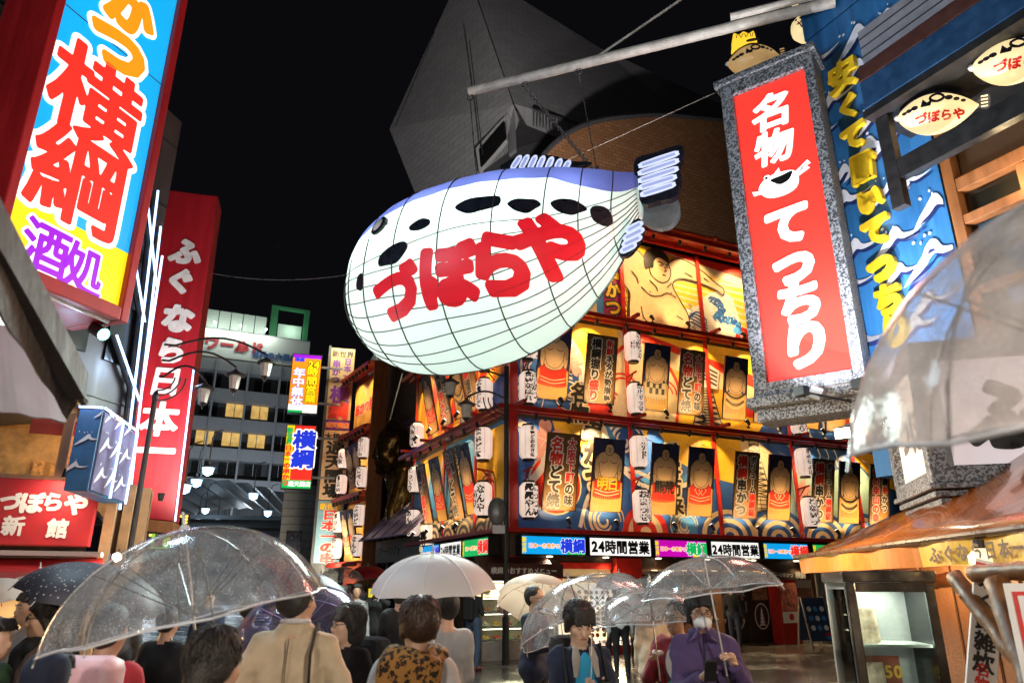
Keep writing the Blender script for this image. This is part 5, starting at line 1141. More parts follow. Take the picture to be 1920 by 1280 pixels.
# globe lamp
t = empty('globe_lamp', atY(1845, 1050, 5.2), 0, 'cream globe lamp under the orange awning', 'lamp'); mb = MB(); mb.lathe([(.01, -.10), (.06, -.08), (.095, -.02), (.095, .03), (.05, .08)], 16); mb.build('globe', em('globe_glow', (1, .78, .45), 1.4), t, smooth=True); mb = MB(); mb.lathe([(.05, .075), (.05, .14)], 10); mb.build('holder', BRND, t)
# chiller cabinet
CF = Fr(atY(1585, 1090, 6.0), -8); w_, d_, h_ = .66, .62, 1.70
t = empty('drinks_chiller', CF.w(0, 0, 0), CF.ang, 'tall black glass door chiller with white shelves under the awning', 'chiller')
for a in ((0, .07, 0, .06, .1, h_), (w_ - .07, w_, 0, .06, .1, h_), (.07, w_ - .07, 0, .06, h_ - .07, h_), (.07, w_ - .07, 0, .06, .1, .2)): mb = MB(); mb.box(*a); mb.build('door_frame', BLKS, t, bevel=.006)
mb = MB(); mb.box(-.02, w_ + .02, -.02, d_ + .01, h_ + .002, h_ + .09); mb.build('top', BLKS, t, bevel=.01); mb = MB(); mb.box(0, w_, .0, d_, 0, .098); mb.build('base', BLK, t); mb = MB(); mb.box(.02, w_ - .02, d_ - .04, d_, .1, h_); mb.build('back', pm('chiller_liner', (.42, .44, .43), .35), t); mb = MB(); mb.box(w_ - .03, w_, .062, d_, .1, h_); mb.build('side_wall', BLKS, t)
mb = MB(); mb.box(.0, .012, .10, d_ - .05, .15, h_ - .05); mb.build('side_glass', glass_mat(), t); mb = MB(); mb.box(.0, .03, d_ - .045, d_ - .005, .1, h_); mb.build('post', ALU, t)
for s in (.015, .595): mb = MB(); mb.box(s + .012, s + .03, .07, .09, .25, h_ - .1); mb.build('lamp_strip', em('chiller_tube', (1, .97, .9), 7, var=0), t)
mb = MB(); mb.box(.071, w_ - .071, .02, .026, .2, h_ - .07); mb.build('door_glass', glass_mat(), t)
for z in (.42, .80, 1.22): mb = MB(); mb.box(.035, w_ - .04, .09, d_ - .045, z, z + .02); mb.build('shelf', pm('chiller_shelf', (.62, .66, .60), .3), t)
SK = pm('menu_card', (.75, .55, .38), .5, var=.5, scale=14)
for z, nn in ((1.241, 6), (.821, 6)):
    for k in range(nn): o = MB().box(0, .16, 0, .006, 0, .26).build('menu_card', SK, None); o.location = CF.w(.09 + .02 * k, .16 + .05 * k, z); o.rotation_euler = (rad(-6), 0, CF.ang + .25); tag(o, 'upright paper menu card on the upper chiller shelf' if z > 1 else 'upright paper menu card on the lower chiller shelf', 'card', 'menu cards in the chiller')
mb = MB(); mb.box(.2, .5, d_ - .055, d_ - .043, .9, 1.12); o = mb.build('price_card', pm('price_card_brown', (.3, .06, .02), .5), t); letters(o, [dict(text='1本', x=.28, z=1.0, size=.09, fill=YEL, y=d_ - .06), dict(text='150', x=.40, z=1.0, size=.13, fill=YEL, y=d_ - .06)])
light('AREA', t, (w_ / 2, d_ / 2, h_ - .03), 4, (1, .96, .85), (0, 0, 0), .4)
# plank fence behind, logs, leaning sign, poster
pf = Fr((4.35, 6.9), -70); fn = empty('plank_fence', pf.o, pf.ang, 'brown upright plank fence behind the food stall', 'fence')
for k in range(26): mb = MB(); mb.box(-1.2 + k * .17, -1.2 + k * .17 + .155, 0 + .02 * (k % 2), .03 + .02 * (k % 2), 0, 1.9 + .03 * (k % 3)); mb.build('plank', pm('fence_plank', (.11, .05, .02), .6, var=.35, scale=5, bump=.3, streak=True), fn, bevel=.004)
LOG = pm('peeled_log', (.15, .056, .014), .5, var=.35, scale=5, bump=.5, bscale=9)
def log(a, b, r, label, n=12):
    a, b = Vector(a), Vector(b); mb = MB(); mb.tube([(b - a) * (i / n) + Vector((.004 * math.sin(i * 1.3), .004 * math.cos(i * 1.7), 0)) for i in range(n + 1)], [r * (1 + .07 * math.sin(i * 2.1)) for i in range(n + 1)], 12); kn = random.Random(int(r * 1e4))
    for k in range(4):
        q = (b - a) * kn.uniform(.15, .9); mb.lathe([(r * .4, 0), (r * .25, r * .28), (.004, r * .32)], 8, M=Matrix.Translation(q) @ Matrix.Rotation(kn.uniform(0, 6), 4, 'Z') @ Matrix.Rotation(rad(90), 4, 'Y') @ Matrix.Translation((0, 0, r * .8)), cap=False)
    o = mb.build('log_post', LOG, smooth=True); o.location = a; return tag(o, label, 'log')
log(atY(1945, 1280, 4.2), atY(1790, 1080, 4.9), .055, 'peeled log leaning beside the white ふぐ board')
p = atY(1870, 1090, 4.3); q = atY(1985, 1420, 3.8); log(q, p, .07, 'thick peeled log post beside the menu poster')
log(atY(1690, 1098, 6.75), atY(1800, 1083, 6.3), .06, 'knobbly log rail behind the chiller'); log(atY(1825, 1075, 4.6), atY(1990, 1065, 3.9), .05, 'log rail above the menu poster')
a = atY(1778, 1088, 5.1); b = atY(1838, 1290, 4.7); t = empty('leaning_board', b, 0, 'narrow white board lettered ふぐ leaning on a log', 'sign'); d = (a - b); 
M_ = Matrix.Rotation(rad(-12), 4, 'Z'); an = math.atan2(d.x, d.z)
br_ = empty('board_face', (0, 0, 0), rot=(0, an, rad(-12))); br_.parent = t; mb = MB(); mb.box(-.08, .08, -.012, .012, 0, d.length); mb.build('board', WHT, br_); letters(br_, [dict(text='ふぐ鍋雑炊', x=0, z=d.length * .52, size=.12, fill=INK, v=True, bold=.035, y=-.02), dict(text='名物', x=0, z=.07, size=.08, fill=REDP, v=True, y=-.02)]); mb = MB(); mb.box(-.08, .08, -.015, -.0125, d.length - .05, d.length - .02); mb.build('red_band', REDP, br_)
pf2 = Fr(atY(1880, 1090, 3.9), -30); t = empty('menu_poster', pf2.w(0, 0, 0), pf2.ang, 'framed white menu poster reading We recommend on the log post', 'poster'); mb = MB(); mb.box(0, .7, 0, .03, .6, 1.69); mb.build('board', WHT, t); mb = MB(); mb.box(.03, .7, -.006, -.001, .5, 1.65); mb.build('red_border', REDP, t); mb = MB(); mb.box(.05, .7, -.010, -.0065, .5, 1.63); mb.build('sheet', WHT, t)
mb = MB(); mb.box(.065, .7, -.014, -.0105, 1.38, 1.47); mb.build('title_strip', YEL, t); letters(t, [dict(text='We recommend', x=.40, z=1.42, size=.085, fill=REDP, y=-.02, bold=.03)]); mb = MB(); mb.box(.065, .7, -.013, -.0105, .6, 1.37); mb.build('photo_sheet', pm('poster_photo', (.05, .05, .06), .4), t)
mb = MB(); [mb.flat(smooth([(.14 + .05 * math.cos(k + a_), 1.25 - .3 * k + .06 * math.sin(a_)) for a_ in (0, 1, 2, 3, 4, 5)], 3), -.016 - .001 * k, k % 2) for k in range(3)]; mb.build('dish_photo', [FOOD[4], FOOD[2]], t)['kind'] = 'stuff'
# A-board with drinks
gp = Vector((8.15, 20.6, 0)); t = empty('a_board', gp, rad(15), 'blue drinks menu A-board standing on the wet paving', 'sign'); 
for s, nm in ((-1, 'front_panel'), (1, 'back_panel')):
    M_ = Matrix.Rotation(rad(12 * s), 4, 'X'); mb = MB(); mb.box(-.33, .33, s * .32 - .015, s * .32 + .015, .22, 1.32, M=M_); pnl = mb.build(nm, pm('a_board_blue', (.03, .05, .10), .4), t)
    mb = MB(); [mb.box(x - .02, x + .02, s * .32 - .02, s * .32 + .02, 0, 1.34, M=M_) for x in (-.35, .35)]; mb.build('frame', ALU, t)['kind'] = 'stuff'
mb = MB(); M_ = Matrix.Rotation(rad(-12), 4, 'X')
for j in range(3):
    for i in range(3):
        mb.add([M_ @ Vector((-.2 + .2 * i + .075 * math.cos(a_), -.34, .55 + .24 * j + .075 * math.sin(a_))) for a_ in (0, 1.05, 2.1, 3.14, 4.19, 5.24)], [(0, 1, 2, 3, 4, 5)], (i + j) % 2)
mb.build('drink_picture', [WHT, LBL], t)['kind'] = 'stuff'
mb = MB(); mb.add([M_ @ Vector((.2 + .09 * math.cos(a_), -.345, .35 + .09 * math.sin(a_))) for a_ in (0, .8, 1.57, 2.4, 3.14)], [(0, 1, 2, 3, 4)], 0); mb.add([M_ @ Vector((.2 + .09 * math.cos(a_), -.345, .335 + .09 * math.sin(a_))) for a_ in (3.14, 3.9, 4.71, 5.5, 6.28)], [(0, 1, 2, 3, 4)], 1); mb.build('round_emblem', [REDP, LBL], t)

# added lamps that brighten the wave wall, set out on arms
for i, (x, z) in enumerate(((.3, 3.9), (1.1, 3.8))):
    q = empty('added_wave_lamp', WF.w(x, -1.5, z), WF.ang, 'added small black floodlight washing the painted wave wall', 'floodlight', 'added wave wall lamps'); MB().box(-.08, .08, -.05, .05, -.06, .06).build('lamp_head', BLK, q, bevel=.01); MB().tube([(0, .05, 0), (0, 1.48, -.05)], .015, 6).build('arm', BLK, q); light('SPOT', q, (0, .06, .08), 400, (.95, .97, 1), aim((0, 0, 0), (0, 1.4, 2.6)), .06, 120, .9)
light('AREA', rs, (0, -.15, 6.0), 130, (1, .36, .28), (rad(-90), 0, 0), 1.0)

# ================================================================== left hand: tall light box, neon wall, red tower sign, fugu annex
YF = Fr(atY(180, 300, 6.0), 72)
t = empty('tall_light_box', YF.w(0, 0, 0), YF.ang, 'huge cyan and yellow light box lettered 横綱 酒処 in a red housing', 'sign'); xl, xr, zb0, zt0 = -.68, .56, 4.27, 9.2
mb = MB(); mb.box(xl, xr, 0, .02, 4.86, zt0); mb.build('lit_panel', em('big_cyan_panel', lin(20, 172, 240), .98, var=.07), t); mb = MB(); mb.box(xl, xr, .001, .02, zb0, 4.857); mb.build('lit_panel', em('big_yellow_panel', lin(250, 226, 22), .98, var=.06), t)
for a in ((xl - .09, xl - .003, -.06, .66, zb0 - .14, zt0), (xr + .003, xr + .10, -.06, .66, zb0 - .14, zt0), (xl, xr, -.06, .66, zb0 - .14, zb0 - .003)): mb = MB(); mb.box(*a); mb.build('housing', REDD, t, bevel=.012)
mb = MB(); mb.box(xl - .002, xr + .002, .021, .6, zb0 - .001, zt0); mb.build('back_box', REDD, t); mb = MB(); mb.box(xl, xr, -.004, .0, 6.92, 6.93); mb.build('panel_joint', GREYD, t)
EW2 = em('sign_white_halo', (1, .98, .95), 1.12, var=.03)
sp = []
for c, px, py, sz, f, sx in (('か', 243, 18, .62, EORG, 1.0), ('つ', 222, 92, .62, EORG, 1.15), ('横', 183, 192, 1.02, ERED, 1.04), ('綱', 150, 338, 1.0, ERED, 1.04), ('酒', 86, 466, .50, EPUR, .95), ('処', 156, 505, .50, EPUR, .9)):
    x, z = YF.px(px, py); sp.append(dict(text=c, x=x, z=z, size=sz, fill=f, outline=EW2, bold=.075 if c in 'かつ' else .026, ol=.07 if c in 'かつ' else .095, y=-.010, sx=sx))
letters(t, sp)
light('AREA', t, (-.05, -.12, 6.2), 170, (.6, .86, 1.0), (rad(-90), 0, 0), 1.1)
mb = MB(); mb.tube([(-.5, -.1, zb0 - .2), (.4, -.1, zb0 - .22)], .018, 6); mb.build('conduit', ALU, t)
# ---- dark building with neon grid behind it
NF = Fr(atY(262, 620, 9.0), 76)
nb = empty('neon_building', NF.w(0, 0, 0), NF.ang, 'dark building with blue-white neon tubes crossing its wall', 'building')
mb = MB(); mb.box(-3.4, .22, .12, 4, 3.78, 8.4); mb.build('wall', pm('dark_cladding', (.05, .045, .045), .45, var=.3, streak=True), nb)
def npx(*p): x, z = NF.px(*p); return (x, 0, z)
for i, (a, b) in enumerate((((293, 358), (221, 955)), ((298, 425), (236, 960)), ((301, 480), (262, 735)), ((272, 368), (290, 536)), ((250, 492), (268, 604)), ((215, 628), (258, 752)), ((203, 770), (240, 880)))):
    A3, B3 = Vector(npx(*a)), Vector(npx(*b)); mb = MB(); mb.tube([A3 + Vector((0, -.03, 0)), B3 + Vector((0, -.03, 0))], .016, 6); n_ = mb.build('neon_tube', NEON, nb); mb = MB(); mb.tube([A3 + Vector((0, .05, 0)), B3 + Vector((0, .05, 0))], .03, 5); mb.build('neon_rail', BLK, n_)
for k in range(5): mb = MB(); mb.box(-3.3, .2, .10, .12, 3.9 + k, 3.92 + k); mb.build('wall_joint', BLK, nb)
for k in range(3): mb = MB(); mb.box(-2.2 + k * .9, -1.6 + k * .9, .09, .119, 4.4, 5.2); mb.build('window', BLKS, nb)
light('POINT', nb, (.2, -.5, 4.5), 22, (.5, .68, 1), size=.15)
# teal lit spotlight
t = empty('teal_spotlight', atY(186, 622, 6.6), 0, 'black spotlight with a teal lens below the tall light box', 'spotlight'); Mx = Matrix.Rotation(rad(-60), 4, 'Y') @ Matrix.Rotation(rad(160), 4, 'X'); mb = MB(); mb.lathe([(.03, -.14), (.06, -.1), (.065, .06), (.07, .08)], 12, M=Mx); mb.build('lamp_head', BLK, t); mb = MB(); mb.lathe([(.062, .081), (.03, .085), (0, .086)], 12, M=Mx, cap=False); mb.build('lens', em('teal_lens', (.25, .95, .85), 4, var=0), t); mb = MB(); mb.tube([(0, .0, .05), (.1, .1, .35)], .015, 6); mb.build('bracket', BLK, t)
# ---- tall red sign tower
TF = Fr(atY(318, 660, 11.0), 15)
t = empty('red_tower_sign', TF.w(0, 0, 0), TF.ang, 'tall red vertical sign lettered ふぐなら日本一 in white', 'sign'); mb = MB(); mb.prism([(-.32, 2.66), (.43, 2.60), (.37, 8.2), (-.47, 8.2)], 0, .55); mb.build('panel', pm('tower_red', (.40, .012, .022), .42, var=.2, streak=True), t, bevel=.012)
mb = MB(); mb.prism([(-.34, 2.48), (.45, 2.42), (.44, 2.59), (-.33, 2.65)], -.03, .58); mb.build('base_trim', WOOD, t); mb = MB(); mb.tube([(.46, .0, 2.6), (.40, .0, 5.0)], .015, 6); mb.build('neon_edge', NEON, t)
TW = pm('tower_letter_white', (.80, .78, .80), .5); sp = []
for c, px, py, sz in (('ふ', 349, 472, .50), ('ぐ', 338, 527, .46), ('な', 334, 597, .50), ('ら', 322, 657, .46), ('日', 311, 714, .50), ('本', 300, 785, .56), ('一', 293, 845, .56)):
    x, z = TF.px(px, py); sp.append(dict(text=c, x=x, z=z, size=sz, fill=TW, bold=.07, y=-.015, slant=.05))
letters(t, sp)
spq = empty('tower_uplight', atY(302, 930, 9.7), 0, 'tiny lamp lighting the foot of the red tower sign', 'spotlight'); mb = MB(); mb.lathe([(.03, -.06), (.05, .04)], 8); mb.build('lamp_head', BLK, spq); light('SPOT', spq, (0, 0, .06), 330, (1, .88, .8), aim((0, 0, 0), (.1, 1.0, 1.3)), .03, 140, .9)
# ---- blue corner box with painted waves
KF = Fr(atY(158, 830, 7.6), 12)
t = empty('blue_corner_box', KF.w(0, 0, 0), KF.ang, 'blue painted corner box with white waves and neon edges', 'kiosk'); (xa, za) = KF.px(122, 900); (xb, zb1) = KF.px(193, 768)
z0 = 2.62; z1 = zb1; mb = MB(); mb.box(xa, xb, 0, 1.25, z0, z1); mb.build('wall', pm('corner_blue', (.02, .12, .30), .45, var=.25), t, bevel=.01)
mb = MB(); r = random.Random(4)
for k in range(3): crest(mb, xa + .1 + .09 * k + r.uniform(-.05, .05), z0 + .25 + .3 * k, .13, k)
mb.v = [(max(xa, min(xb, p[0])), p[1], p[2]) for p in mb.v]; mb.build('painted_wave', [MATS['wave_white'], MATS['wave_navy']], t)['kind'] = 'stuff'
mb = MB(); mb.box(xb + .002, xb + .02, .03, 1.22, z0 + .02, z1 - .02); mb.build('side_panel', pm('lilac_panel', (.14, .13, .24), .4, var=.35, scale=4), t)
mb = MB()
for k in range(9): crest(mb, .25 + .36 * (k % 3), z0 + .2 + .33 * (k // 3), .22, k)
mb.v = [(xb + .022 - p[1] * .2, max(.05, min(1.2, p[0])), max(z0 + .03, min(z1 - .03, p[2]))) for p in mb.v]; mb.build('painted_wave', [MATS['wave_white'], pm('wave_violet', (.16, .12, .26), .5)], t)['kind'] = 'stuff'
for a, b in (((xa, -.02, z1 + .02), (xb, -.02, z1 + .02)), ((xb + .02, 0, z1 + .02), (xb + .02, 1.25, z1 + .02)), ((xb + .03, .65, z0), (xb + .03, .65, z1)), ((xb + .03, 1.25, z0), (xb + .03, 1.25, z1))): mb = MB(); mb.tube([a, b], .014, 6); mb.build('neon_tube', NEON, t)
light('POINT', t, (xb + .35, .6, z1), 3.5, (.55, .7, 1), size=.1); light('POINT', t, (xa - .1, -.5, z1 + .2), 6, (.55, .7, 1), size=.1)
# ---- fugu annex: window, red name board, red awning, pilasters
GF = Fr(atY(90, 960, 8.6), 25)
an = empty('fugu_annex', GF.w(0, 0, 0), GF.ang, 'left fugu annex with lit upper window and ochre pilasters', 'building')
def abox(name, mat, *a, bevel=0., parent=None): mb = MB(); mb.box(*a); return mb.build(name, mat, parent or an, bevel=bevel)
(wx1, wz1) = GF.px(122, 790); (wx0, wz0) = GF.px(-40, 885)
abox('wall', pm('annex_wall', (.06, .045, .04), .6), -4, wx1 + .3, .05, .3, 3.98, 8.0); abox('wall', pm('annex_wall', (.06, .045, .04), .6), -4, .42, .32, .5, 0, 2.2)
abox('room_back', pm('room_wall', (.42, .20, .07), .6, var=.4), -2.5, wx1 + .5, 1.9, 2.0, 2.5, 4.2); abox('room_ceiling', pm('room_ceiling', (.5, .4, .3), .6), -2.5, wx1 + .5, .31, 1.9, 3.9, 3.97); abox('room_floor', BRND, -2.5, wx1 + .5, .31, 1.9, 2.5, 2.56)
abox('window_frame', WOOD, -4, wx1 + .1, -.02, .06, wz0 - .08, wz0); abox('window_frame', WOOD, wx1, wx1 + .1, -.021, .06, wz0 + .001, wz1 + .1); abox('window_pane', GLASS, -4, wx1, .02, .026, wz0, wz1 + .1)
for k in range(4): abox('wall_menu', pm('menu_slip', (.5, .2, .05), .5, var=.8, scale=15), -.55 + .22 * k, -.40 + .22 * k, 1.86, 1.89, 3.0, 3.35)
abox('red_panel', REDP, -.5, .1, .8, .83, 3.55, 3.75); light('POINT', an, (-.2, 1.0, 3.75), 22, (1, .68, .32), size=.15)
for k in range(3): mb = MB(); mb.lathe([(.06, 0), (.05, -.03), (0, -.04)], 10, M=Matrix.Translation((-.5 + .4 * k, 1.2, 3.88))); mb.build('ceiling_lamp', LBULB, an)
# red name board
(nx0, nz1) = GF.px(-25, 893, .25); (nx1, nz0) = GF.px(166, 1024, .25)
nbd = empty('red_name_board', GF.w(0, 0, 0), GF.ang, 'red board lettered づぼらや新館 over the annex entrance', 'sign'); mb = MB(); mb.box(nx0, nx1, -.25, -.02, nz0, nz1); mb.build('board', pm('board_red', (.42, .010, .016), .65, var=.15), nbd, bevel=.012); sp = []
for c, px, py, sz in (('づ', 20, 940, .20), ('ぼ', 60, 942, .23), ('ら', 100, 940, .21), ('や', 143, 945, .24), ('新', 25, 985, .21), ('館', 108, 990, .21)):
    x, z = GF.px(px, py, .26); sp.append(dict(text=c, x=x, z=z, size=sz * 1.05, fill=WHT, bold=.06, y=-.262))
letters(nbd, sp)
b_ = empty('board_spotlight', GF.w(nx1 - .33, -.55, nz1 + .05), GF.ang, 'black spotlight shining down on the red annex board', 'spotlight'); mb = MB(); mb.tube([(0, .45, .05), (0, 0, 0)], .014, 6); mb.build('arm', BLK, b_); mb = MB(); mb.lathe([(.03, .05), (.045, -.05)], 10); mb.build('lamp_head', BLK, b_); light('SPOT', b_, (0, 0, -.06), 22, (1, .75, .55), aim((0, 0, 0), (-.15, .45, -.35)), .03, 120, .9)
# red lower awning
(ax1, az1) = GF.px(190, 1035, .6); abox('canopy_edge', pm('pale_trim', (.45, .38, .36), .4), nx0, ax1, -.62, -.2, nz0 - .12, nz0 - .07)
mb = MB(); mb.prism([(-.9, nz0 - .42), (-.2, nz0 - .13), (-.2, nz0 - .42)], -ax1, -nx0, M=Matrix.Rotation(rad(90), 4, 'Z') ); mb.v = [(p[0] if False else -p[0] if False else p[0], p[1], p[2]) for p in mb.v]
mb = MB(); mb.add([(nx0, -.2, nz0 - .13), (ax1, -.2, nz0 - .13), (ax1 + .1, -.95, nz0 - .30), (nx0, -.95, nz0 - .30), (ax1 + .1, -.95, nz0 - .45), (nx0, -.95, nz0 - .45)], [(0, 3, 2, 1), (3, 5, 4, 2)]); aw = mb.build('awning', pm('awning_red', (.36, .01, .015), .45), an)
letters(aw, [dict(text='づぼらや新館', x=ax1 - .33, z=nz0 - .375, size=.125, fill=WHT, y=-.96, bold=.05)])
for k in range(3): abox('pilaster', pm('ochre_stone', (.40, .24, .12), .6, var=.25), ax1 - .08 + .17 * k, ax1 + .03 + .17 * k, .0 + .3 * k, .4 + .3 * k, 0, 2.9); 
abox('pilaster_wall', pm('ochre_dark', (.22, .12, .06), .6), ax1 - .05, ax1 + .38, .75, 1.4, 0, 2.9)
lampx = empty('wall_lamp', GF.w(ax1 + .15, -.35, nz0 - .12), GF.ang, 'small bright wall lamp beside the red awning', 'lamp'); mb = MB(); mb.lathe([(.01, -.05), (.05, -.02), (.05, .03), (.02, .05)], 10); mb.build('globe', em('wall_globe', (1, .85, .65), 9, var=0), lampx); light('POINT', lampx, (0, -.08, 0), 14, (1, .78, .5), size=.05); mb = MB(); mb.tube([(0, 0, .05), (0, .3, .1)], .012, 6); mb.build('bracket', BLK, lampx)
# warm lit shop doorway under the awning
abox('doorway_glow', em('doorway_light', (1, .62, .22), .55, var=.3, scale=3), -3.5, .1, .30, .318, .05, 1.75); light('AREA', an, (-1.2, -.2, 1.7), 90, (1, .65, .3), (rad(-60), 0, 0), 1.0)
# ---- near brown canopy edge
fa = empty('brown_canopy', atY(60, 560, 2.2), 0, 'wet dark brown canopy edge hanging over the pavement', 'awning'); b0 = fa.location
BRC = pm('wet_brown_vinyl', (.022, .013, .011), .7, var=.4, scale=12, bump=.3, bscale=30, streak=True)
def quadstrip(P, Q, thick, name, mat, n=14, wav=.0):
    mb = MB(); a0, a1 = P; c0, c1 = Q
    for i in range(n + 1):
        p = a0.lerp(a1, i / n) - b0; q = c0.lerp(c1, i / n) - b0 + Vector((0, 0, wav * math.sin(i * 1.3))); mb.v += [tuple(p), tuple(q)]
    mb.f = [(2 * i, 2 * i + 1, 2 * i + 3, 2 * i + 2) for i in range(n)]; mb.m = [0] * n; o = mb.build(name, mat, fa); md = o.modifiers.new('t', 'SOLIDIFY'); md.thickness = thick; return o
quadstrip((atY(-40, 290, 1.5), atY(166, 700, 2.6)), (atY(-40, 395, 1.48), atY(160, 748, 2.58)), .05, 'front_edge', BRC)
quadstrip((atY(-40, 400, 1.50), atY(150, 745, 2.62)), (atY(-40, 520, 1.62), atY(125, 785, 2.75)), .01, 'valance', BRC, wav=.006)
mb = MB(); mb.tube([atY(-40, 405, 1.55) - b0, atY(155, 752, 2.65) - b0], .02, 8); mb.build('front_bar', BLK, fa)
quadstrip((atY(-60, 590, 2.6), atY(108, 640, 3.6)), (atY(-60, 760, 2.4), atY(125, 790, 3.3)), .01, 'under_sheet', pm('grey_violet_vinyl', (.20, .15, .19), .6, var=.2), wav=.004)
mb = MB(); mb.tube([atY(-60, 565, 2.7) - b0, atY(30, 620, 3.1) - b0], .035, 8); mb.build('tube_lamp', em('stall_tube', (.9, .92, 1), 2.2, var=0), fa); light('POINT', fa, atY(20, 660, 3.2) - b0, 25, (.95, .93, 1), size=.1)
mb = MB(); mb.tube([atY(-20, 690, 3.2) - b0, atY(82, 720, 3.6) - b0], .03, 8); mb.build('roller_bar', pm('pale_bar', (.6, .56, .55), .4), fa)
for k in range(5): mb = MB(); mb.tube([atY(48 + 6 * k, 729, 3.4) - b0 + Vector((.012 * math.cos(q), 0, .012 * math.sin(q))) for q in (0, 1, 2, 3, 4, 5, 6.28)], .003, 4, cap=False); mb.build('ring', CHROME, fa)

# ================================================================== street lamps
LAMPG = pm('lamp_glass_unlit', (.45, .42, .38), .3, var=.15)
def lamp_lantern(mb, p, s=1.0):
    M = Matrix.Translation(p) @ Matrix.Scale(s, 4); mb.lathe([(.0, .02), (.03, .0), (.05, -.04), (.24, -.16), (.23, -.18), (.15, -.18)], 8, 0, M, cap=False); mb.lathe([(.145, -.185), (.10, -.50)], 8, 1, M); mb.lathe([(.11, -.505), (.08, -.55), (.015, -.60), (.0, -.68)], 8, 0, M, cap=False)
def lamp_post(base, ztop, dirx, arms, label, s=1.0):
    t = empty('street_lamp', base, 0, label, 'street lamp', 'black street lamps with hanging lanterns'); mb = MB(); mb.tube([(0, 0, 0), (0, 0, 1.0)], .085 * s, 10); mb.tube([(0, 0, 1.0), (0, 0, ztop)], .06 * s, 10); mb.lathe([(.07 * s, ztop), (.075 * s, ztop + .05), (.03 * s, ztop + .1)], 10); mb.build('pole', BLK, t, smooth=False)
    for (l, z, ly) in arms:
        mb = MB(); e = Vector(dirx) * l
        mb.tube([(0, 0, z)] + [tuple(Vector((0, 0, z)) + e * (.1 + .9 * k / 8) + Vector((0, 0, .16 * math.sin(math.pi * k / 8)))) for k in range(9)], .026 * s, 6)
        for r_ in ((.34, .46, .58) if l == arms[0][0] else ()): mb.tube([tuple(Vector(dirx) * r_ * s * math.cos(k / 8 * 1.57) + Vector((0, 0, z - r_ * s * math.sin(k / 8 * 1.57)))) for k in range(9)], .018 * s, 6)
        mb.build('arm', BLK, t)
        mb = MB(); lamp_lantern(mb, Vector((0, 0, z - .02)) + e, s); mb.build('lantern', [BLK, LAMPG], t)
    return t
pb = Vector((-.14, 17.4, 0))
lamp_post(pb, 6.9, (-1, .0, 0), [(1.0, 6.15, 0), (1.42, 6.72, 0)], 'black street lamp pole before the restaurant corner')
t = empty('pole_speaker', pb + Vector((-.22, -.05, 3.35)), 0, 'grey round speaker box strapped to the street lamp pole', 'speaker'); mb = MB(); mb.lathe([(.20, -.08), (.22, 0), (.20, .08)], 18, M=Matrix.Rotation(rad(90), 4, 'X') @ Matrix.Scale(1.5, 4, (0, 1, 0))); mb.build('body', GREY, t, smooth=True); mb = MB(); mb.box(-.1, .2, -.06, .06, -.52, -.33); mb.build('junction_box', GREY, t)
lb = atY(250, 992, 8.2); lb.z = 0
lp = lamp_post(lb, atY(285, 748, 8.2).z, (.93, .36, 0), [(.52, 4.05, 0), (.85, 4.25, 0), (1.2, 4.45, 0)], 'black street lamp pole before the red tower sign', .52)
# ================================================================== far street: hot-spring tower, canopy, lamps
HF = Fr(atY(470, 700, 95), 25)
h = empty('bathhouse_tower', HF.w(0, 0, 0), HF.ang, 'far grey bathhouse tower with rows of balconies and red lettering', 'building')
def hb(name, mat, *a, parent=None): mb = MB(); mb.box(*a); return mb.build(name, mat, parent or h)
SW = pm('tower_pale', (.55, .55, .52), .7, var=.1); SG = pm('tower_grey', (.26, .26, .27), .7); SD = pm('tower_dark', (.04, .04, .045), .6)
hb('wall', SD, -14, 7.6, 1.5, 14, 0, 33); hb('parapet', SW, -14, 7.6, .0, 14, 31.3, 35.2); hb('roof', SG, -14, 7.6, 0.1, 14, 35.21, 35.4)
for k, z in enumerate((31.0, 26.9, 22.9, 18.9, 14.9)): hb('balcony', SG, -14, 7.5, -.3, 1.5, z - 1.6, z)
for x in (-13, -8.8, -4.6, -.4, 3.8, 7.2): hb('column', SG, x, x + .25, -.5, .0, 6, 31)
WL = em('far_window_lit', (1, .62, .18), .55, var=.3); WD = BLKS
rw = random.Random(2)
for zi, z in enumerate((27.4, 23.5, 19.5, 15.6)):
    for xi in range(6):
        x = -12.4 + xi * 3.3; lit = (zi, xi) in ((1, 3), (1, 4), (2, 2), (2, 3), (2, 4)); w_ = hb('window', WL if lit else WD, x, x + 2.2, 1.4, 1.48, z, z + 1.9); hb('window_frame', SG, x + 1.05, x + 1.15, 1.34, 1.39, z, z + 1.9, parent=w_)
letters(h, [dict(text='スパワールド', x=HF.px(412, 640)[0], z=33.2, size=1.95, fill=pm('far_red_letter', (.42, .03, .04), .5), bold=.05, y=-.15, ext=.1), dict(text='世界の大温泉', x=HF.px(517, 650)[0], z=32.4, size=1.05, fill=pm('far_blue_letter', (.04, .11, .28), .5), bold=.05, y=-.15, ext=.1)])
GRF = pm('green_steel', (.05, .22, .10), .6)
for k in range(9): hb('roof_fence', pm('fence_mesh', (.30, .33, .30), .6), -13 + k * 1.6, -11.5 + k * 1.6, .5, .6, 35.6, 38.2)
hb('roof_tower', SW, 3.2, 6.6, 3, 5, 35.4, 38.4)
for a in ((2.0, 3.0, 2.5, 3.2, 35.4, 41), (6.8, 7.5, 2.5, 3.2, 34, 41), (3.01, 6.79, 2.5, 3.2, 40.6, 41)): hb('roof_frame', GRF, *a)
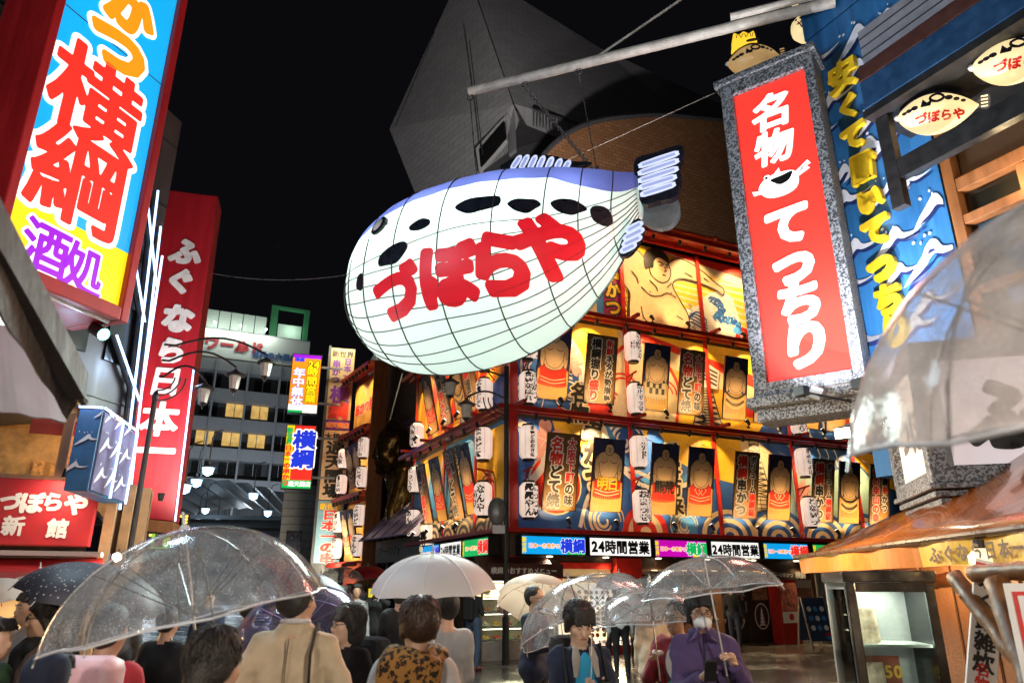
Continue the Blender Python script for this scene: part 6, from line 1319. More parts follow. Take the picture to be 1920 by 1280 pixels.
for x in (-5.5, -2.2, 1.2): light('POINT', h, (x, -1.6, 35.6), 650, (.85, 1, .88), size=.3); mb = MB(); mb.lathe([(.12, -.1), (.16, .1)], 8, M=Matrix.Translation((x, -1.5, 35.7))); mb.build('flood_lamp', em('flood_white', (.9, 1, .92), 6, var=0), h); mb = MB(); mb.tube([(x, -1.5, 35.7), (x, .0, 35.3)], .05, 5); mb.build('lamp_arm', SG, h)
light('POINT', h, (5, 1.5, 37.5), 160, (.6, 1, .75), size=.3)
for x in (-8, 0, 5): light('POINT', h, (x, -14, 9), 2600, (.75, .88, 1), size=.5)  # unseen point lights added to brighten the tower front
# street canopy under the tower
cf = Fr(atY(450, 950, 60), 12); t = empty('arcade_canopy', cf.w(0, 0, 0), cf.ang, 'curved grey arcade canopy spanning the street below the tower', 'canopy'); mb = MB(); nx, ny = 30, 8
for i in range(nx + 1):
    for j in range(ny + 1): x = -9 + 14 * i / nx; y = -6 + 22 * j / ny; mb.v.append((x, y, 9.2 - 1.6 * ((x + 2) / 8) ** 2 + .10 * math.sin(i * 2.1)))
mb.f = [(i * (ny + 1) + j, i * (ny + 1) + j + 1, (i + 1) * (ny + 1) + j + 1, (i + 1) * (ny + 1) + j) for i in range(nx) for j in range(ny)]; mb.m = [0] * len(mb.f); mb.build('roof', pm('canopy_grey', (.34, .35, .36), .5), t)
for j in range(6): mb = MB(); mb.box(-9, 5, -6 + 4 * j, -5.8 + 4 * j, 6.3, 6.6); mb.build('beam', SG, t)
for x in (-8.5, 4.6): mb = MB(); mb.box(x, x + .4, -5, -4.6, 0, 7.2); mb.build('column', SG, t)
# cold street lamps
lm = MB(); lm.lathe([(.05, .5), (.06, .32), (.34, .2), (.32, .16), (.2, .16)], 12, 0, cap=False); lmC = lm.mesh('lamp_hood', pm('lamp_hood', (.3, .34, .4), .4)); lm = MB(); lm.lathe([(.27, .155), (.22, -.12), (.08, -.2), (0, -.22)], 12, 0, cap=False); lmG = lm.mesh('lamp_globe', COLDB)
for i, (px, py, Y) in enumerate(((390, 883, 34), (368, 905, 36), (345, 916, 30), (475, 930, 42), (385, 957, 52), (372, 971, 58), (502, 962, 50), (408, 972, 66))):
    t = empty('cold_street_lamp', atY(px, py, Y), 0, 'hanging street lamp with blue-white globe under the far canopy', 'street lamp', 'cold street lamps down the far street'); obj('lamp_hood', lmC, t); obj('lamp_globe', lmG, t); mb = MB(); mb.tube([(0, 0, .5), (0, 0, 1.6), (.15, 0, 1.9), (.5, 0, 2.0)], .03, 5); mb.build('lamp_arm', SG, t); light('POINT', t, (0, 0, -.3), 40, (.6, .82, 1), size=.15)
# far small signs at street level
t = empty('bulb_sign', atY(317, 985, 24), 0, 'small sign with a pink glowing oval ringed by yellow bulbs', 'sign'); mb = MB(); mb.box(-.6, .6, 0, .1, -.35, .35); mb.build('board', BLK, t); mb = MB(); mb.flat(ell(-.05, 0, .35, .17), -.01, 0); mb.build('oval', em('pink_neon', (1, .25, .6), 1.4), t)
bl = MB(); bl.lathe([(.04, -.02), (.04, .02), (0, .05)], 8, M=Matrix.Rotation(rad(90), 4, 'X')); blm = bl.mesh('bulb', em('amber_bulb', (1, .55, .08), 3, var=0))
for k in range(24): a = k / 24 * 4; q = int(a); f = a - q; p = [(-.55 + 1.1 * f, .3), (.55, .3 - .6 * f), (.55 - 1.1 * f, -.3), (-.55, -.3 + .6 * f)][q]; obj('bulb', blm, t, (p[0], -.03, p[1]))
t = empty('green_sign', atY(301, 997, 20), 0, 'narrow yellow-green lit sign beside the red tower', 'sign'); mb = MB(); mb.box(-.22, .22, 0, .15, -.42, .42); mb.build('lit_panel', em('lime_panel', (.45, .85, .12), .8), t); letters(t, [dict(text='介護屋', x=0, z=0, size=.27, fill=INK, v=True, y=-.01)])
# ================================================================== sign tower and annex facade down the street
TW2 = Fr(atY(635, 850, 33), 15)
t = empty('stacked_sign_tower', TW2.w(0, 0, 0), TW2.ang, 'tall stack of lettered panels for the kushikatsu shop down the street', 'sign')
xs0, xs1 = -.72, .40
for nm, za, zb_, m in (('top_panel', 9.05, 12.6, pm('panel_ochre', (.42, .30, .12), .5, var=.2)), ('middle_panel', 5.35, 8.55, pm('panel_peach', (.60, .40, .24), .5, var=.15)), ('lower_panel', 2.6, 5.3, pm('panel_steel_blue', (.16, .32, .42), .5, var=.2)), ('strip_panel', 8.58, 9.02, PURP)): mb = MB(); mb.box(xs0, xs1, 0, .5, za, zb_); mb.build(nm, m, t)
mb = MB(); mb.box(xs0 - .12, xs0 - .01, .02, .7, 0, 12.7); mb.build('post', GREYD, t); mb = MB(); mb.box(xs0, xs1, .51, .7, 0, 12.7); mb.build('back', GREYD, t); cx = (xs0 + xs1) / 2
letters(t, [dict(text='新世界', x=cx, z=12.3, size=.34, fill=INK, outline=YEL, y=-.012), dict(text='串かつ', x=cx - .26, z=11.4, size=.40, fill=PURP, v=True, bold=.05, y=-.012), dict(text='日本一の', x=cx + .26, z=11.4, size=.36, fill=PURP, v=True, bold=.05, y=-.012), dict(text='横', x=cx, z=10.3, size=.85, fill=PURP, bold=.07, y=-.012, sx=1.1), dict(text='綱', x=cx, z=9.5, size=.85, fill=REDP, outline=PURP, bold=.06, ol=.04, y=-.012, sx=1.1), dict(text='通天閣店', x=cx, z=8.8, size=.27, fill=ORG, outline=WHT, bold=.05, y=-.012),
            dict(text='大相撲', x=cx, z=8.25, size=.36, fill=INK, bold=.05, y=-.012), dict(text='通天閣場', x=cx, z=6.75, size=.66, fill=INK, bold=.07, v=True, y=-.012, sx=1.3), dict(text='新世界', x=cx, z=5.05, size=.33, fill=YEL, outline=INK, bold=.05, y=-.012), dict(text='日本一の串', x=cx, z=3.75, size=.47, fill=REDP, outline=WHT, bold=.06, v=True, y=-.012, sx=1.5)])
light('AREA', t, (cx, -2.2, 2.4), 120, (1, .85, .6), (rad(120), 0, 0), .6); light('AREA', t, (cx, -1.6, 13.1), 90, (1, .85, .6), (rad(35), 0, 0), .6)
def proj_sign(pts, Y, ang, label, faces, specs):
    c = [sum(p[i] for p in pts) / 4 for i in (0, 1)]; fr = Fr(atY(*c, Y), ang); P = [fr.px(*p) for p in pts]; x0 = (P[0][0] + P[3][0]) / 2; x1 = (P[1][0] + P[2][0]) / 2; z0 = (P[2][1] + P[3][1]) / 2; z1 = (P[0][1] + P[1][1]) / 2
    light_box(fr, 0, 0, 0, 0, faces, specs, 'projecting_light_box', label, 'projecting light boxes on the sign tower', 0, .35, zs=(z0, z1), xs=(x0, x1)); o = MB(); 
    t = bpy.data.objects[-1] if False else None
    mb = MB(); mb.box(x1, x1 + 1.0, .12, .2, z1 - .6, z1 - .5); mb.box(x1, x1 + 1.0, .12, .2, z0 + .5, z0 + .6); q = mb.build('sign_bracket', GREY); q.location = fr.w(0, 0, 0); q.rotation_euler = (0, 0, fr.ang); tag(q, 'pair of steel arms holding ' + label, 'bracket')
proj_sign([(547, 660), (602, 668), (597, 776), (540, 774)], 32, 15, 'projecting light box lettered 24時間営業 on orange', [(0, 1, 0, 1, EORG), (0, 1, .0, .14, EW), (0, 1, .94, 1, EPUR), (.0, .5, 0, .04, EGRN)],
          [dict(text='24', x=.24, z=.33, size=.16, fill=EYE_, outline=EINK, bold=.05), dict(text='時間営業', x=.22, z=-.02, size=.15, fill=EYE_, outline=EINK, v=True, bold=.06, sx=1.2), dict(text='年中無休', x=-.22, z=-.06, size=.16, fill=EW, outline=EBLU, v=True, bold=.06, sx=1.2), dict(text='横綱', x=-.25, z=.40, size=.08, fill=EBLU, bold=.05)])
proj_sign([(537, 795), (592, 798), (585, 917), (527, 916)], 32, 12, 'projecting light box lettered 横綱 in blue on red', [(0, 1, 0, 1, ERED), (0, .26, 0, 1, EYE_), (0, 1, 0, .13, EGRN)],
          [dict(text='横綱', x=.13, z=.12, size=.30, fill=EBLU, outline=EW, v=True, bold=.07, ol=.09, sx=1.15), dict(text='新世界', x=-.37, z=.32, size=.09, fill=EGRN, outline=EINK, v=True, bold=.05), dict(text='日本一の串かつ', x=-.37, z=-.14, size=.09, fill=ERED, v=True, bold=.06, sx=1.2), dict(text='通天閣店', x=.1, z=-.42, size=.085, fill=EW, bold=.06)])
# grey side street building
gb = Fr(atY(575, 980, 36), 15); t = empty('grey_street_building', gb.w(0, 0, 0), gb.ang, 'dim grey ribbed building below the projecting light boxes', 'building'); mb = MB(); mb.box(-1.2, 1.0, 0, 5, 0, 6.4); mb.build('wall', pm('ribbed_grey', (.22, .22, .22), .6), t)
for k in range(16): mb = MB(); mb.box(-1.2, 1.0, -.02, .0, .3 + k * .38, .33 + k * .38); mb.build('wall_rib', GREYD, t)
mb = MB(); mb.box(-.9, -.2, -.03, -.02, 3.2, 4.2); mb.build('window', BLKS, t)
# annex facade
AF = Fr(atY(710, 850, 30), -59)
ax = empty('kushikatsu_annex', AF.w(0, 0, 0), AF.ang, 'orange lit annex facade with red rails down the side street', 'building')
def xb_(name, mat, *a): mb = MB(); mb.box(*a); return mb.build(name, mat, ax)
xb_('wall', pm('annex_red_wall', (.30, .05, .02), .6), -3.6, .0, .05, .2, 0, 10.9); xb_('end_wall', WOOD, .0, .08, -.45, .2, 0, 11.0); xb_('mural', pm('annex_mural', (.75, .42, .10), .5, var=.5, scale=1.3), -3.5, -.1, -.02, .04, 8.2, 10.6); xb_('mural', pm('annex_mural', (.75, .42, .10), .5, var=.5, scale=1.3), -3.5, -.1, -.02, .04, 5.4, 7.9); xb_('mural', pm('annex_mural', (.75, .42, .10), .5, var=.5, scale=1.3), -3.5, -.1, -.02, .04, 2.6, 5.1)
letters(ax, [dict(text='串かつ横綱', x=-1.8, z=9.4, size=.62, fill=REDP, outline=WHT, bold=.05, y=-.04)], 'mural_lettering')
for z in (10.8, 8.0, 5.2, 2.4):
    xb_('rail', RED, -3.7, .0, -.75, -.63, z, z + .14); xb_('ledge', RED, -3.7, .0, -.62, .0, z + .15, z + .2)
    if z > 3:
        for k in range(8): xb_('rail_lamp', BLK, -3.5 + k * .45, -3.4 + k * .45, -.75, -.63, z - .2, z - .01)
        for k in range(2): light('SPOT', ax, (-2.8 + k * 1.8, -.7, z - .25), 170, WARM, aim((0, 0, 0), (0, .7, -1.2)), .04, 130, .9)
for i, (x, z) in enumerate(((-.35, 7.2), (-.35, 5.95), (-.35, 4.4), (-.35, 3.2), (-3.0, 7.1), (-3.0, 5.95), (-3.0, 4.3), (-3.0, 3.2))): lantern(AF, x, -.55, z, f'white lantern on the annex, {["upper", "second", "third", "lowest"][i % 4]} of the {"near" if i < 4 else "far"} column', ['お土産も', '食べて', 'まいど', 'なんや', '大阪', 'うまい', 'うっま', 'おおきに'][i], .95, .24, 'white paper lanterns of the annex', turn=.6)
for i, (x, z, k_) in enumerate(((-1.2, 6.6, 'crest'), (-2.1, 6.6, 'black'), (-1.2, 3.8, 'red'), (-2.1, 3.8, 'crest'))): banner_sumo(AF, x, z, k_, f'annex sumo banner, {"upper" if i < 2 else "lower"} row, with {["white crest", "dark stripes", "red apron", "red apron and crest"][i]}', 'banners on the annex', .75, 1.8)
# ---- low booth with a violet metal roof
OF = Fr(atY(790, 1045, 25.2), -60)
t = empty('street_booth', OF.w(0, 0, 0), OF.ang, 'grey street booth with a violet metal roof beside the restaurant', 'kiosk')
bw = -4.6
RV = pm('violet_metal_roof', (.16, .15, .30), .35, metal=.3, var=.2)
mb = MB(); mb.add([(bw - .4, -.6, 3.35), (.1, -.6, 3.35), (.1, 1.1, 4.9), (bw - .4, 1.1, 4.9), (bw - .4, -.6, 3.3), (.1, -.6, 3.3), (.1, 1.1, 4.8), (bw - .4, 1.1, 4.8)], [(0, 1, 2, 3), (7, 6, 5, 4), (0, 4, 5, 1), (1, 5, 6, 2), (2, 6, 7, 3), (3, 7, 4, 0)]); rf_ = mb.build('roof', RV, t)
for k in range(5): mb = MB(); x = bw + k * 1.1; mb.tube([(x, -.6, 3.37), (x, 1.1, 4.92)], .03, 5); mb.build('roof_seam', RV, rf_)
mb = MB(); mb.box(bw, 0, 0, .2, 2.5, 3.3); mb.build('fascia', pm('booth_grey', (.16, .16, .17), .5), t); mb = MB(); mb.box(bw, 0, .06, 1.4, 0, .9); mb.build('wall', pm('booth_grey', (.16, .16, .17), .5), t); mb = MB(); mb.box(bw, 0, 1.3, 1.5, .91, 2.49); mb.build('back_wall', GREYD, t)
letters(t, [dict(text='ツアーインフォ', x=-3.2, z=2.9, size=.36, fill=INK, y=-.02, bold=.03)])
for k in range(5): mb = MB(); x = bw + k * 1.13; mb.box(x, x + .08, .02, .14, .905, 2.495); mb.build('mullion', GREYD, t)
for k in range(4): mb = MB(); x = bw + k * 1.13 + .09; mb.box(x, x + 1.03, .06, .07, .905, 2.495); mb.build('window_pane', GLASS, t)
for k, m_ in enumerate((EW, EW, EBLU)): mb = MB(); mb.box(-2.1 + k * .72, -1.5 + k * .72, .1, .12, 1.6, 2.35); q = mb.build('lit_poster', m_, t)
mb = MB(); mb.flat(ell(-1.8, 2.0, .14, .22), .09, 0); mb.build('poster_picture', GREYD, t)
for k in range(6):
    t2 = obj('roof_bulb', bpy.data.meshes.get('roof_bulb') or (lambda b: b.mesh('roof_bulb', em('string_bulb', (1, .88, .62), 12, var=0), True))(MB().lathe([(.02, .1), (.05, .05), (.06, 0), (.03, -.05), (0, -.06)], 8))); t2.location = OF.w(bw + .9 + k * .75, 1.2, 5.0 + .02 * k); tag(t2, 'bare glowing bulb on the string above the violet roof', 'bulb', 'bulbs strung over the booth')
    if k % 2: light('POINT', t2, (.3, -1.3, .5), 150, (1, .86, .72), size=.05)  # light added forward of the bulb, brightens the roof slope and statue
mb = MB(); mb.box(.05, .62, -.1, .1, 2.75, 3.6); q = mb.build('lit_sign', em('booth_end_sign', (1, .82, .62), .9), t); letters(q, [dict(text='寿', x=.33, z=3.15, size=.6, fill=INK, bold=.07, y=-.11)])
# dark portal behind the statue
DF = Fr(atY(760, 800, 33.5), 20); t = empty('dark_portal', DF.w(0, 0, 0), DF.ang, 'dark tiled portal wall behind the bronze statue', 'building'); mb = MB(); mb.prism([DF.px(*p) for p in ((715, 640), (800, 690), (800, 1060), (680, 1060))], 0, 3); mb.build('wall', pm('portal_dark', (.07, .05, .045), .5, var=.3, scale=4), t)
mb = MB(); mb.prism([DF.px(*p, .4) for p in ((708, 655), (722, 650), (703, 950), (690, 955))], -.45, -.3); mb.build('portal_edge', GREY, t)
mb = MB(); mb.prism([DF.px(*p, .5) for p in ((742, 800), (800, 770), (800, 850), (760, 845))], -.52, -.48); q = mb.build('violet_curtain', pm('violet_cloth', (.13, .08, .20), .7), t); (cxx, czz) = DF.px(768, 815, .55); mb = MB(); mb.ribbon([(cxx + .25 * math.cos(a_ * .42), czz + .38 * math.sin(a_ * .42)) for a_ in range(16)], .05, -.535, 0); mb.build('crest', pm('crest_grey', (.4, .36, .45), .6), q)
mb = MB(); mb.tube([Vector((*DF.px(755, 700, .6), 0)).xzy + Vector((0, -.6, 0)), Vector((*DF.px(728, 800, .6), 0)).xzy + Vector((0, -.6, 0))], .04, 6); mb.build('light_rod', pm('pale_rod', (.5, .5, .48), .4), t)
# glass pyramid tip
t = tag(MB().add([atY(690, 702, 36), atY(722, 655, 38), atY(715, 705, 36)] + [atY(705, 700, 40)], [(0, 2, 1), (0, 1, 3), (1, 2, 3), (0, 3, 2)]).build('glass_gable', pm('green_glass', (.20, .30, .27), .2)), 'pale green glass gable tip behind the annex', 'gable')
# floodlights added on the restaurant roof, standing in for city glow on the walls behind
for i, (x, y, tg, pw) in enumerate(((1.0, .6, (-3, 14, 13), 12000), (9.0, .6, (1, 14, 12), 2200))):
    q = empty('roof_flood_added', BF.w(x, y, 12.82), BF.ang, 'added floodlight on the restaurant roof aimed at the grey hall', 'floodlight', 'added roof floodlights'); mb = MB(); mb.box(-.2, .2, -.1, .1, .2, .5); mb.build('lamp_head', BLK, q); mb = MB(); mb.box(-.03, .03, -.03, .03, 0, .19); mb.build('stand', BLK, q); light('SPOT', q, (0, .15, .5), pw, (1, .93, .88), aim((0, 0, 0), tg), .2, 130, .9)

# two lit street lamps added behind the camera to brighten the crowd
LITG = em('lamp_glass_lit', (1, .9, .76), 5, var=.02)
for i, (x, y, z, sd) in enumerate(((-3.6, -2.6, 4.1, 1), (3.4, -2.0, 4.1, -1))):
    q = lamp_post(Vector((x, y, 0)), z + .2, (sd, 0, 0), [(1.0, z, 0)], ['added lit street lamp beside the brown canopy', 'added lit street lamp across from the brown canopy'][i], .8)
    for ch in q.children:
        if ch.name.startswith('lantern'): ch.data.materials[1] = LITG
    light('POINT', q, (sd * 1.0, .0, z - .85), (620, 950)[i], (1, .87, .72), size=.25)

# ================================================================== figures: one continuous skin grown round a posed skeleton
def surface_nets(f, org, h):
    s = f < 0; nx, ny, nz = f.shape
    c = np.zeros((nx - 1, ny - 1, nz - 1), np.int8)
    for dx in (0, 1):
        for dy in (0, 1):
            for dz in (0, 1): c += s[dx:nx - 1 + dx, dy:ny - 1 + dy, dz:nz - 1 + dz]
    act = (c > 0) & (c < 8); idx = np.full(act.shape, -1, np.int64); I = np.argwhere(act); idx[act] = np.arange(len(I))
    acc = np.zeros((len(I), 3)); cnt = np.zeros(len(I))
    cor = [(0, 0, 0), (1, 0, 0), (0, 1, 0), (1, 1, 0), (0, 0, 1), (1, 0, 1), (0, 1, 1), (1, 1, 1)]
    vals = [f[I[:, 0] + a, I[:, 1] + b, I[:, 2] + d] for a, b, d in cor]
    for i in range(8):
        for j in range(i + 1, 8):
            a, b = np.array(cor[i]), np.array(cor[j])
            if abs(a - b).sum() != 1: continue
            va, vb = vals[i], vals[j]; m = (va < 0) != (vb < 0); t = np.where(m, va / np.where(m, va - vb, 1), 0)
            acc += np.where(m[:, None], a + t[:, None] * (b - a), 0); cnt += m
    V = (I + acc / cnt[:, None]) * h + org; F = []
    for ax in range(3):
        sl = [slice(0, n - 1) for n in (nx, ny, nz)]
        a = s; b = np.roll(s, -1, ax); d = (a != b); sl_ = [slice(1, n - 1) for n in (nx, ny, nz)]; sl_[ax] = slice(0, (nx, ny, nz)[ax] - 1)
        m = np.zeros_like(d); m[tuple(sl_)] = d[tuple(sl_)]; E = np.argwhere(m)
        u, v = [(1, 2), (2, 0), (0, 1)][ax]; q = []
        for du, dv in ((0, 0), (-1, 0), (-1, -1), (0, -1)):
            e = E.copy(); e[:, u] += du; e[:, v] += dv; q.append(idx[e[:, 0], e[:, 1], e[:, 2]])
        q = np.stack(q, 1); ins = s[E[:, 0], E[:, 1], E[:, 2]]; q[~ins] = q[~ins][:, ::-1]; F.append(q)
    F = np.concatenate(F); F = F[(F >= 0).all(1)]; return V, F
class Body:
    """rounded cones and ellipsoids blended together; each carries a surface tag"""
    def __init__(s): s.p = []
    def cone(s, a, b, ra, rb, tg, k=.03, sq=None): s.p.append(('c', np.array(a, float), np.array(b, float), ra, rb, tg, k, sq)); return s
    def ball(s, c, r, tg, k=.03, R=None): s.p.append(('e', np.array(c, float), np.array(r, float) * np.ones(3), R, 0, tg, k, None)); return s
    def grow(s, h, fold=0., fold_tags=(), smooth_it=0):
        lo = np.min([np.minimum(p[1], p[2]) - max(p[3], p[4]) if p[0] == 'c' else p[1] - p[2].max() for p in s.p], 0) - 3 * h - .05; hi = np.max([np.maximum(p[1], p[2]) + max(p[3], p[4]) if p[0] == 'c' else p[1] + p[2].max() for p in s.p], 0) + 3 * h + .05
        n = np.ceil((hi - lo) / h).astype(int) + 1; f = np.full(n, 1.0); tagd = np.full(n, 9.0); tg = np.zeros(n, np.int8)
        for p in s.p:
            kk = p[6]; mar = kk + 4 * h + .03
            if p[0] == 'c': l, u = np.minimum(p[1], p[2]) - max(p[3], p[4]) - mar, np.maximum(p[1], p[2]) + max(p[3], p[4]) + mar
            else: l, u = p[1] - p[2].max() - mar, p[1] + p[2].max() + mar
            i0 = np.maximum(0, np.floor((l - lo) / h).astype(int)); i1 = np.minimum(n, np.ceil((u - lo) / h).astype(int) + 1)
            if (i1 <= i0).any(): continue
            g = np.stack(np.meshgrid(*[lo[a] + h * np.arange(i0[a], i1[a]) for a in range(3)], indexing='ij'), -1)
            if p[0] == 'c':
                q = g
                ab = p[2] - p[1]; t = np.clip(((q - p[1]) @ ab) / (ab @ ab + 1e-9), 0, 1); dv = q - p[1] - t[..., None] * ab
                if p[7] is not None: dv = dv * np.array(p[7])
                d = np.sqrt((dv ** 2).sum(-1)) - (p[3] + (p[4] - p[3]) * t)
            else:
                q = g - p[1]
                if p[3] is not None: q = q @ p[3]
                k0 = np.sqrt(((q / p[2]) ** 2).sum(-1)); k1 = np.sqrt(((q / p[2] ** 2) ** 2).sum(-1)); d = k0 * (k0 - 1) / np.maximum(k1, 1e-6)
            S = tuple(slice(a, b) for a, b in zip(i0, i1)); o = f[S]
            m = d < tagd[S]; tagd[S] = np.where(m, d, tagd[S]); tg[S] = np.where(m, p[5], tg[S])
            hh = np.maximum(kk - np.abs(o - d), 0) / kk if kk > 0 else 0; f[S] = np.minimum(o, d) - hh * hh * kk * .25
        if fold:
            G = np.stack(np.meshgrid(*[lo[a] + h * np.arange(n[a]) for a in range(3)], indexing='ij'), -1); x, y, z = G[..., 0], G[..., 1], G[..., 2]
            w_ = np.sin(38 * z + 9 * np.sin(7 * x + 3 * y) + 11 * x) * .5 + np.sin(23 * z - 31 * x + 6 * np.sin(9 * y)) * .35 + np.sin(61 * x + 47 * y + 5 * np.sin(20 * z)) * .2
            f = f + np.where(np.isin(tg, list(fold_tags)), w_ * fold, 0)
        V, F = surface_nets(f, lo, h)
        C = V[F].mean(1); ii = np.clip(np.round((C - lo) / h).astype(int), 0, n - 1); T = tg[ii[:, 0], ii[:, 1], ii[:, 2]]
        return V, F, T
def np_mesh(name, V, F, T, mats):
    me = bpy.data.meshes.new(name); me.vertices.add(len(V)); me.vertices.foreach_set('co', V.ravel()); me.loops.add(F.size); me.loops.foreach_set('vertex_index', F.ravel().astype(np.int32)); me.polygons.add(len(F)); me.polygons.foreach_set('loop_start', np.arange(0, F.size, 4, dtype=np.int32))
    for m in mats: me.materials.append(m)
    me.update(calc_edges=True); me.polygons.foreach_set('material_index', T.astype(np.int32)); me.polygons.foreach_set('use_smooth', [True] * len(F)); me.validate(); me.update(); return me
SKIN = [pm('skin_tone_warm', (.50, .30, .20), .5, var=.08, scale=20), pm('skin_tone_pale', (.56, .36, .26), .5, var=.08, scale=20)]
HAIR = pm('dark_hair', (.016, .012, .010), .58, var=.5, scale=60, bump=.4, bscale=90)
def cloth(name, col, rough=.85, var=.14, bs=220): return pm(name, col, rough, var=var, scale=14, bump=.12, bscale=bs)
def ik(a, b, l1, l2, pole):
    a, b, pole = Vector(a), Vector(b), Vector(pole); d = b - a; L = min(d.length, (l1 + l2) * .995); d.normalize(); b = a + d * L
    x = (l1 * l1 - l2 * l2 + L * L) / (2 * L); hh = math.sqrt(max(0, l1 * l1 - x * x)); pv = pole - d * pole.dot(d); pv.normalize()
    return a + d * x + pv * hh, b
def hand_parts(B, w, dirv, palm, curl, tg, spread=.018, s=1.0, side=1):
    """palm plus five unequal fingers; dirv along the fingers, palm the way the palm faces"""
    w, d, pn = Vector(w), Vector(dirv).normalized(), Vector(palm); pn = (pn - d * pn.dot(d)).normalized(); ac = d.cross(pn) * side
    B.cone(w, w + d * .075 * s, .024 * s, .030 * s, tg, .02, None)
    for off in (-.022, 0, .022): B.cone(w + d * .03 * s + ac * off * .6 * s, w + d * .082 * s + ac * off * s, .015 * s, .0135 * s, tg, .012)
    for k, (off, ln) in enumerate(((-.030, .062), (-.010, .078), (.010, .083), (.030, .074))):
        p = w + d * .084 * s + ac * off * s; dd = d.copy(); r = .0088 * s; c = curl + .08 * k
        for seg in (.45, .32, .23):
            dd = (dd * math.cos(c) + pn * math.sin(c)).normalized(); q = p + dd * ln * seg * 1.05 * s; B.cone(p, q, r, r * .92, tg, .004); p = q; r *= .92
    p = w + d * .028 * s + ac * .028 * s; dd = (d * .55 + ac * .75 + pn * .25).normalized(); r = .0105 * s
    for seg in (.036, .030, .024):
        q = p + dd * seg * s; B.cone(p, q, r, r * .92, tg, .006); p = q; r *= .92; dd = (dd * .85 + d * .25 + pn * .35).normalized()
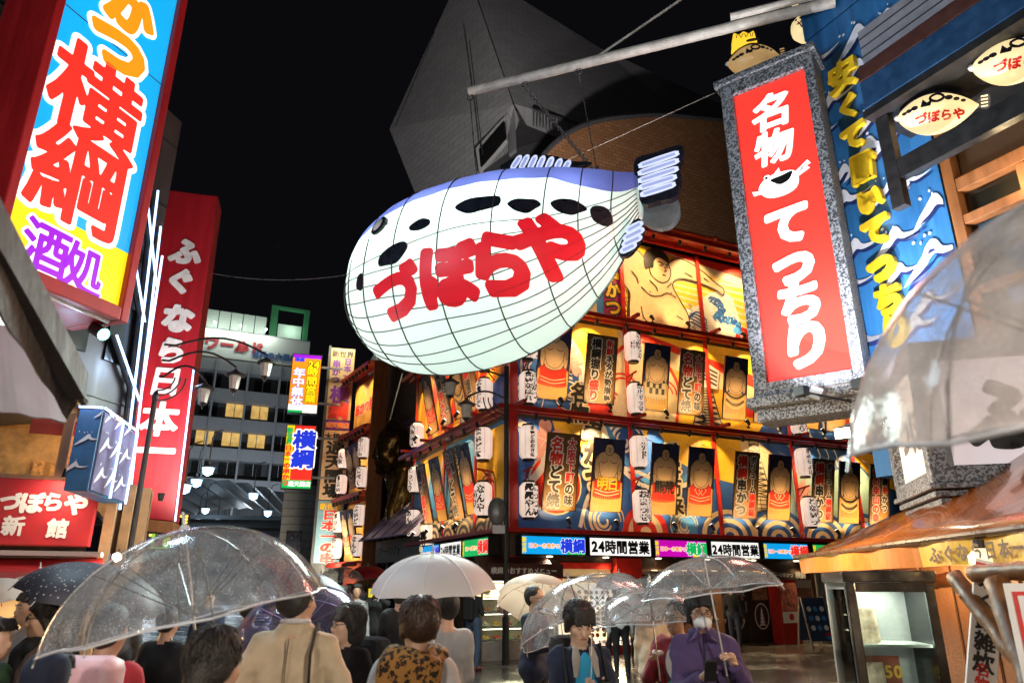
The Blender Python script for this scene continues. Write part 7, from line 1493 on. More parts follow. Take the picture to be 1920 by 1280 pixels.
def person(loc, face, H, label, top, pants, skin=0, hair='short', hairmat=None, armL=None, armR=None, res=.016, coat=0., bulk=1.0, lean=0., head=(0, 0), feet=.11, hands=False, shoes=None, stride=0., extra=None, collar=None, glasses=False, mask=False, hood=None, cap=None, tee=None, group=None, sleeve=None, name='person', foldamp=.004):
    """face: heading in degrees, 0 looks at the camera; arms: hand targets (x to the person's left, y forward, z up) in body units of H"""
    t = empty(name, loc, rad(face), label, 'person', group); k = H / 1.7; B = Body(); TOPt, PANt, SKNt, SHOt, TEEt = 0, 1, 2, 3, 4
    Z = lambda z: z * k; ln = lean; by = lambda y: y * k
    hipz = .90; sh = 1.40
    up = lambda z: -math.sin(ln) * max(0, z - hipz)
    P = lambda x, y, z: (x * k, (y + up(z)) * k, z * k)
    # torso
    b = 1 + (bulk - 1) * .45; foldamp = foldamp * (1.9 if res <= .015 else 1.3)
    B.cone(P(-.075, .0, .93), P(.075, .0, .93), .115 * b * k, .115 * b * k, PANt if coat <= .02 else TOPt, .05, (1, 1.12, 1)); B.cone(P(0, .0, .98), P(0, -.005, 1.18), .128 * b * k, .125 * b * k, TOPt, .06, (.88, 1.1, 1)); B.cone(P(-.06, 0, 1.27), P(.06, 0, 1.27), .118 * b * k, .122 * b * k, TOPt, .07, (1, 1.08, 1)); B.cone(P(-.115, .015, 1.37), P(.115, .015, 1.37), .070 * b * k, .072 * b * k, TOPt, .06)
    if coat: B.cone(P(-.06, 0, 1.0), P(-.07, .0, 1.0 - coat), .13 * b * k, .145 * b * k, TOPt, .05); B.cone(P(.06, 0, 1.0), P(.07, .0, 1.0 - coat), .13 * b * k, .145 * b * k, TOPt, .05)
    # legs
    for s in (-1, 1):
        fy = stride * s; hp = P(s * .085, 0, .90); kn = P(s * (feet * .95), -.02 - fy * .5, .49); an = P(s * feet, .02 - fy, .085)
        B.cone(hp, kn, .088 * b * k, .062 * k, PANt, .03); B.cone(kn, an, .062 * k, .046 * k, PANt, .02); B.cone(P(s * feet, .035 - fy, .045), P(s * (feet + .02), -.15 - fy, .035), .045 * k, .036 * k, SHOt, .02)
    # neck and head
    hy, hp_ = head; nk = P(0, .02, 1.43); hc = Vector(P(0, -.005, 1.585)); 
    B.cone(nk, P(0, .005, 1.52), .055 * k, .052 * k, SKNt, .03)
    Rz = Matrix.Rotation(rad(hy), 3, 'Z') @ Matrix.Rotation(rad(hp_), 3, 'X'); Rn = np.array(Rz)
    def hp3(x, y, z): return tuple(hc + Rz @ Vector((x, y, z)) * k)
    B.ball(hp3(0, .012, .035), np.array((.075, .092, .088)) * k, SKNt, .03, Rn); B.ball(hp3(0, -.03, -.035), np.array((.060, .062, .075)) * k, SKNt, .035, Rn); B.cone(hp3(0, -.06, -.085), hp3(0, -.045, -.075), .030 * k, .034 * k, SKNt, .03)
    B.cone(hp3(0, -.088, .005), hp3(0, -.104, -.03), .010 * k, .016 * k, SKNt, .012); B.cone(hp3(-.03, -.082, .022), hp3(.03, -.082, .022), .014 * k, .014 * k, SKNt, .015); B.cone(hp3(-.018, -.090, -.062), hp3(.018, -.090, -.062), .010 * k, .010 * k, SKNt, .01)
    for s in (-1, 1): B.ball(hp3(s * .077, .012, -.002), np.array((.010, .020, .032)) * k, SKNt, .006, Rn); B.ball(hp3(s * .045, -.062, -.02), np.array((.022, .02, .022)) * k, SKNt, .02, Rn)
    # arms
    HB = Body(); hd = {}
    for s, tgt in ((1, armL), (-1, armR)):
        S = P(s * .160, .02, 1.375); tg = tgt or (s * .24, -.03, .82); tw = P(*tg[:3]); pole = (s * .5, .6, -.75) if len(tg) < 4 else tg[3]
        E_, W_ = ik(S, tw, .285 * k, .255 * k, pole); al = .048 * b * k
        B.cone(S, E_, .059 * b * k, al, TOPt, .045)
        bare = sleeve == 'short'
        B.cone(E_, W_, al * (.75 if bare else 1), (.030 if bare else .042) * k, SKNt if bare else TOPt, .02); d = (Vector(W_) - Vector(E_)).normalized(); hd[s] = (Vector(W_), d)
        if not hands: B.cone(W_, tuple(Vector(W_) + d * .075 * k), .030 * k, .032 * k, SKNt, .015); B.cone(tuple(Vector(W_) + d * .07 * k), tuple(Vector(W_) + d * .15 * k + Vector((0, -.03 * k, 0))), .026 * k, .015 * k, SKNt, .015)
    if collar is not None: B.cone(P(-.03, .01, 1.455), P(.03, .01, 1.455), .068 * k, .068 * k, TOPt, .02, (1, .95, 1.5))
    if tee: B.ball(P(0, -.112, 1.20), np.array((.065, .035, .22)) * k, TEEt, .01)
    V, F, T = B.grow(res, foldamp, (0, 1)); mats = [top, pants, SKIN[skin], shoes or pm('dark_shoe', (.03, .025, .022), .5), tee or top]
    body = obj('body', np_mesh('body', V, F, T, mats), t)
    if hands:
        HB = Body()
        for s in (1, -1):
            W_, d = hd[s]; hs = hands.get(s, dict()) if isinstance(hands, dict) else {}
            HB.cone(W_ - d * .05, W_, .028 * k, .027 * k, 0, .01); hand_parts(HB, W_, hs.get('dir', d), hs.get('palm', (0, 0, -1) if abs(d.z) < .8 else (-s, 0, 0)), hs.get('curl', .45), 0, s=.95 * k, side=hs.get('side', s))
        V, F, T = HB.grow(.0055); me2 = np_mesh('hands', V, F, T, [SKIN[skin]]); bm = bmesh.new(); bm.from_mesh(body.data); nb_ = len(bm.faces); bm.from_mesh(me2); bm.faces.ensure_lookup_table()
        for f in bm.faces[nb_:]: f.material_index = 2
        bm.to_mesh(body.data); bm.free(); bpy.data.meshes.remove(me2)
    # eyes, brows, mouth
    def fp(name, mb, m): return mb.build(name, m, t, smooth=True)
    if res < .02:
        for s in (-1, 1):
            mb = MB(); M = Matrix.Translation(hp3(s * .031, -.083, .004)) @ Rz.to_4x4() @ Matrix.Scale(k, 4); mb.lathe([(0, -.006), (.008, -.004), (.0105, 0), (.008, .004), (0, .006)], 8, M=M @ Matrix.Rotation(rad(90), 4, 'Y') @ Matrix.Scale(.55, 4, (1, 0, 0)) ); fp('eye', mb, INK)
            mb = MB(); mb.tube([hp3(s * .016, -.098, .024), hp3(s * .032, -.097, .030), hp3(s * .048, -.086, .024)], .0035 * k, 5); fp('eyebrow', mb, HAIR)
        if not mask: mb = MB(); mb.tube([hp3(-.02, -.0985, -.058), hp3(0, -.103, -.0575), hp3(.02, -.0985, -.058)], .0045 * k, 5); fp('lips', mb, pm('lip_tone', (.32, .10, .08), .5))
    # hair
    hm = hairmat or HAIR
    if hair:
        HBd = Body()
        if hair in ('short', 'crop', 'bob', 'long', 'curly', 'mop', 'bun'):
            g_ = {'short': .012, 'crop': .007, 'bob': .02, 'long': .018, 'curly': .028, 'mop': .022, 'bun': .014}[hair]
            HBd.ball(hp3(0, .028, .052), np.array((.077 + g_, .088 + g_, .078 + g_)) * k, 0, .03, Rn); HBd.ball(hp3(0, .052, .005), np.array((.072 + g_, .062 + g_, .085)) * k, 0, .03, Rn)
            if hair in ('short', 'mop', 'bob', 'curly'):
                for i, x in enumerate((-.055, -.03, -.005, .02, .045, .06)): HBd.cone(hp3(x, -.045, .105), hp3(x * 1.15 + .008, -.090, .060 if hair != 'mop' else .035), .022 * k, .010 * k, 0, .015)
            if hair in ('bob', 'long', 'mop', 'curly'):
                for s in (-1, 1): HBd.cone(hp3(s * .078, .0, .04), hp3(s * .082, .012, -.05 if hair != 'long' else -.18), .024 * k, .016 * k, 0, .02)
            if hair in ('bob', 'curly'): HBd.ball(hp3(0, .055, -.04), np.array((.085, .05, .06)) * k, 0, .03, Rn)
            if hair == 'long': HBd.cone(hp3(0, .07, 0), hp3(0, .09, -.22), .08 * k, .055 * k, 0, .03)
            if hair == 'bun': HBd.ball(hp3(0, .10, -.04), np.array((.05, .04, .06)) * k, 0, .02, Rn); HBd.cone(hp3(0, .11, -.06), hp3(0, .13, -.2), .035 * k, .015 * k, 0, .02)
        V, F, T = HBd.grow(max(.008, res * .7), .004, (0,)); hr = obj('hair', np_mesh('hair', V, F, T, [hm]), t)
        if res <= .015:
            mb = MB(); rs_ = random.Random(int(H * 1e4)); lowf = {'crop': 1.5, 'short': 1.7, 'curly': 2.2, 'mop': 2.0, 'bob': 2.2}.get(hair, 1.9)
            for i in range(330):
                az = rs_.uniform(0, 6.283); th = rs_.uniform(.05, lowf); fr_ = math.cos(az) < -.35
                if fr_ and th > 1.05: continue
                tl = rs_.uniform(.35, .75); pts = []; wv = .25 if hair == 'curly' else .06
                for q in range(5):
                    h_ = th + tl * q / 4; a_ = az + rs_.uniform(-wv, wv); o_ = g_ + .003 + .018 * (q / 4) ** 2 * rs_.random(); pts.append(hp3((.077 + o_) * math.sin(h_) * math.sin(a_), .03 + (.088 + o_) * math.sin(h_) * math.cos(a_), .045 + (.080 + o_) * math.cos(h_)))
                mb.tube(pts, [.0045 * k, .0045 * k, .004 * k, .003 * k, .001 * k], 4, cap=False)
            so = mb.build('hair_strands', hm, hr, smooth=True); so['kind'] = 'stuff'
    if hood:
        HBd = Body(); HBd.ball(hp3(0, .035, .04), np.array((.105, .112, .115)) * k, 0, .03, Rn); HBd.ball(hp3(0, .06, -.06), np.array((.095, .085, .1)) * k, 0, .03, Rn)
        V, F, T = HBd.grow(.012, .004, (0,)); c = Vector(hp3(0, -.09, -.01)); keep = np.array([(Vector(q) - c).length > .088 * k for q in V[F].mean(1)]); obj('hood', np_mesh('hood', V, F[keep], T[keep], [hood]), t)
    if cap:
        mb = MB(); M = Matrix.Translation(hp3(0, .01, .055)) @ Rz.to_4x4() @ Matrix.Scale(k, 4); mb.lathe([(.092, 0), (.092, .03), (.07, .075), (.02, .092), (0, .093)], 16, M=M @ Matrix.Scale(1.1, 4, (0, 1, 0)), cap=False); mb.add([M @ Vector(p) for p in ((-.07, -.06, .01), (.07, -.06, .01), (.05, -.17, .0), (-.05, -.17, .0))], [(0, 1, 2, 3)]); fp('cap', mb, cap)
    if glasses:
        mb = MB()
        for s in (-1, 1): mb.tube([hp3(s * .033 + .023 * math.cos(q), -.106, .002 + .018 * math.sin(q)) for q in (2 * math.pi * i / 12 for i in range(13))], .0022 * k, 5, cap=False); mb.tube([hp3(s * .056, -.104, .006), hp3(s * .082, .0, .008)], .002 * k, 5)
        mb.tube([hp3(-.01, -.107, .006), hp3(.01, -.107, .006)], .002 * k, 5); fp('glasses', mb, BLK)
    if mask:
        MBd = Body(); MBd.ball(hp3(0, -.052, -.05), np.array((.062, .064, .052)) * k, 0, .02, Rn); MBd.cone(hp3(0, -.105, -.03), hp3(0, -.108, -.06), .012 * k, .014 * k, 0, .03); V, F, T = MBd.grow(.008); keep = np.array([(Rz.transposed() @ (Vector(q) - hc)).y < -.045 * k for q in V[F].mean(1)]); obj('face_mask', np_mesh('face_mask', V, F[keep], T[keep], [pm('mask_white', (.70, .72, .74), .7, var=.05)]), t)
        mb = MB(); [mb.tube([hp3(s * .055, -.06, -.03), hp3(s * .08, .0, .0)], .002 * k, 4) for s in (-1, 1)]; fp('mask_strap', mb, WHT)
    t['k'] = k
    return t, dict(hp3=hp3, hand=hd, P=P, k=k)
def tow(t, p): return Matrix.Translation(t.location) @ Matrix.Rotation(t.rotation_euler.z, 4, 'Z') @ Vector(p)

# ================================================================== umbrellas
def vinyl(name, tint, film, gloss, speck=.25, col=(.85, .87, .9)):
    """clear wet vinyl: mostly see-through, a milky film, rain beads that scatter light, and a shiny skin"""
    m, nt, o = newmat(name); tr = N(nt, 'ShaderNodeBsdfTransparent'); tr.inputs[0].default_value = (*tint, 1)
    df = N(nt, 'ShaderNodeBsdfDiffuse'); df.inputs[0].default_value = (*col, 1); tl = N(nt, 'ShaderNodeBsdfTranslucent'); tl.inputs[0].default_value = (*col, 1); a = N(nt, 'ShaderNodeMixShader'); a.inputs[0].default_value = .55; nt.links.new(df.outputs[0], a.inputs[1]); nt.links.new(tl.outputs[0], a.inputs[2])
    tc = N(nt, 'ShaderNodeTexCoord'); v = N(nt, 'ShaderNodeTexVoronoi', i_Scale=75.0); n = N(nt, 'ShaderNodeTexNoise', i_Scale=9.0, i_Detail=3.0); nt.links.new(tc.outputs['Object'], v.inputs['Vector']); nt.links.new(tc.outputs['Object'], n.inputs['Vector'])
    r = N(nt, 'ShaderNodeMapRange'); r.inputs[1].default_value = .22; r.inputs[2].default_value = .30; r.inputs[3].default_value = film + speck; r.inputs[4].default_value = film; nt.links.new(v.outputs['Distance'], r.inputs[0])
    r2 = N(nt, 'ShaderNodeMapRange'); r2.inputs[1].default_value = .35; r2.inputs[2].default_value = .65; r2.inputs[3].default_value = .45; r2.inputs[4].default_value = 1.4; nt.links.new(n.outputs['Fac'], r2.inputs[0]); mu = N(nt, 'ShaderNodeMath', operation='MULTIPLY'); nt.links.new(r.outputs[0], mu.inputs[0]); nt.links.new(r2.outputs[0], mu.inputs[1])
    b = N(nt, 'ShaderNodeMixShader'); nt.links.new(mu.outputs[0], b.inputs[0]); nt.links.new(tr.outputs[0], b.inputs[1]); nt.links.new(a.outputs[0], b.inputs[2])
    g = N(nt, 'ShaderNodeBsdfGlossy'); g.inputs['Roughness'].default_value = .06; bp = N(nt, 'ShaderNodeBump', i_Strength=.10, i_Distance=.006); ad = N(nt, 'ShaderNodeMath', operation='SUBTRACT'); nt.links.new(n.outputs['Fac'], ad.inputs[0]); nt.links.new(v.outputs['Distance'], ad.inputs[1]); nt.links.new(ad.outputs[0], bp.inputs['Height']); nt.links.new(bp.outputs[0], g.inputs['Normal'])
    fr = N(nt, 'ShaderNodeLayerWeight', i_Blend=.25); mm = N(nt, 'ShaderNodeMath', operation='MULTIPLY_ADD'); mm.inputs[1].default_value = .38; mm.inputs[2].default_value = gloss; nt.links.new(fr.outputs['Fresnel'], mm.inputs[0])
    c = N(nt, 'ShaderNodeMixShader'); nt.links.new(mm.outputs[0], c.inputs[0]); nt.links.new(b.outputs[0], c.inputs[1]); nt.links.new(g.outputs[0], c.inputs[2]); nt.links.new(c.outputs[0], o.inputs[0]); return m
CLEAR = vinyl('clear_vinyl', (.93, .95, .97), .13, .06)
MILKY = vinyl('milky_vinyl', (.9, .9, .92), .45, .05, .2)
PLUM = vinyl('plum_vinyl', (.62, .45, .50), .22, .06, .2, (.45, .32, .36))
def opaque_cloth(name, col, tl=.35, pat=None):
    m, nt, o = newmat(name); d = N(nt, 'ShaderNodeBsdfPrincipled', i_Roughness=.55); t = N(nt, 'ShaderNodeBsdfTranslucent'); mx = N(nt, 'ShaderNodeMixShader'); mx.inputs[0].default_value = tl
    d.inputs['Base Color'].default_value = (*col, 1); t.inputs[0].default_value = (*col, 1)
    if pat:
        tc = N(nt, 'ShaderNodeTexCoord'); v = N(nt, 'ShaderNodeTexVoronoi', i_Scale=pat[1]); r = N(nt, 'ShaderNodeMapRange'); r.inputs[1].default_value = pat[2]; r.inputs[2].default_value = pat[2] + .03; mi_ = N(nt, 'ShaderNodeMix', data_type='RGBA'); mi_.inputs[6].default_value = (*pat[0], 1); mi_.inputs[7].default_value = (*col, 1)
        nt.links.new(tc.outputs['Object'], v.inputs['Vector']); nt.links.new(v.outputs['Distance'], r.inputs[0]); nt.links.new(r.outputs[0], mi_.inputs[0]); nt.links.new(mi_.outputs[2], d.inputs['Base Color']); nt.links.new(mi_.outputs[2], t.inputs[0])
    nt.links.new(d.outputs[0], mx.inputs[1]); nt.links.new(t.outputs[0], mx.inputs[2]); nt.links.new(mx.outputs[0], o.inputs[0]); return m
WUMB = opaque_cloth('white_umbrella_film', (.72, .66, .70), .5)
umb_seg = 5
def umbrella(top, axis, R, mat, label, sag=None, shaft=.8, ribmat=None, ribs=8, spin=0., group=None, rim=None, handle=True, roff=-.006):
    """top: canopy apex; axis: unit vector pointing out of the apex"""
    sag = sag or R * .52; ax = Vector(axis).normalized(); rot = ax.to_track_quat('Z', 'Y').to_euler(); t = empty('umbrella', top, 0, label, 'umbrella', group, rot=rot); RM = ribmat or CHROME
    nr, na = 12, ribs * umb_seg; mb = MB(); mb.v.append((0, 0, 0)); a0 = spin
    def prof(u, aa):
        c = abs(((aa - a0) * ribs / (2 * math.pi)) % 1 - .5) * 2     # 1 on a rib, 0 between
        rr = R * math.sin(u * 1.32) / math.sin(1.32) * (1 - (1 - c) ** 2 * (.025 + .075 * u * u)); z = -sag * (1 - math.cos(u * 1.32)) / (1 - math.cos(1.32)) + (1 - c) * .012 * u
        return rr, z
    for i in range(1, nr + 1):
        for j in range(na):
            aa = a0 + 2 * math.pi * j / na; rr, z = prof(i / nr, aa); mb.v.append((rr * math.cos(aa), rr * math.sin(aa), z))
    for j in range(na): mb.f.append((0, 1 + j, 1 + (j + 1) % na))
    for i in range(nr - 1):
        for j in range(na): mb.f.append((1 + i * na + j, 1 + (i + 1) * na + j, 1 + (i + 1) * na + (j + 1) % na, 1 + i * na + (j + 1) % na))
    mb.m = [0] * len(mb.f); mb.build('canopy', mat, t, smooth=True)
    if rim is not None:
        mb = MB(); mb.tube([(lambda q: (q[0] * math.cos(aa), q[0] * math.sin(aa), q[1]))(prof(1, aa)) for aa in (a0 + 2 * math.pi * j / na for j in range(na + 1))], .004, 4, cap=False); mb.build('rim_seam', rim, t)
    for k in range(ribs):
        aa = a0 + 2 * math.pi * (k + .5 - .5) / ribs; aa = a0 + 2 * math.pi * k / ribs
        aa += 0 if abs(((aa - a0) * ribs / (2 * math.pi)) % 1 - .5) * 2 > .5 else math.pi / ribs
        pts = []
        for i in range(9): rr, z = prof(i / 8, aa); pts.append((rr * math.cos(aa), rr * math.sin(aa), z + roff))
        e = Vector(pts[-1]); pts.append(tuple(e + (e - Vector(pts[-2])).normalized() * .022)); mb = MB(); mb.tube(pts, .0032, 5); q = Vector(pts[4]); mb.tube([(0, 0, -sag * .95), tuple(q)], .0025, 4); mb.build('rib', RM, t)
    mb = MB(); mb.tube([(0, 0, .06), (0, 0, -shaft)], .006, 6); mb.build('shaft', RM, t); mb = MB(); mb.lathe([(.022, -.012), (.018, .012), (.007, .02), (.005, .07)], 10); mb.build('ferrule', pm('ferrule_white', (.5, .55, .6), .4), t)
    if handle: mb = MB(); mb.tube([(0, 0, -shaft), (0, 0, -shaft - .10)] + [(.035 - .035 * math.cos(q), 0, -shaft - .10 - .035 * math.sin(q)) for q in (.5, 1, 1.57, 2.1, 2.7, 3.14)], .011, 8); mb.build('handle', BLK, t)
    return t

# ================================================================== the people in the street
NAVYC = cloth('navy_shell', (.012, .018, .045)); BLKC = cloth('black_cloth', (.012, .012, .014)); TANC = cloth('tan_wool', (.50, .39, .26), var=.10); GRYC = cloth('grey_sweat', (.30, .30, .31)); PRPC = cloth('purple_fleece', (.075, .045, .13), .95); REDC = cloth('dark_red_jacket', (.22, .012, .018)); KHKC = cloth('khaki_coat', (.40, .31, .12)); BEIC = cloth('beige_coat', (.34, .26, .19)); DENM = cloth('blue_denim', (.045, .075, .14)); CHAR = cloth('charcoal_cloth', (.05, .05, .055)); PNKC = cloth('pink_nylon', (.62, .38, .42), .5); BRNC = cloth('brown_cloth', (.08, .045, .03)); WHTC = cloth('white_cotton', (.62, .60, .60)); CYAN = cloth('cyan_tee', (.02, .30, .55))
def leopard():
    m, nt, o = newmat('leopard_print'); b = N(nt, 'ShaderNodeBsdfPrincipled', i_Roughness=.9); tc = N(nt, 'ShaderNodeTexCoord'); v = N(nt, 'ShaderNodeTexVoronoi', i_Scale=34.0); n = N(nt, 'ShaderNodeTexNoise', i_Scale=60.0, i_Detail=2.0); mx = N(nt, 'ShaderNodeMix', data_type='RGBA'); mx.inputs[0].default_value = .05
    nt.links.new(tc.outputs['Object'], n.inputs['Vector']); nt.links.new(tc.outputs['Object'], mx.inputs[6]); nt.links.new(n.outputs['Color'], mx.inputs[7]); nt.links.new(mx.outputs[2], v.inputs['Vector']); cr = N(nt, 'ShaderNodeValToRGB'); e = cr.color_ramp.elements; e[0].position = .0; e[0].color = (.10, .045, .012, 1); e[1].position = .24; e[1].color = (.012, .008, .006, 1); e.new(.43).color = (.012, .008, .006, 1); e.new(.50).color = (.36, .17, .04, 1)
    nt.links.new(v.outputs['Distance'], cr.inputs[0]); nt.links.new(cr.outputs[0], b.inputs['Base Color']); nt.links.new(b.outputs[0], o.inputs[0]); return m
LEO = leopard()
def gnd(px, py, Y): p = atY(px, py, Y); return Vector((p.x, p.y, 0))
def phone(pos, rot, label, mat=None):
    t = empty('phone', pos, 0, label, 'phone', rot=rot); MB().box(-.037, .037, -.005, .005, -.075, .075).build('case', mat or BLKS, t, bevel=.006); MB().box(-.033, .033, .0052, .0058, -.068, .068).build('screen', em('phone_screen', (.5, .6, .8), .25), t); return t
# -- tan jacket seen from behind, strap over the shoulder
t, d = person(gnd(562, 1092, 3.9), 184, 1.715, 'person in a tan blazer seen from behind with a black shoulder strap', TANC, CHAR, hair='short', armL=(.27, -.16, 1.02), armR=(-.30, -.12, 1.0), collar=1, coat=.12, bulk=1.16, head=(-22, 4), res=.014, foldamp=.005, hairmat=pm('greying_hair', (.03, .026, .024), .5, var=.5, scale=60))
mb = MB(); k = d['k']; mb.tube([(-.10 * k, -.14 * k, 1.05 * k), (-.115 * k, -.10 * k, 1.40 * k), (-.115 * k, .05 * k, 1.475 * k), (-.115 * k, .165 * k, 1.35 * k), (-.125 * k, .175 * k, 1.0 * k), (-.15 * k, .17 * k, .75 * k)], .028, 8, flat=.25); o = mb.build('shoulder_strap', BLKC, t)
mb = MB(); mb.tube([(.0, .135 * k, 1.42 * k), (.0, .155 * k, 1.3 * k), (.0, .15 * k, 1.1 * k), (.0, .155 * k, .85 * k)], .004, 5); mb.build('back_seam', pm('seam_tan', (.22, .16, .10), .9), t); mb = MB(); mb.tube([(.066 * k * math.cos(q), (.012 + .066 * math.sin(q)) * k, (1.492 + .006 * math.sin(q)) * k) for q in (2 * math.pi * i / 16 for i in range(17))], .013, 6, cap=False); mb.build('shirt_collar', WHTC, t)
# -- dark haired head close by, holding the big clear umbrella
t, d = person(gnd(408, 1197, 2.55), 165, 1.53, 'person with tied dark hair walking away under the big clear umbrella', BRNC, BLKC, hair='bun', armL=(.14, -.22, 1.12), head=(5, 6), coat=.2, res=.014)
umbrella(atY(346, 992, 3.0), (-.22, -.06, .97), .525, CLEAR, 'large clear vinyl umbrella beaded with rain above tied dark hair', .36, .8, CHROME, spin=.25, rim=pm('rim_tape', (.65, .66, .7), .4))
# -- leopard scarf
t, d = person(gnd(785, 1133, 3.7), 168, 1.60, 'person with short brown hair and a leopard print scarf seen from behind', WHTC, CHAR, hair='mop', hairmat=pm('brown_hair', (.035, .016, .010), .45, var=.5, scale=60, bump=.3, bscale=90), armL=(.22, -.1, .95), coat=.3, bulk=1.1, head=(35, 4), res=.014)
SB = Body(); k = d['k']
for a in range(10): q0, q1 = a * .628, (a + 1) * .628; SB.cone((.115 * math.cos(q0) * k, (.02 + .10 * math.sin(q0)) * k, (1.435 + .015 * math.sin(2 * q0)) * k), (.115 * math.cos(q1) * k, (.02 + .10 * math.sin(q1)) * k, (1.435 + .015 * math.sin(2 * q1)) * k), .050 * k, .050 * k, 0, .03)
for x in (-.12, -.05, .03, .10): SB.cone((x * k, .13 * k, 1.40 * k), (x * 1.25 * k, .165 * k, (1.06 + .05 * abs(x)) * k), .055 * k, .045 * k, 0, .05)
V, F, T = SB.grow(.013, .006, (0,)); obj('scarf', np_mesh('scarf', V, F, T, [LEO]), t)
mb = MB(); mb.tube([(-.062 * k, -.03 * k, 1.56 * k), (-.075 * k, .0, 1.585 * k)], .003, 5); mb.build('mask_strap', WHT, t)
umbrella(atY(812, 1037, 5.4), (-.03, -.12, .99), .455, opaque_cloth('bright_white_film', (.86, .81, .82), .5), 'opaque white umbrella with pale ribs in front of the side light boxes', .26, .8, pm('white_rib', (.75, .73, .74), .4), spin=.2, roff=.003)
person(gnd(838, 1132, 5.7), 200, 1.62, 'person in a pale grey sweatshirt under the white umbrella', GRYC, CHAR, armR=(-.05, -.22, 1.15), armL=(.26, -.14, 1.0), res=.018)
# -- black hood with glasses, smiling
t, d = person(gnd(652, 1148, 4.9), -38, 1.545, 'smiling person with glasses in a black hooded coat with a bottle in the backpack pocket', BLKC, BLKC, skin=1, hair='mop', hood=BLKC, glasses=True, coat=.35, bulk=1.12, armL=(.2, -.15, .95), res=.015, head=(-14, 0))
mb = MB(); mb.box(-.13, .13, .14, .30, .92, 1.36); mb.build('backpack', BLKC, t, bevel=.05); mb = MB(); mb.lathe([(.03, 0), (.032, .01), (.032, .12), (.012, .16), (.012, .18)], 10, M=Matrix.Translation((.17, .2, .98))); mb.build('bottle', pm('yellow_drink', (.75, .55, .05), .2), t)
# -- red cap photographing with a yellow phone
t, d = person(gnd(706, 1108, 13.8), -5, 1.70, 'person in black with a red cap raising a yellow phone', BLKC, BLKC, hair='crop', cap=pm('cap_red', (.5, .02, .03), .7), armL=(.07, -.30, 1.50, (.9, .1, -.5)), armR=(-.07, -.30, 1.50, (-.9, .1, -.5)), res=.018)
phone(tow(t, (.0, -.40, 1.55)), (0, 0, t.rotation_euler.z), 'bright yellow phone held up by the person with the red cap', pm('yellow_phone', (.8, .62, .02), .4))
fu = empty('folded_umbrella', tow(t, (-.05, -.45, .55)), 0, 'half folded white umbrella hanging before the person with the red cap', 'umbrella', rot=(rad(8), rad(-14), 0)); mb = MB(); n = 16
for i, (r_, z) in enumerate(((.02, -.02), (.11, .28), (.19, .55), (.23, .72))):
    for j in range(n): a = 2 * math.pi * j / n; rr = r_ * (1 if j % 2 else .78); mb.v.append((rr * math.cos(a), rr * math.sin(a) * .7, z))
mb.f = [(i * n + j, i * n + (j + 1) % n, (i + 1) * n + (j + 1) % n, (i + 1) * n + j) for i in range(3) for j in range(n)]; mb.m = [0] * len(mb.f); mb.build('canopy', WUMB, fu, smooth=True); MB().tube([(0, 0, -.1), (0, 0, 1.0)], .008, 6).build('shaft', CHROME, fu)
person(gnd(750, 1122, 9.0), 185, 1.66, 'person in a black quilted jacket beside the folded umbrella', BLKC, CHAR, bulk=1.2, hair='short', coat=.1, res=.02, foldamp=.007)
person(gnd(640, 1118, 11.5), 175, 1.66, 'person in dark clothes under the navy umbrella', CHAR, BLKC, hair='short', res=.022); person(gnd(668, 1112, 13.5), 20, 1.70, 'person in grey clothes behind the black hooded coat', GRYC, BLKC, hair='short', res=.022); person(gnd(615, 1112, 16), 150, 1.7, 'person in black far down the street', BLKC, BLKC, res=.024); person(gnd(655, 1108, 18), 190, 1.7, 'person in brown under the small clear umbrella', BRNC, BLKC, res=.024); person(gnd(690, 1108, 19.5), 170, 1.68, 'person in charcoal under the red umbrella', CHAR, BLKC, res=.024)
# -- jeans and maroon trainers by the pole
t, d = person(gnd(888, 1112, 16.3), 150, 1.72, 'person in blue jeans and maroon trainers beside the lamp pole', BLKC, DENM, hair='short', shoes=pm('maroon_shoe', (.16, .02, .02), .6), armR=(-.12, -.22, 1.12), feet=.13, stride=.06, res=.02)
mb = MB(); mb.box(-.12, .12, .12, .24, .98, 1.36); mb.build('backpack', BLKC, t, bevel=.04)
umbrella(tow(t, (-.55, -.55, 1.62)), (-.55, -.45, .7), .5, PLUM, 'plum tinted clear umbrella beside blue jeans', .3, .75)
# -- umbrella man in navy
t, d = person(gnd(1003, 1104, 7.9), 62, 1.66, 'person in a navy jacket turned sideways under a beige umbrella', NAVYC, BLKC, hair='crop', glasses=True, armR=(-.12, -.25, 1.12), res=.017, coat=.08, bulk=1.1)
umbrella(atY(1018, 1090, 8.6), (.15, .45, .85), .50, opaque_cloth('beige_umbrella', (.42, .30, .22), .45), 'beige cloth umbrella behind the navy jacket', .28, .8)
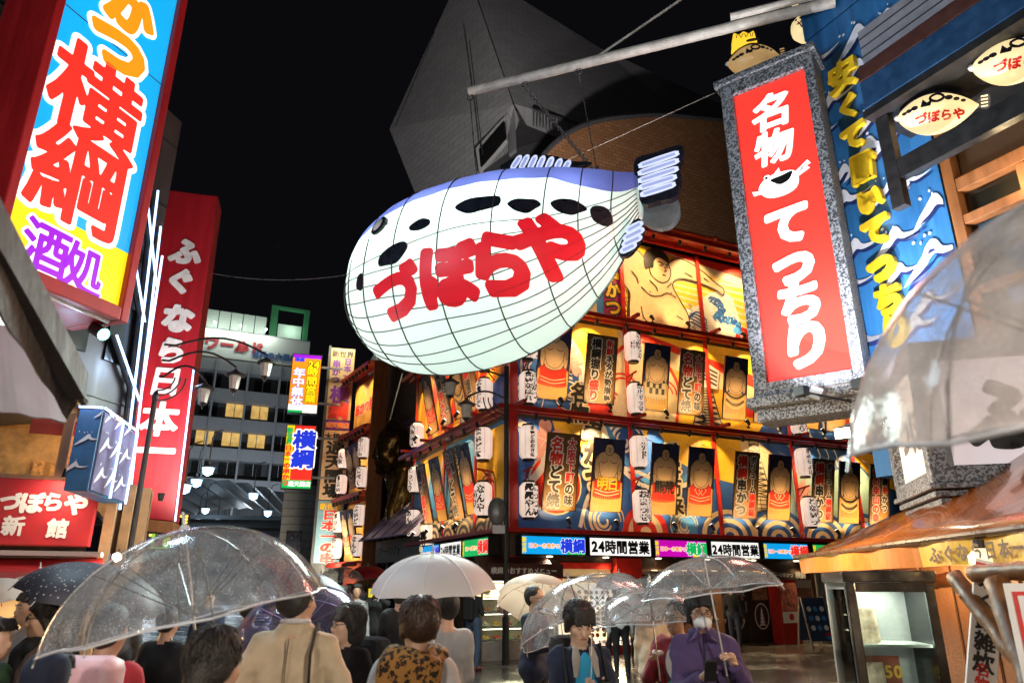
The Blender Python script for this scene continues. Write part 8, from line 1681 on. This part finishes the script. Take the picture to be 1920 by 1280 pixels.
# -- phone man
t, d = person(gnd(1085, 1139, 4.75), 12, 1.56, 'person with a dark fringe in a navy jacket and cyan shirt looking at a phone', NAVYC, CHAR, skin=1, hair='mop', armL=(.045, -.29, 1.20, (.5, .3, -1)), armR=(-.055, -.29, 1.20, (-.5, .3, -1)), coat=.10, bulk=1.06, head=(4, 24), tee=CYAN, res=.011, hands={1: dict(dir=(-.75, -.55, .25), palm=(0, .35, .9), curl=.5, side=1), -1: dict(dir=(.75, -.55, .25), palm=(0, .35, .9), curl=.5, side=-1)}, foldamp=.0035)
ph = phone(tow(t, (.005, -.375, 1.15)), (rad(62), 0, t.rotation_euler.z), 'dark phone held in both hands by the cyan shirt'); k = d['k']
for s in (-1, 1):
    mb = MB(); mb.tube([(s * .055 * k, -.075 * k, 1.445 * k), (s * .06 * k, -.115 * k, 1.38 * k), (s * .075 * k, -.142 * k, 1.27 * k)], [.016, .028, .012], 8, flat=.4); mb.build('lapel', pm('grey_lining', (.35, .32, .29), .9), t)
    mb = MB(); mb.tube([(s * .115 * k, -.125 * k, 1.05 * k), (s * .135 * k, -.135 * k, 1.25 * k), (s * .13 * k, -.04 * k, 1.45 * k), (s * .12 * k, .10 * k, 1.42 * k)], .022, 8, flat=.35); mb.build('backpack_strap', BLKC, t)
mb = MB(); mb.tube([(.06 * k, -.08 * k, 1.52 * k), (.03 * k, -.14 * k, 1.30 * k), (.0, -.175 * k, 1.15 * k), (.01, -.33 * k, 1.0 * k)], .003, 5); mb.build('earphone_cord', WHT, t)
mb = MB(); mb.box(-.14, .14, .12, .27, .95, 1.38); mb.build('backpack', BLKC, t, bevel=.05)
mb = MB(); mb.flat(ell(0, 1.16 * k, .035, .06), -.152 * k, 0); mb.build('shirt_print', pm('lilac_print', (.45, .30, .62), .8), t)
umbrella(atY(1068, 1090, 5.35), (-.34, .22, .9), .50, CLEAR, 'clear vinyl umbrella tipped back over the cyan shirt', .30, .78, spin=.1, rim=MATS['rim_tape'])
# -- red jacket with umbrella
t, d = person(gnd(1266, 1132, 5.7), -32, 1.555, 'person in a dark red jacket with glasses holding a clear umbrella', REDC, CHAR, hair='crop', glasses=True, armL=(.2, -.12, .95), armR=(-.12, -.24, 1.27, (-.5, .2, -1)), tee=cloth('plum_tee', (.08, .05, .08)), coat=.15, bulk=1.18, head=(-18, 0), res=.012, hands={-1: dict(dir=(.35, -.3, .85), palm=(.8, -.4, 0), curl=.85, side=-1)})
hw = tow(t, d['hand'][-1][0] + Vector((.04, -.05, .06))); umbrella(hw + Vector((-.02, .02, .44)), (-.06, .03, 1), .46, CLEAR, 'clear vinyl umbrella held over the dark red jacket', .24, .62, spin=.3, rim=MATS['rim_tape'])
mb = MB(); mb.flat(smooth([(-.03, 1.22), (.04, 1.25), (.05, 1.1), (.0, 1.05), (-.04, 1.12)], 3), -.165, 0); mb.flat(smooth([(-.04, 1.02), (.04, 1.04), (.04, .92), (-.02, .9)], 3), -.165, 1); mb.build('shirt_print', [WHT, pm('teal_print', (.05, .25, .24), .8)], t)
# -- mask and purple fleece
t, d = person(gnd(1312, 1121, 5.0), -14, 1.615, 'person in a purple fleece with glasses and a white face mask holding a phone', PRPC, BLKC, hair='bob', glasses=True, mask=True, armL=(.19, -.22, 1.27, (.4, .3, -1)), armR=(-.04, -.28, 1.20, (-.4, .25, -1)), coat=.12, bulk=1.22, collar=1, head=(8, 3), res=.011, hands={1: dict(dir=(-.3, -.4, .85), palm=(-.8, -.5, .1), curl=.85, side=1), -1: dict(dir=(.55, -.6, .35), palm=(.1, .3, .95), curl=.55, side=-1)}, foldamp=.0045)
mb = MB(); k = d['k']; mb.tube([(.0, -.125 * k, 1.43 * k), (.0, -.142 * k, 1.3 * k), (.0, -.15 * k, 1.1 * k), (.0, -.15 * k, .9 * k)], .006, 6); mb.build('zip', BLKC, t)
for s_ in (-1, 1): MB().tube([(s_ * .02 * k, -.115 * k, 1.50 * k), (s_ * .05 * k, -.12 * k, 1.44 * k), (s_ * .09 * k, -.09 * k, 1.41 * k)], [.02, .026, .014], 8, flat=.5).build('collar', PRPC, t)
phone(tow(t, (.03, -.375, 1.20)), (rad(35), 0, t.rotation_euler.z + .2), 'dark phone in the hand of the purple fleece')
hw = tow(t, d['hand'][1][0] + Vector((-.04, -.04, .05))); umbrella(hw + Vector((-.10, .0, .60)), (-.12, .0, .99), .445, CLEAR, 'clear vinyl umbrella held over the purple fleece', .22, .70, CHROME, spin=.15, rim=MATS['rim_tape'])
# -- people round the showcases
person(gnd(1155, 1128, 16.2), 176, 1.70, 'person in grey top and black trousers reading the lit showcase', CHAR, BLKC, hair='short', feet=.20, armR=(-.2, -.2, 1.1), res=.02); person(gnd(1192, 1132, 17.4), 165, 1.6, 'person in a khaki coat beside the lit showcase', KHKC, BLKC, hair='short', coat=.28, bulk=1.1, res=.02)
t, d = person(gnd(1222, 1145, 9.6), 170, 1.55, 'person in a beige coat under the black patterned umbrella', BEIC, BLKC, hair='bob', coat=.25, bulk=1.2, res=.02); umbrella(tow(t, (0, -.05, 1.72)), (.05, -.35, .95), .46, opaque_cloth('black_floral_umbrella', (.012, .012, .014), .1, ((.28, .25, .27), 34, .12)), 'black umbrella with small pale pattern over the beige coat', .24, .7)
t, d = person(gnd(1212, 1110, 13.2), 160, 1.64, 'person in charcoal under the tilted black dotted umbrella', CHAR, BLKC, res=.022); umbrella(atY(1218, 1082, 12.6), (-.25, -.35, .9), .46, opaque_cloth('black_dotted_umbrella', (.012, .012, .014), .1, ((.3, .28, .3), 40, .10)), 'tilted black dotted umbrella between white and clear ones', .26, .7)
t, d = person(gnd(1160, 1108, 15.0), 180, 1.64, 'person in white under the far white umbrella', WHTC, BLKC, res=.022); umbrella(atY(1160, 1073, 14.6), (0, -.1, 1), .46, WUMB, 'white umbrella glowing before the red pillar', .28, .7)
person(gnd(1372, 1112, 20.6), 150, 1.72, 'person in black beside the crested dark doors', BLKC, cloth('dark_denim', (.03, .04, .07)), res=.022, stride=.08)
# -- far umbrellas down the side street
umbrella(atY(640, 1062, 18.0), (0, -.1, 1), .55, CLEAR, 'small clear umbrella beside the red one', .3, .7, rim=MATS['rim_tape']); umbrella(atY(690, 1060, 19.3), (0, -.2, 1), .52, opaque_cloth('red_umbrella', (.30, .01, .02), .35), 'red umbrella beside the booth', .25, .7)
umbrella(atY(598, 1082, 6.6), (.35, -.25, .9), .46, opaque_cloth('navy_umbrella', (.012, .02, .05), .15), 'navy umbrella behind the tan blazer', .3, .7)
umbrella(atY(560, 1120, 5.2), (.0, -.55, .85), .44, vinyl('violet_vinyl', (.55, .5, .72), .2, .06, .2, (.3, .27, .42)), 'violet tinted umbrella behind the tan blazer', .25, .7)
umbrella(atY(662, 1110, 14.5), (.3, -.5, .8), .5, PLUM, 'plum clear umbrella tipped sideways by the grey crowd', .28, .7)
# -- left side
t, d = person(gnd(98, 1120, 4.5), -58, 1.60, 'person with curly hair, glasses and a dark checked scarf under a dotted umbrella', cloth('brown_check', (.085, .05, .04), var=.7), BLKC, hair='curly', glasses=True, armL=(.10, -.28, 1.18, (.8, .3, -.6)), coat=.45, bulk=1.15, res=.014, head=(-6, 0))
SB = Body(); k = d['k']
for a in range(8): q0, q1 = a * .785, (a + 1) * .785; SB.cone((.10 * math.cos(q0) * k, (.02 + .09 * math.sin(q0)) * k, 1.43 * k), (.10 * math.cos(q1) * k, (.02 + .09 * math.sin(q1)) * k, 1.43 * k), .05 * k, .05 * k, 0, .03)
SB.cone((.02 * k, -.11 * k, 1.38 * k), (.03 * k, -.16 * k, 1.0 * k), .055 * k, .045 * k, 0, .04); V, F, T = SB.grow(.014, .006, (0,)); obj('scarf', np_mesh('scarf', V, F, T, [BLKC]), t)
umbrella(atY(198, 1060, 4.5), (.25, -.05, .96), .42, opaque_cloth('black_dot_umbrella', (.014, .012, .018), .1, ((.45, .42, .46), 42, .16)), 'black umbrella with white dots over the curly hair', .2, .55)
person(gnd(62, 1113, 5.9), -30, 1.62, 'person in a pale grey sweater behind the curly hair', GRYC, CHAR, hair='short', res=.018); umbrella(atY(75, 1066, 8.0), (-.05, -.1, 1), .42, opaque_cloth('speckled_umbrella', (.55, .53, .52), .35, ((.1, .1, .1), 50, .14)), 'white umbrella with black speckles beside the red awning', .2, .6)
umbrella(atY(-12, 1084, 6.0), (-.1, -.1, 1), .33, opaque_cloth('floral_umbrella', (.62, .58, .55), .35, ((.12, .08, .12), 12, .22)), 'white umbrella with dark flowers at the annex', .18, .6)
person(gnd(-6, 1170, 4.2), 90, 1.5, 'person in dark green at the annex entrance', cloth('dark_green', (.03, .07, .02)), BLKC, res=.02)
t, d = person(gnd(98, 1236, 3.1), 175, 1.41, 'short person in a navy hooded coat with a red scarf', NAVYC, BLKC, hair='short', hood=NAVYC, res=.018, coat=.2); SB = Body(); k = d['k']
for a in range(8): q0, q1 = a * .785, (a + 1) * .785; SB.cone((.13 * math.cos(q0) * k, (.03 + .12 * math.sin(q0)) * k, 1.47 * k), (.13 * math.cos(q1) * k, (.03 + .12 * math.sin(q1)) * k, 1.47 * k), .055 * k, .045 * k, 0, .03)
V, F, T = SB.grow(.014, .006, (0,)); obj('scarf', np_mesh('scarf', V, F, T, [cloth('scarf_red', (.4, .03, .03), var=.6)]), t)
t, d = person(gnd(208, 1168, 3.7), 178, 1.575, 'short person in a red coat with a pale pink backpack', cloth('red_coat', (.45, .03, .045)), BLKC, hair='short', armL=(.25, -.2, 1.2), res=.018, coat=.2); mb = MB(); mb.box(-.2, .1, .12, .3, .95, 1.38); mb.build('backpack', PNKC, t, bevel=.06, smooth=True)
person(gnd(318, 1150, 6.0), 172, 1.5, 'person in black with a camera strap beyond the big clear umbrella', BLKC, BLKC, res=.02, coat=.2); person(gnd(470, 1128, 6.8), 185, 1.58, 'person in a grey jacket with a black bag strap beyond the tan blazer', GRYC, CHAR, res=.02); person(gnd(240, 1125, 9.5), 190, 1.6, 'person in charcoal beyond the red coat', CHAR, BLKC, res=.024); person(gnd(395, 1118, 11), 10, 1.62, 'person in navy walking between clear umbrellas', NAVYC, BLKC, res=.024)
# -- the wide umbrella close beside the camera
NEARV = vinyl('milky_clear_vinyl', (.93, .91, .91), .40, .0, .15, (.94, .90, .89))
umbrella(atY(2075, 330, 1.08), (-.16, -.10, .97), .52, NEARV, 'wet milky clear umbrella close in front of the pale box sign', .40, .8, CHROME, spin=.5, rim=MATS['rim_tape'])

# ================================================================== bronze giant behind the booth
BRZ = pm('dark_bronze', (.12, .075, .02), .28, metal=.75, var=.5, scale=3)
GB = Body(); c = atY(742, 850, 30); L_ = lambda px, py: atY(px, py, 30) - c
def gp_(px, py, dy=0): q = L_(px, py); return (q.x, q.y + dy, q.z)
GB.ball(gp_(737, 826), (.66, .62, .62), 0, .2); GB.ball(gp_(724, 852, -.1), (.46, .5, .5), 0, .25); GB.cone(gp_(708, 846, -.1), gp_(697, 861, -.1), .13, .13, 0, .12); GB.cone(gp_(713, 836, -.35), gp_(713, 836, .15), .12, .12, 0, .12); GB.cone(gp_(706, 869, -.1), gp_(712, 870, -.1), .1, .12, 0, .08); GB.cone(gp_(712, 882, -.1), gp_(722, 884, -.1), .17, .2, 0, .15); GB.ball(gp_(750, 846, -.56), (.13, .12, .28), 0, .06); GB.cone(gp_(738, 800, 0), gp_(756, 815, .1), .34, .3, 0, .2)
GB.cone(gp_(745, 875), gp_(765, 905), .48, .75, 0, .3); GB.cone(gp_(765, 908), gp_(780, 985), .9, 1.05, 0, .3); GB.cone(gp_(762, 890, -.7), gp_(742, 960, -.9), .34, .26, 0, .15); GB.cone(gp_(742, 960, -.9), gp_(735, 1020, -1.0), .26, .22, 0, .15)
V, F, T = GB.grow(.055); t = obj('bronze_statue', np_mesh('bronze_statue', V, F, T, [BRZ])); t.location = c; tag(t, 'giant dark bronze bald figure leaning forward behind the booth', 'statue')

# ================================================================== falling rain
rb_ = MB().lathe([(0, -.5), (.5, -.25), (.5, .25), (0, .5)], 5, cap=False); VV = np.array(rb_.v); n0 = len(VV); mbr = MB(); pts = []
for i in range(220):
    Y = 4.5 + 14 * RNG.random() ** 1.3; px = RNG.uniform(-100, 2020); py = RNG.uniform(-60, 1150); p = atY(px, py, Y); r_ = .0006 + .0006 * RNG.random(); ln_ = r_ * RNG.uniform(2, 7)
    mbr.add([(p.x + v[0] * 2 * r_, p.y + v[1] * 2 * r_, p.z + v[2] * ln_) for v in VV], rb_.f)
tag(mbr.build('rain', pm('rain_drop', (.75, .78, .82), .1, var=0)), 'fine raindrops falling through the lit night air', 'rain', kind='stuff')

for o in bpy.data.objects:
    if o.type == 'LIGHT' and not (o.parent and o.parent.name.startswith(('pufferfish', 'street_lamp', 'roof_flood', 'bathhouse'))): o.data.energy *= 1.7
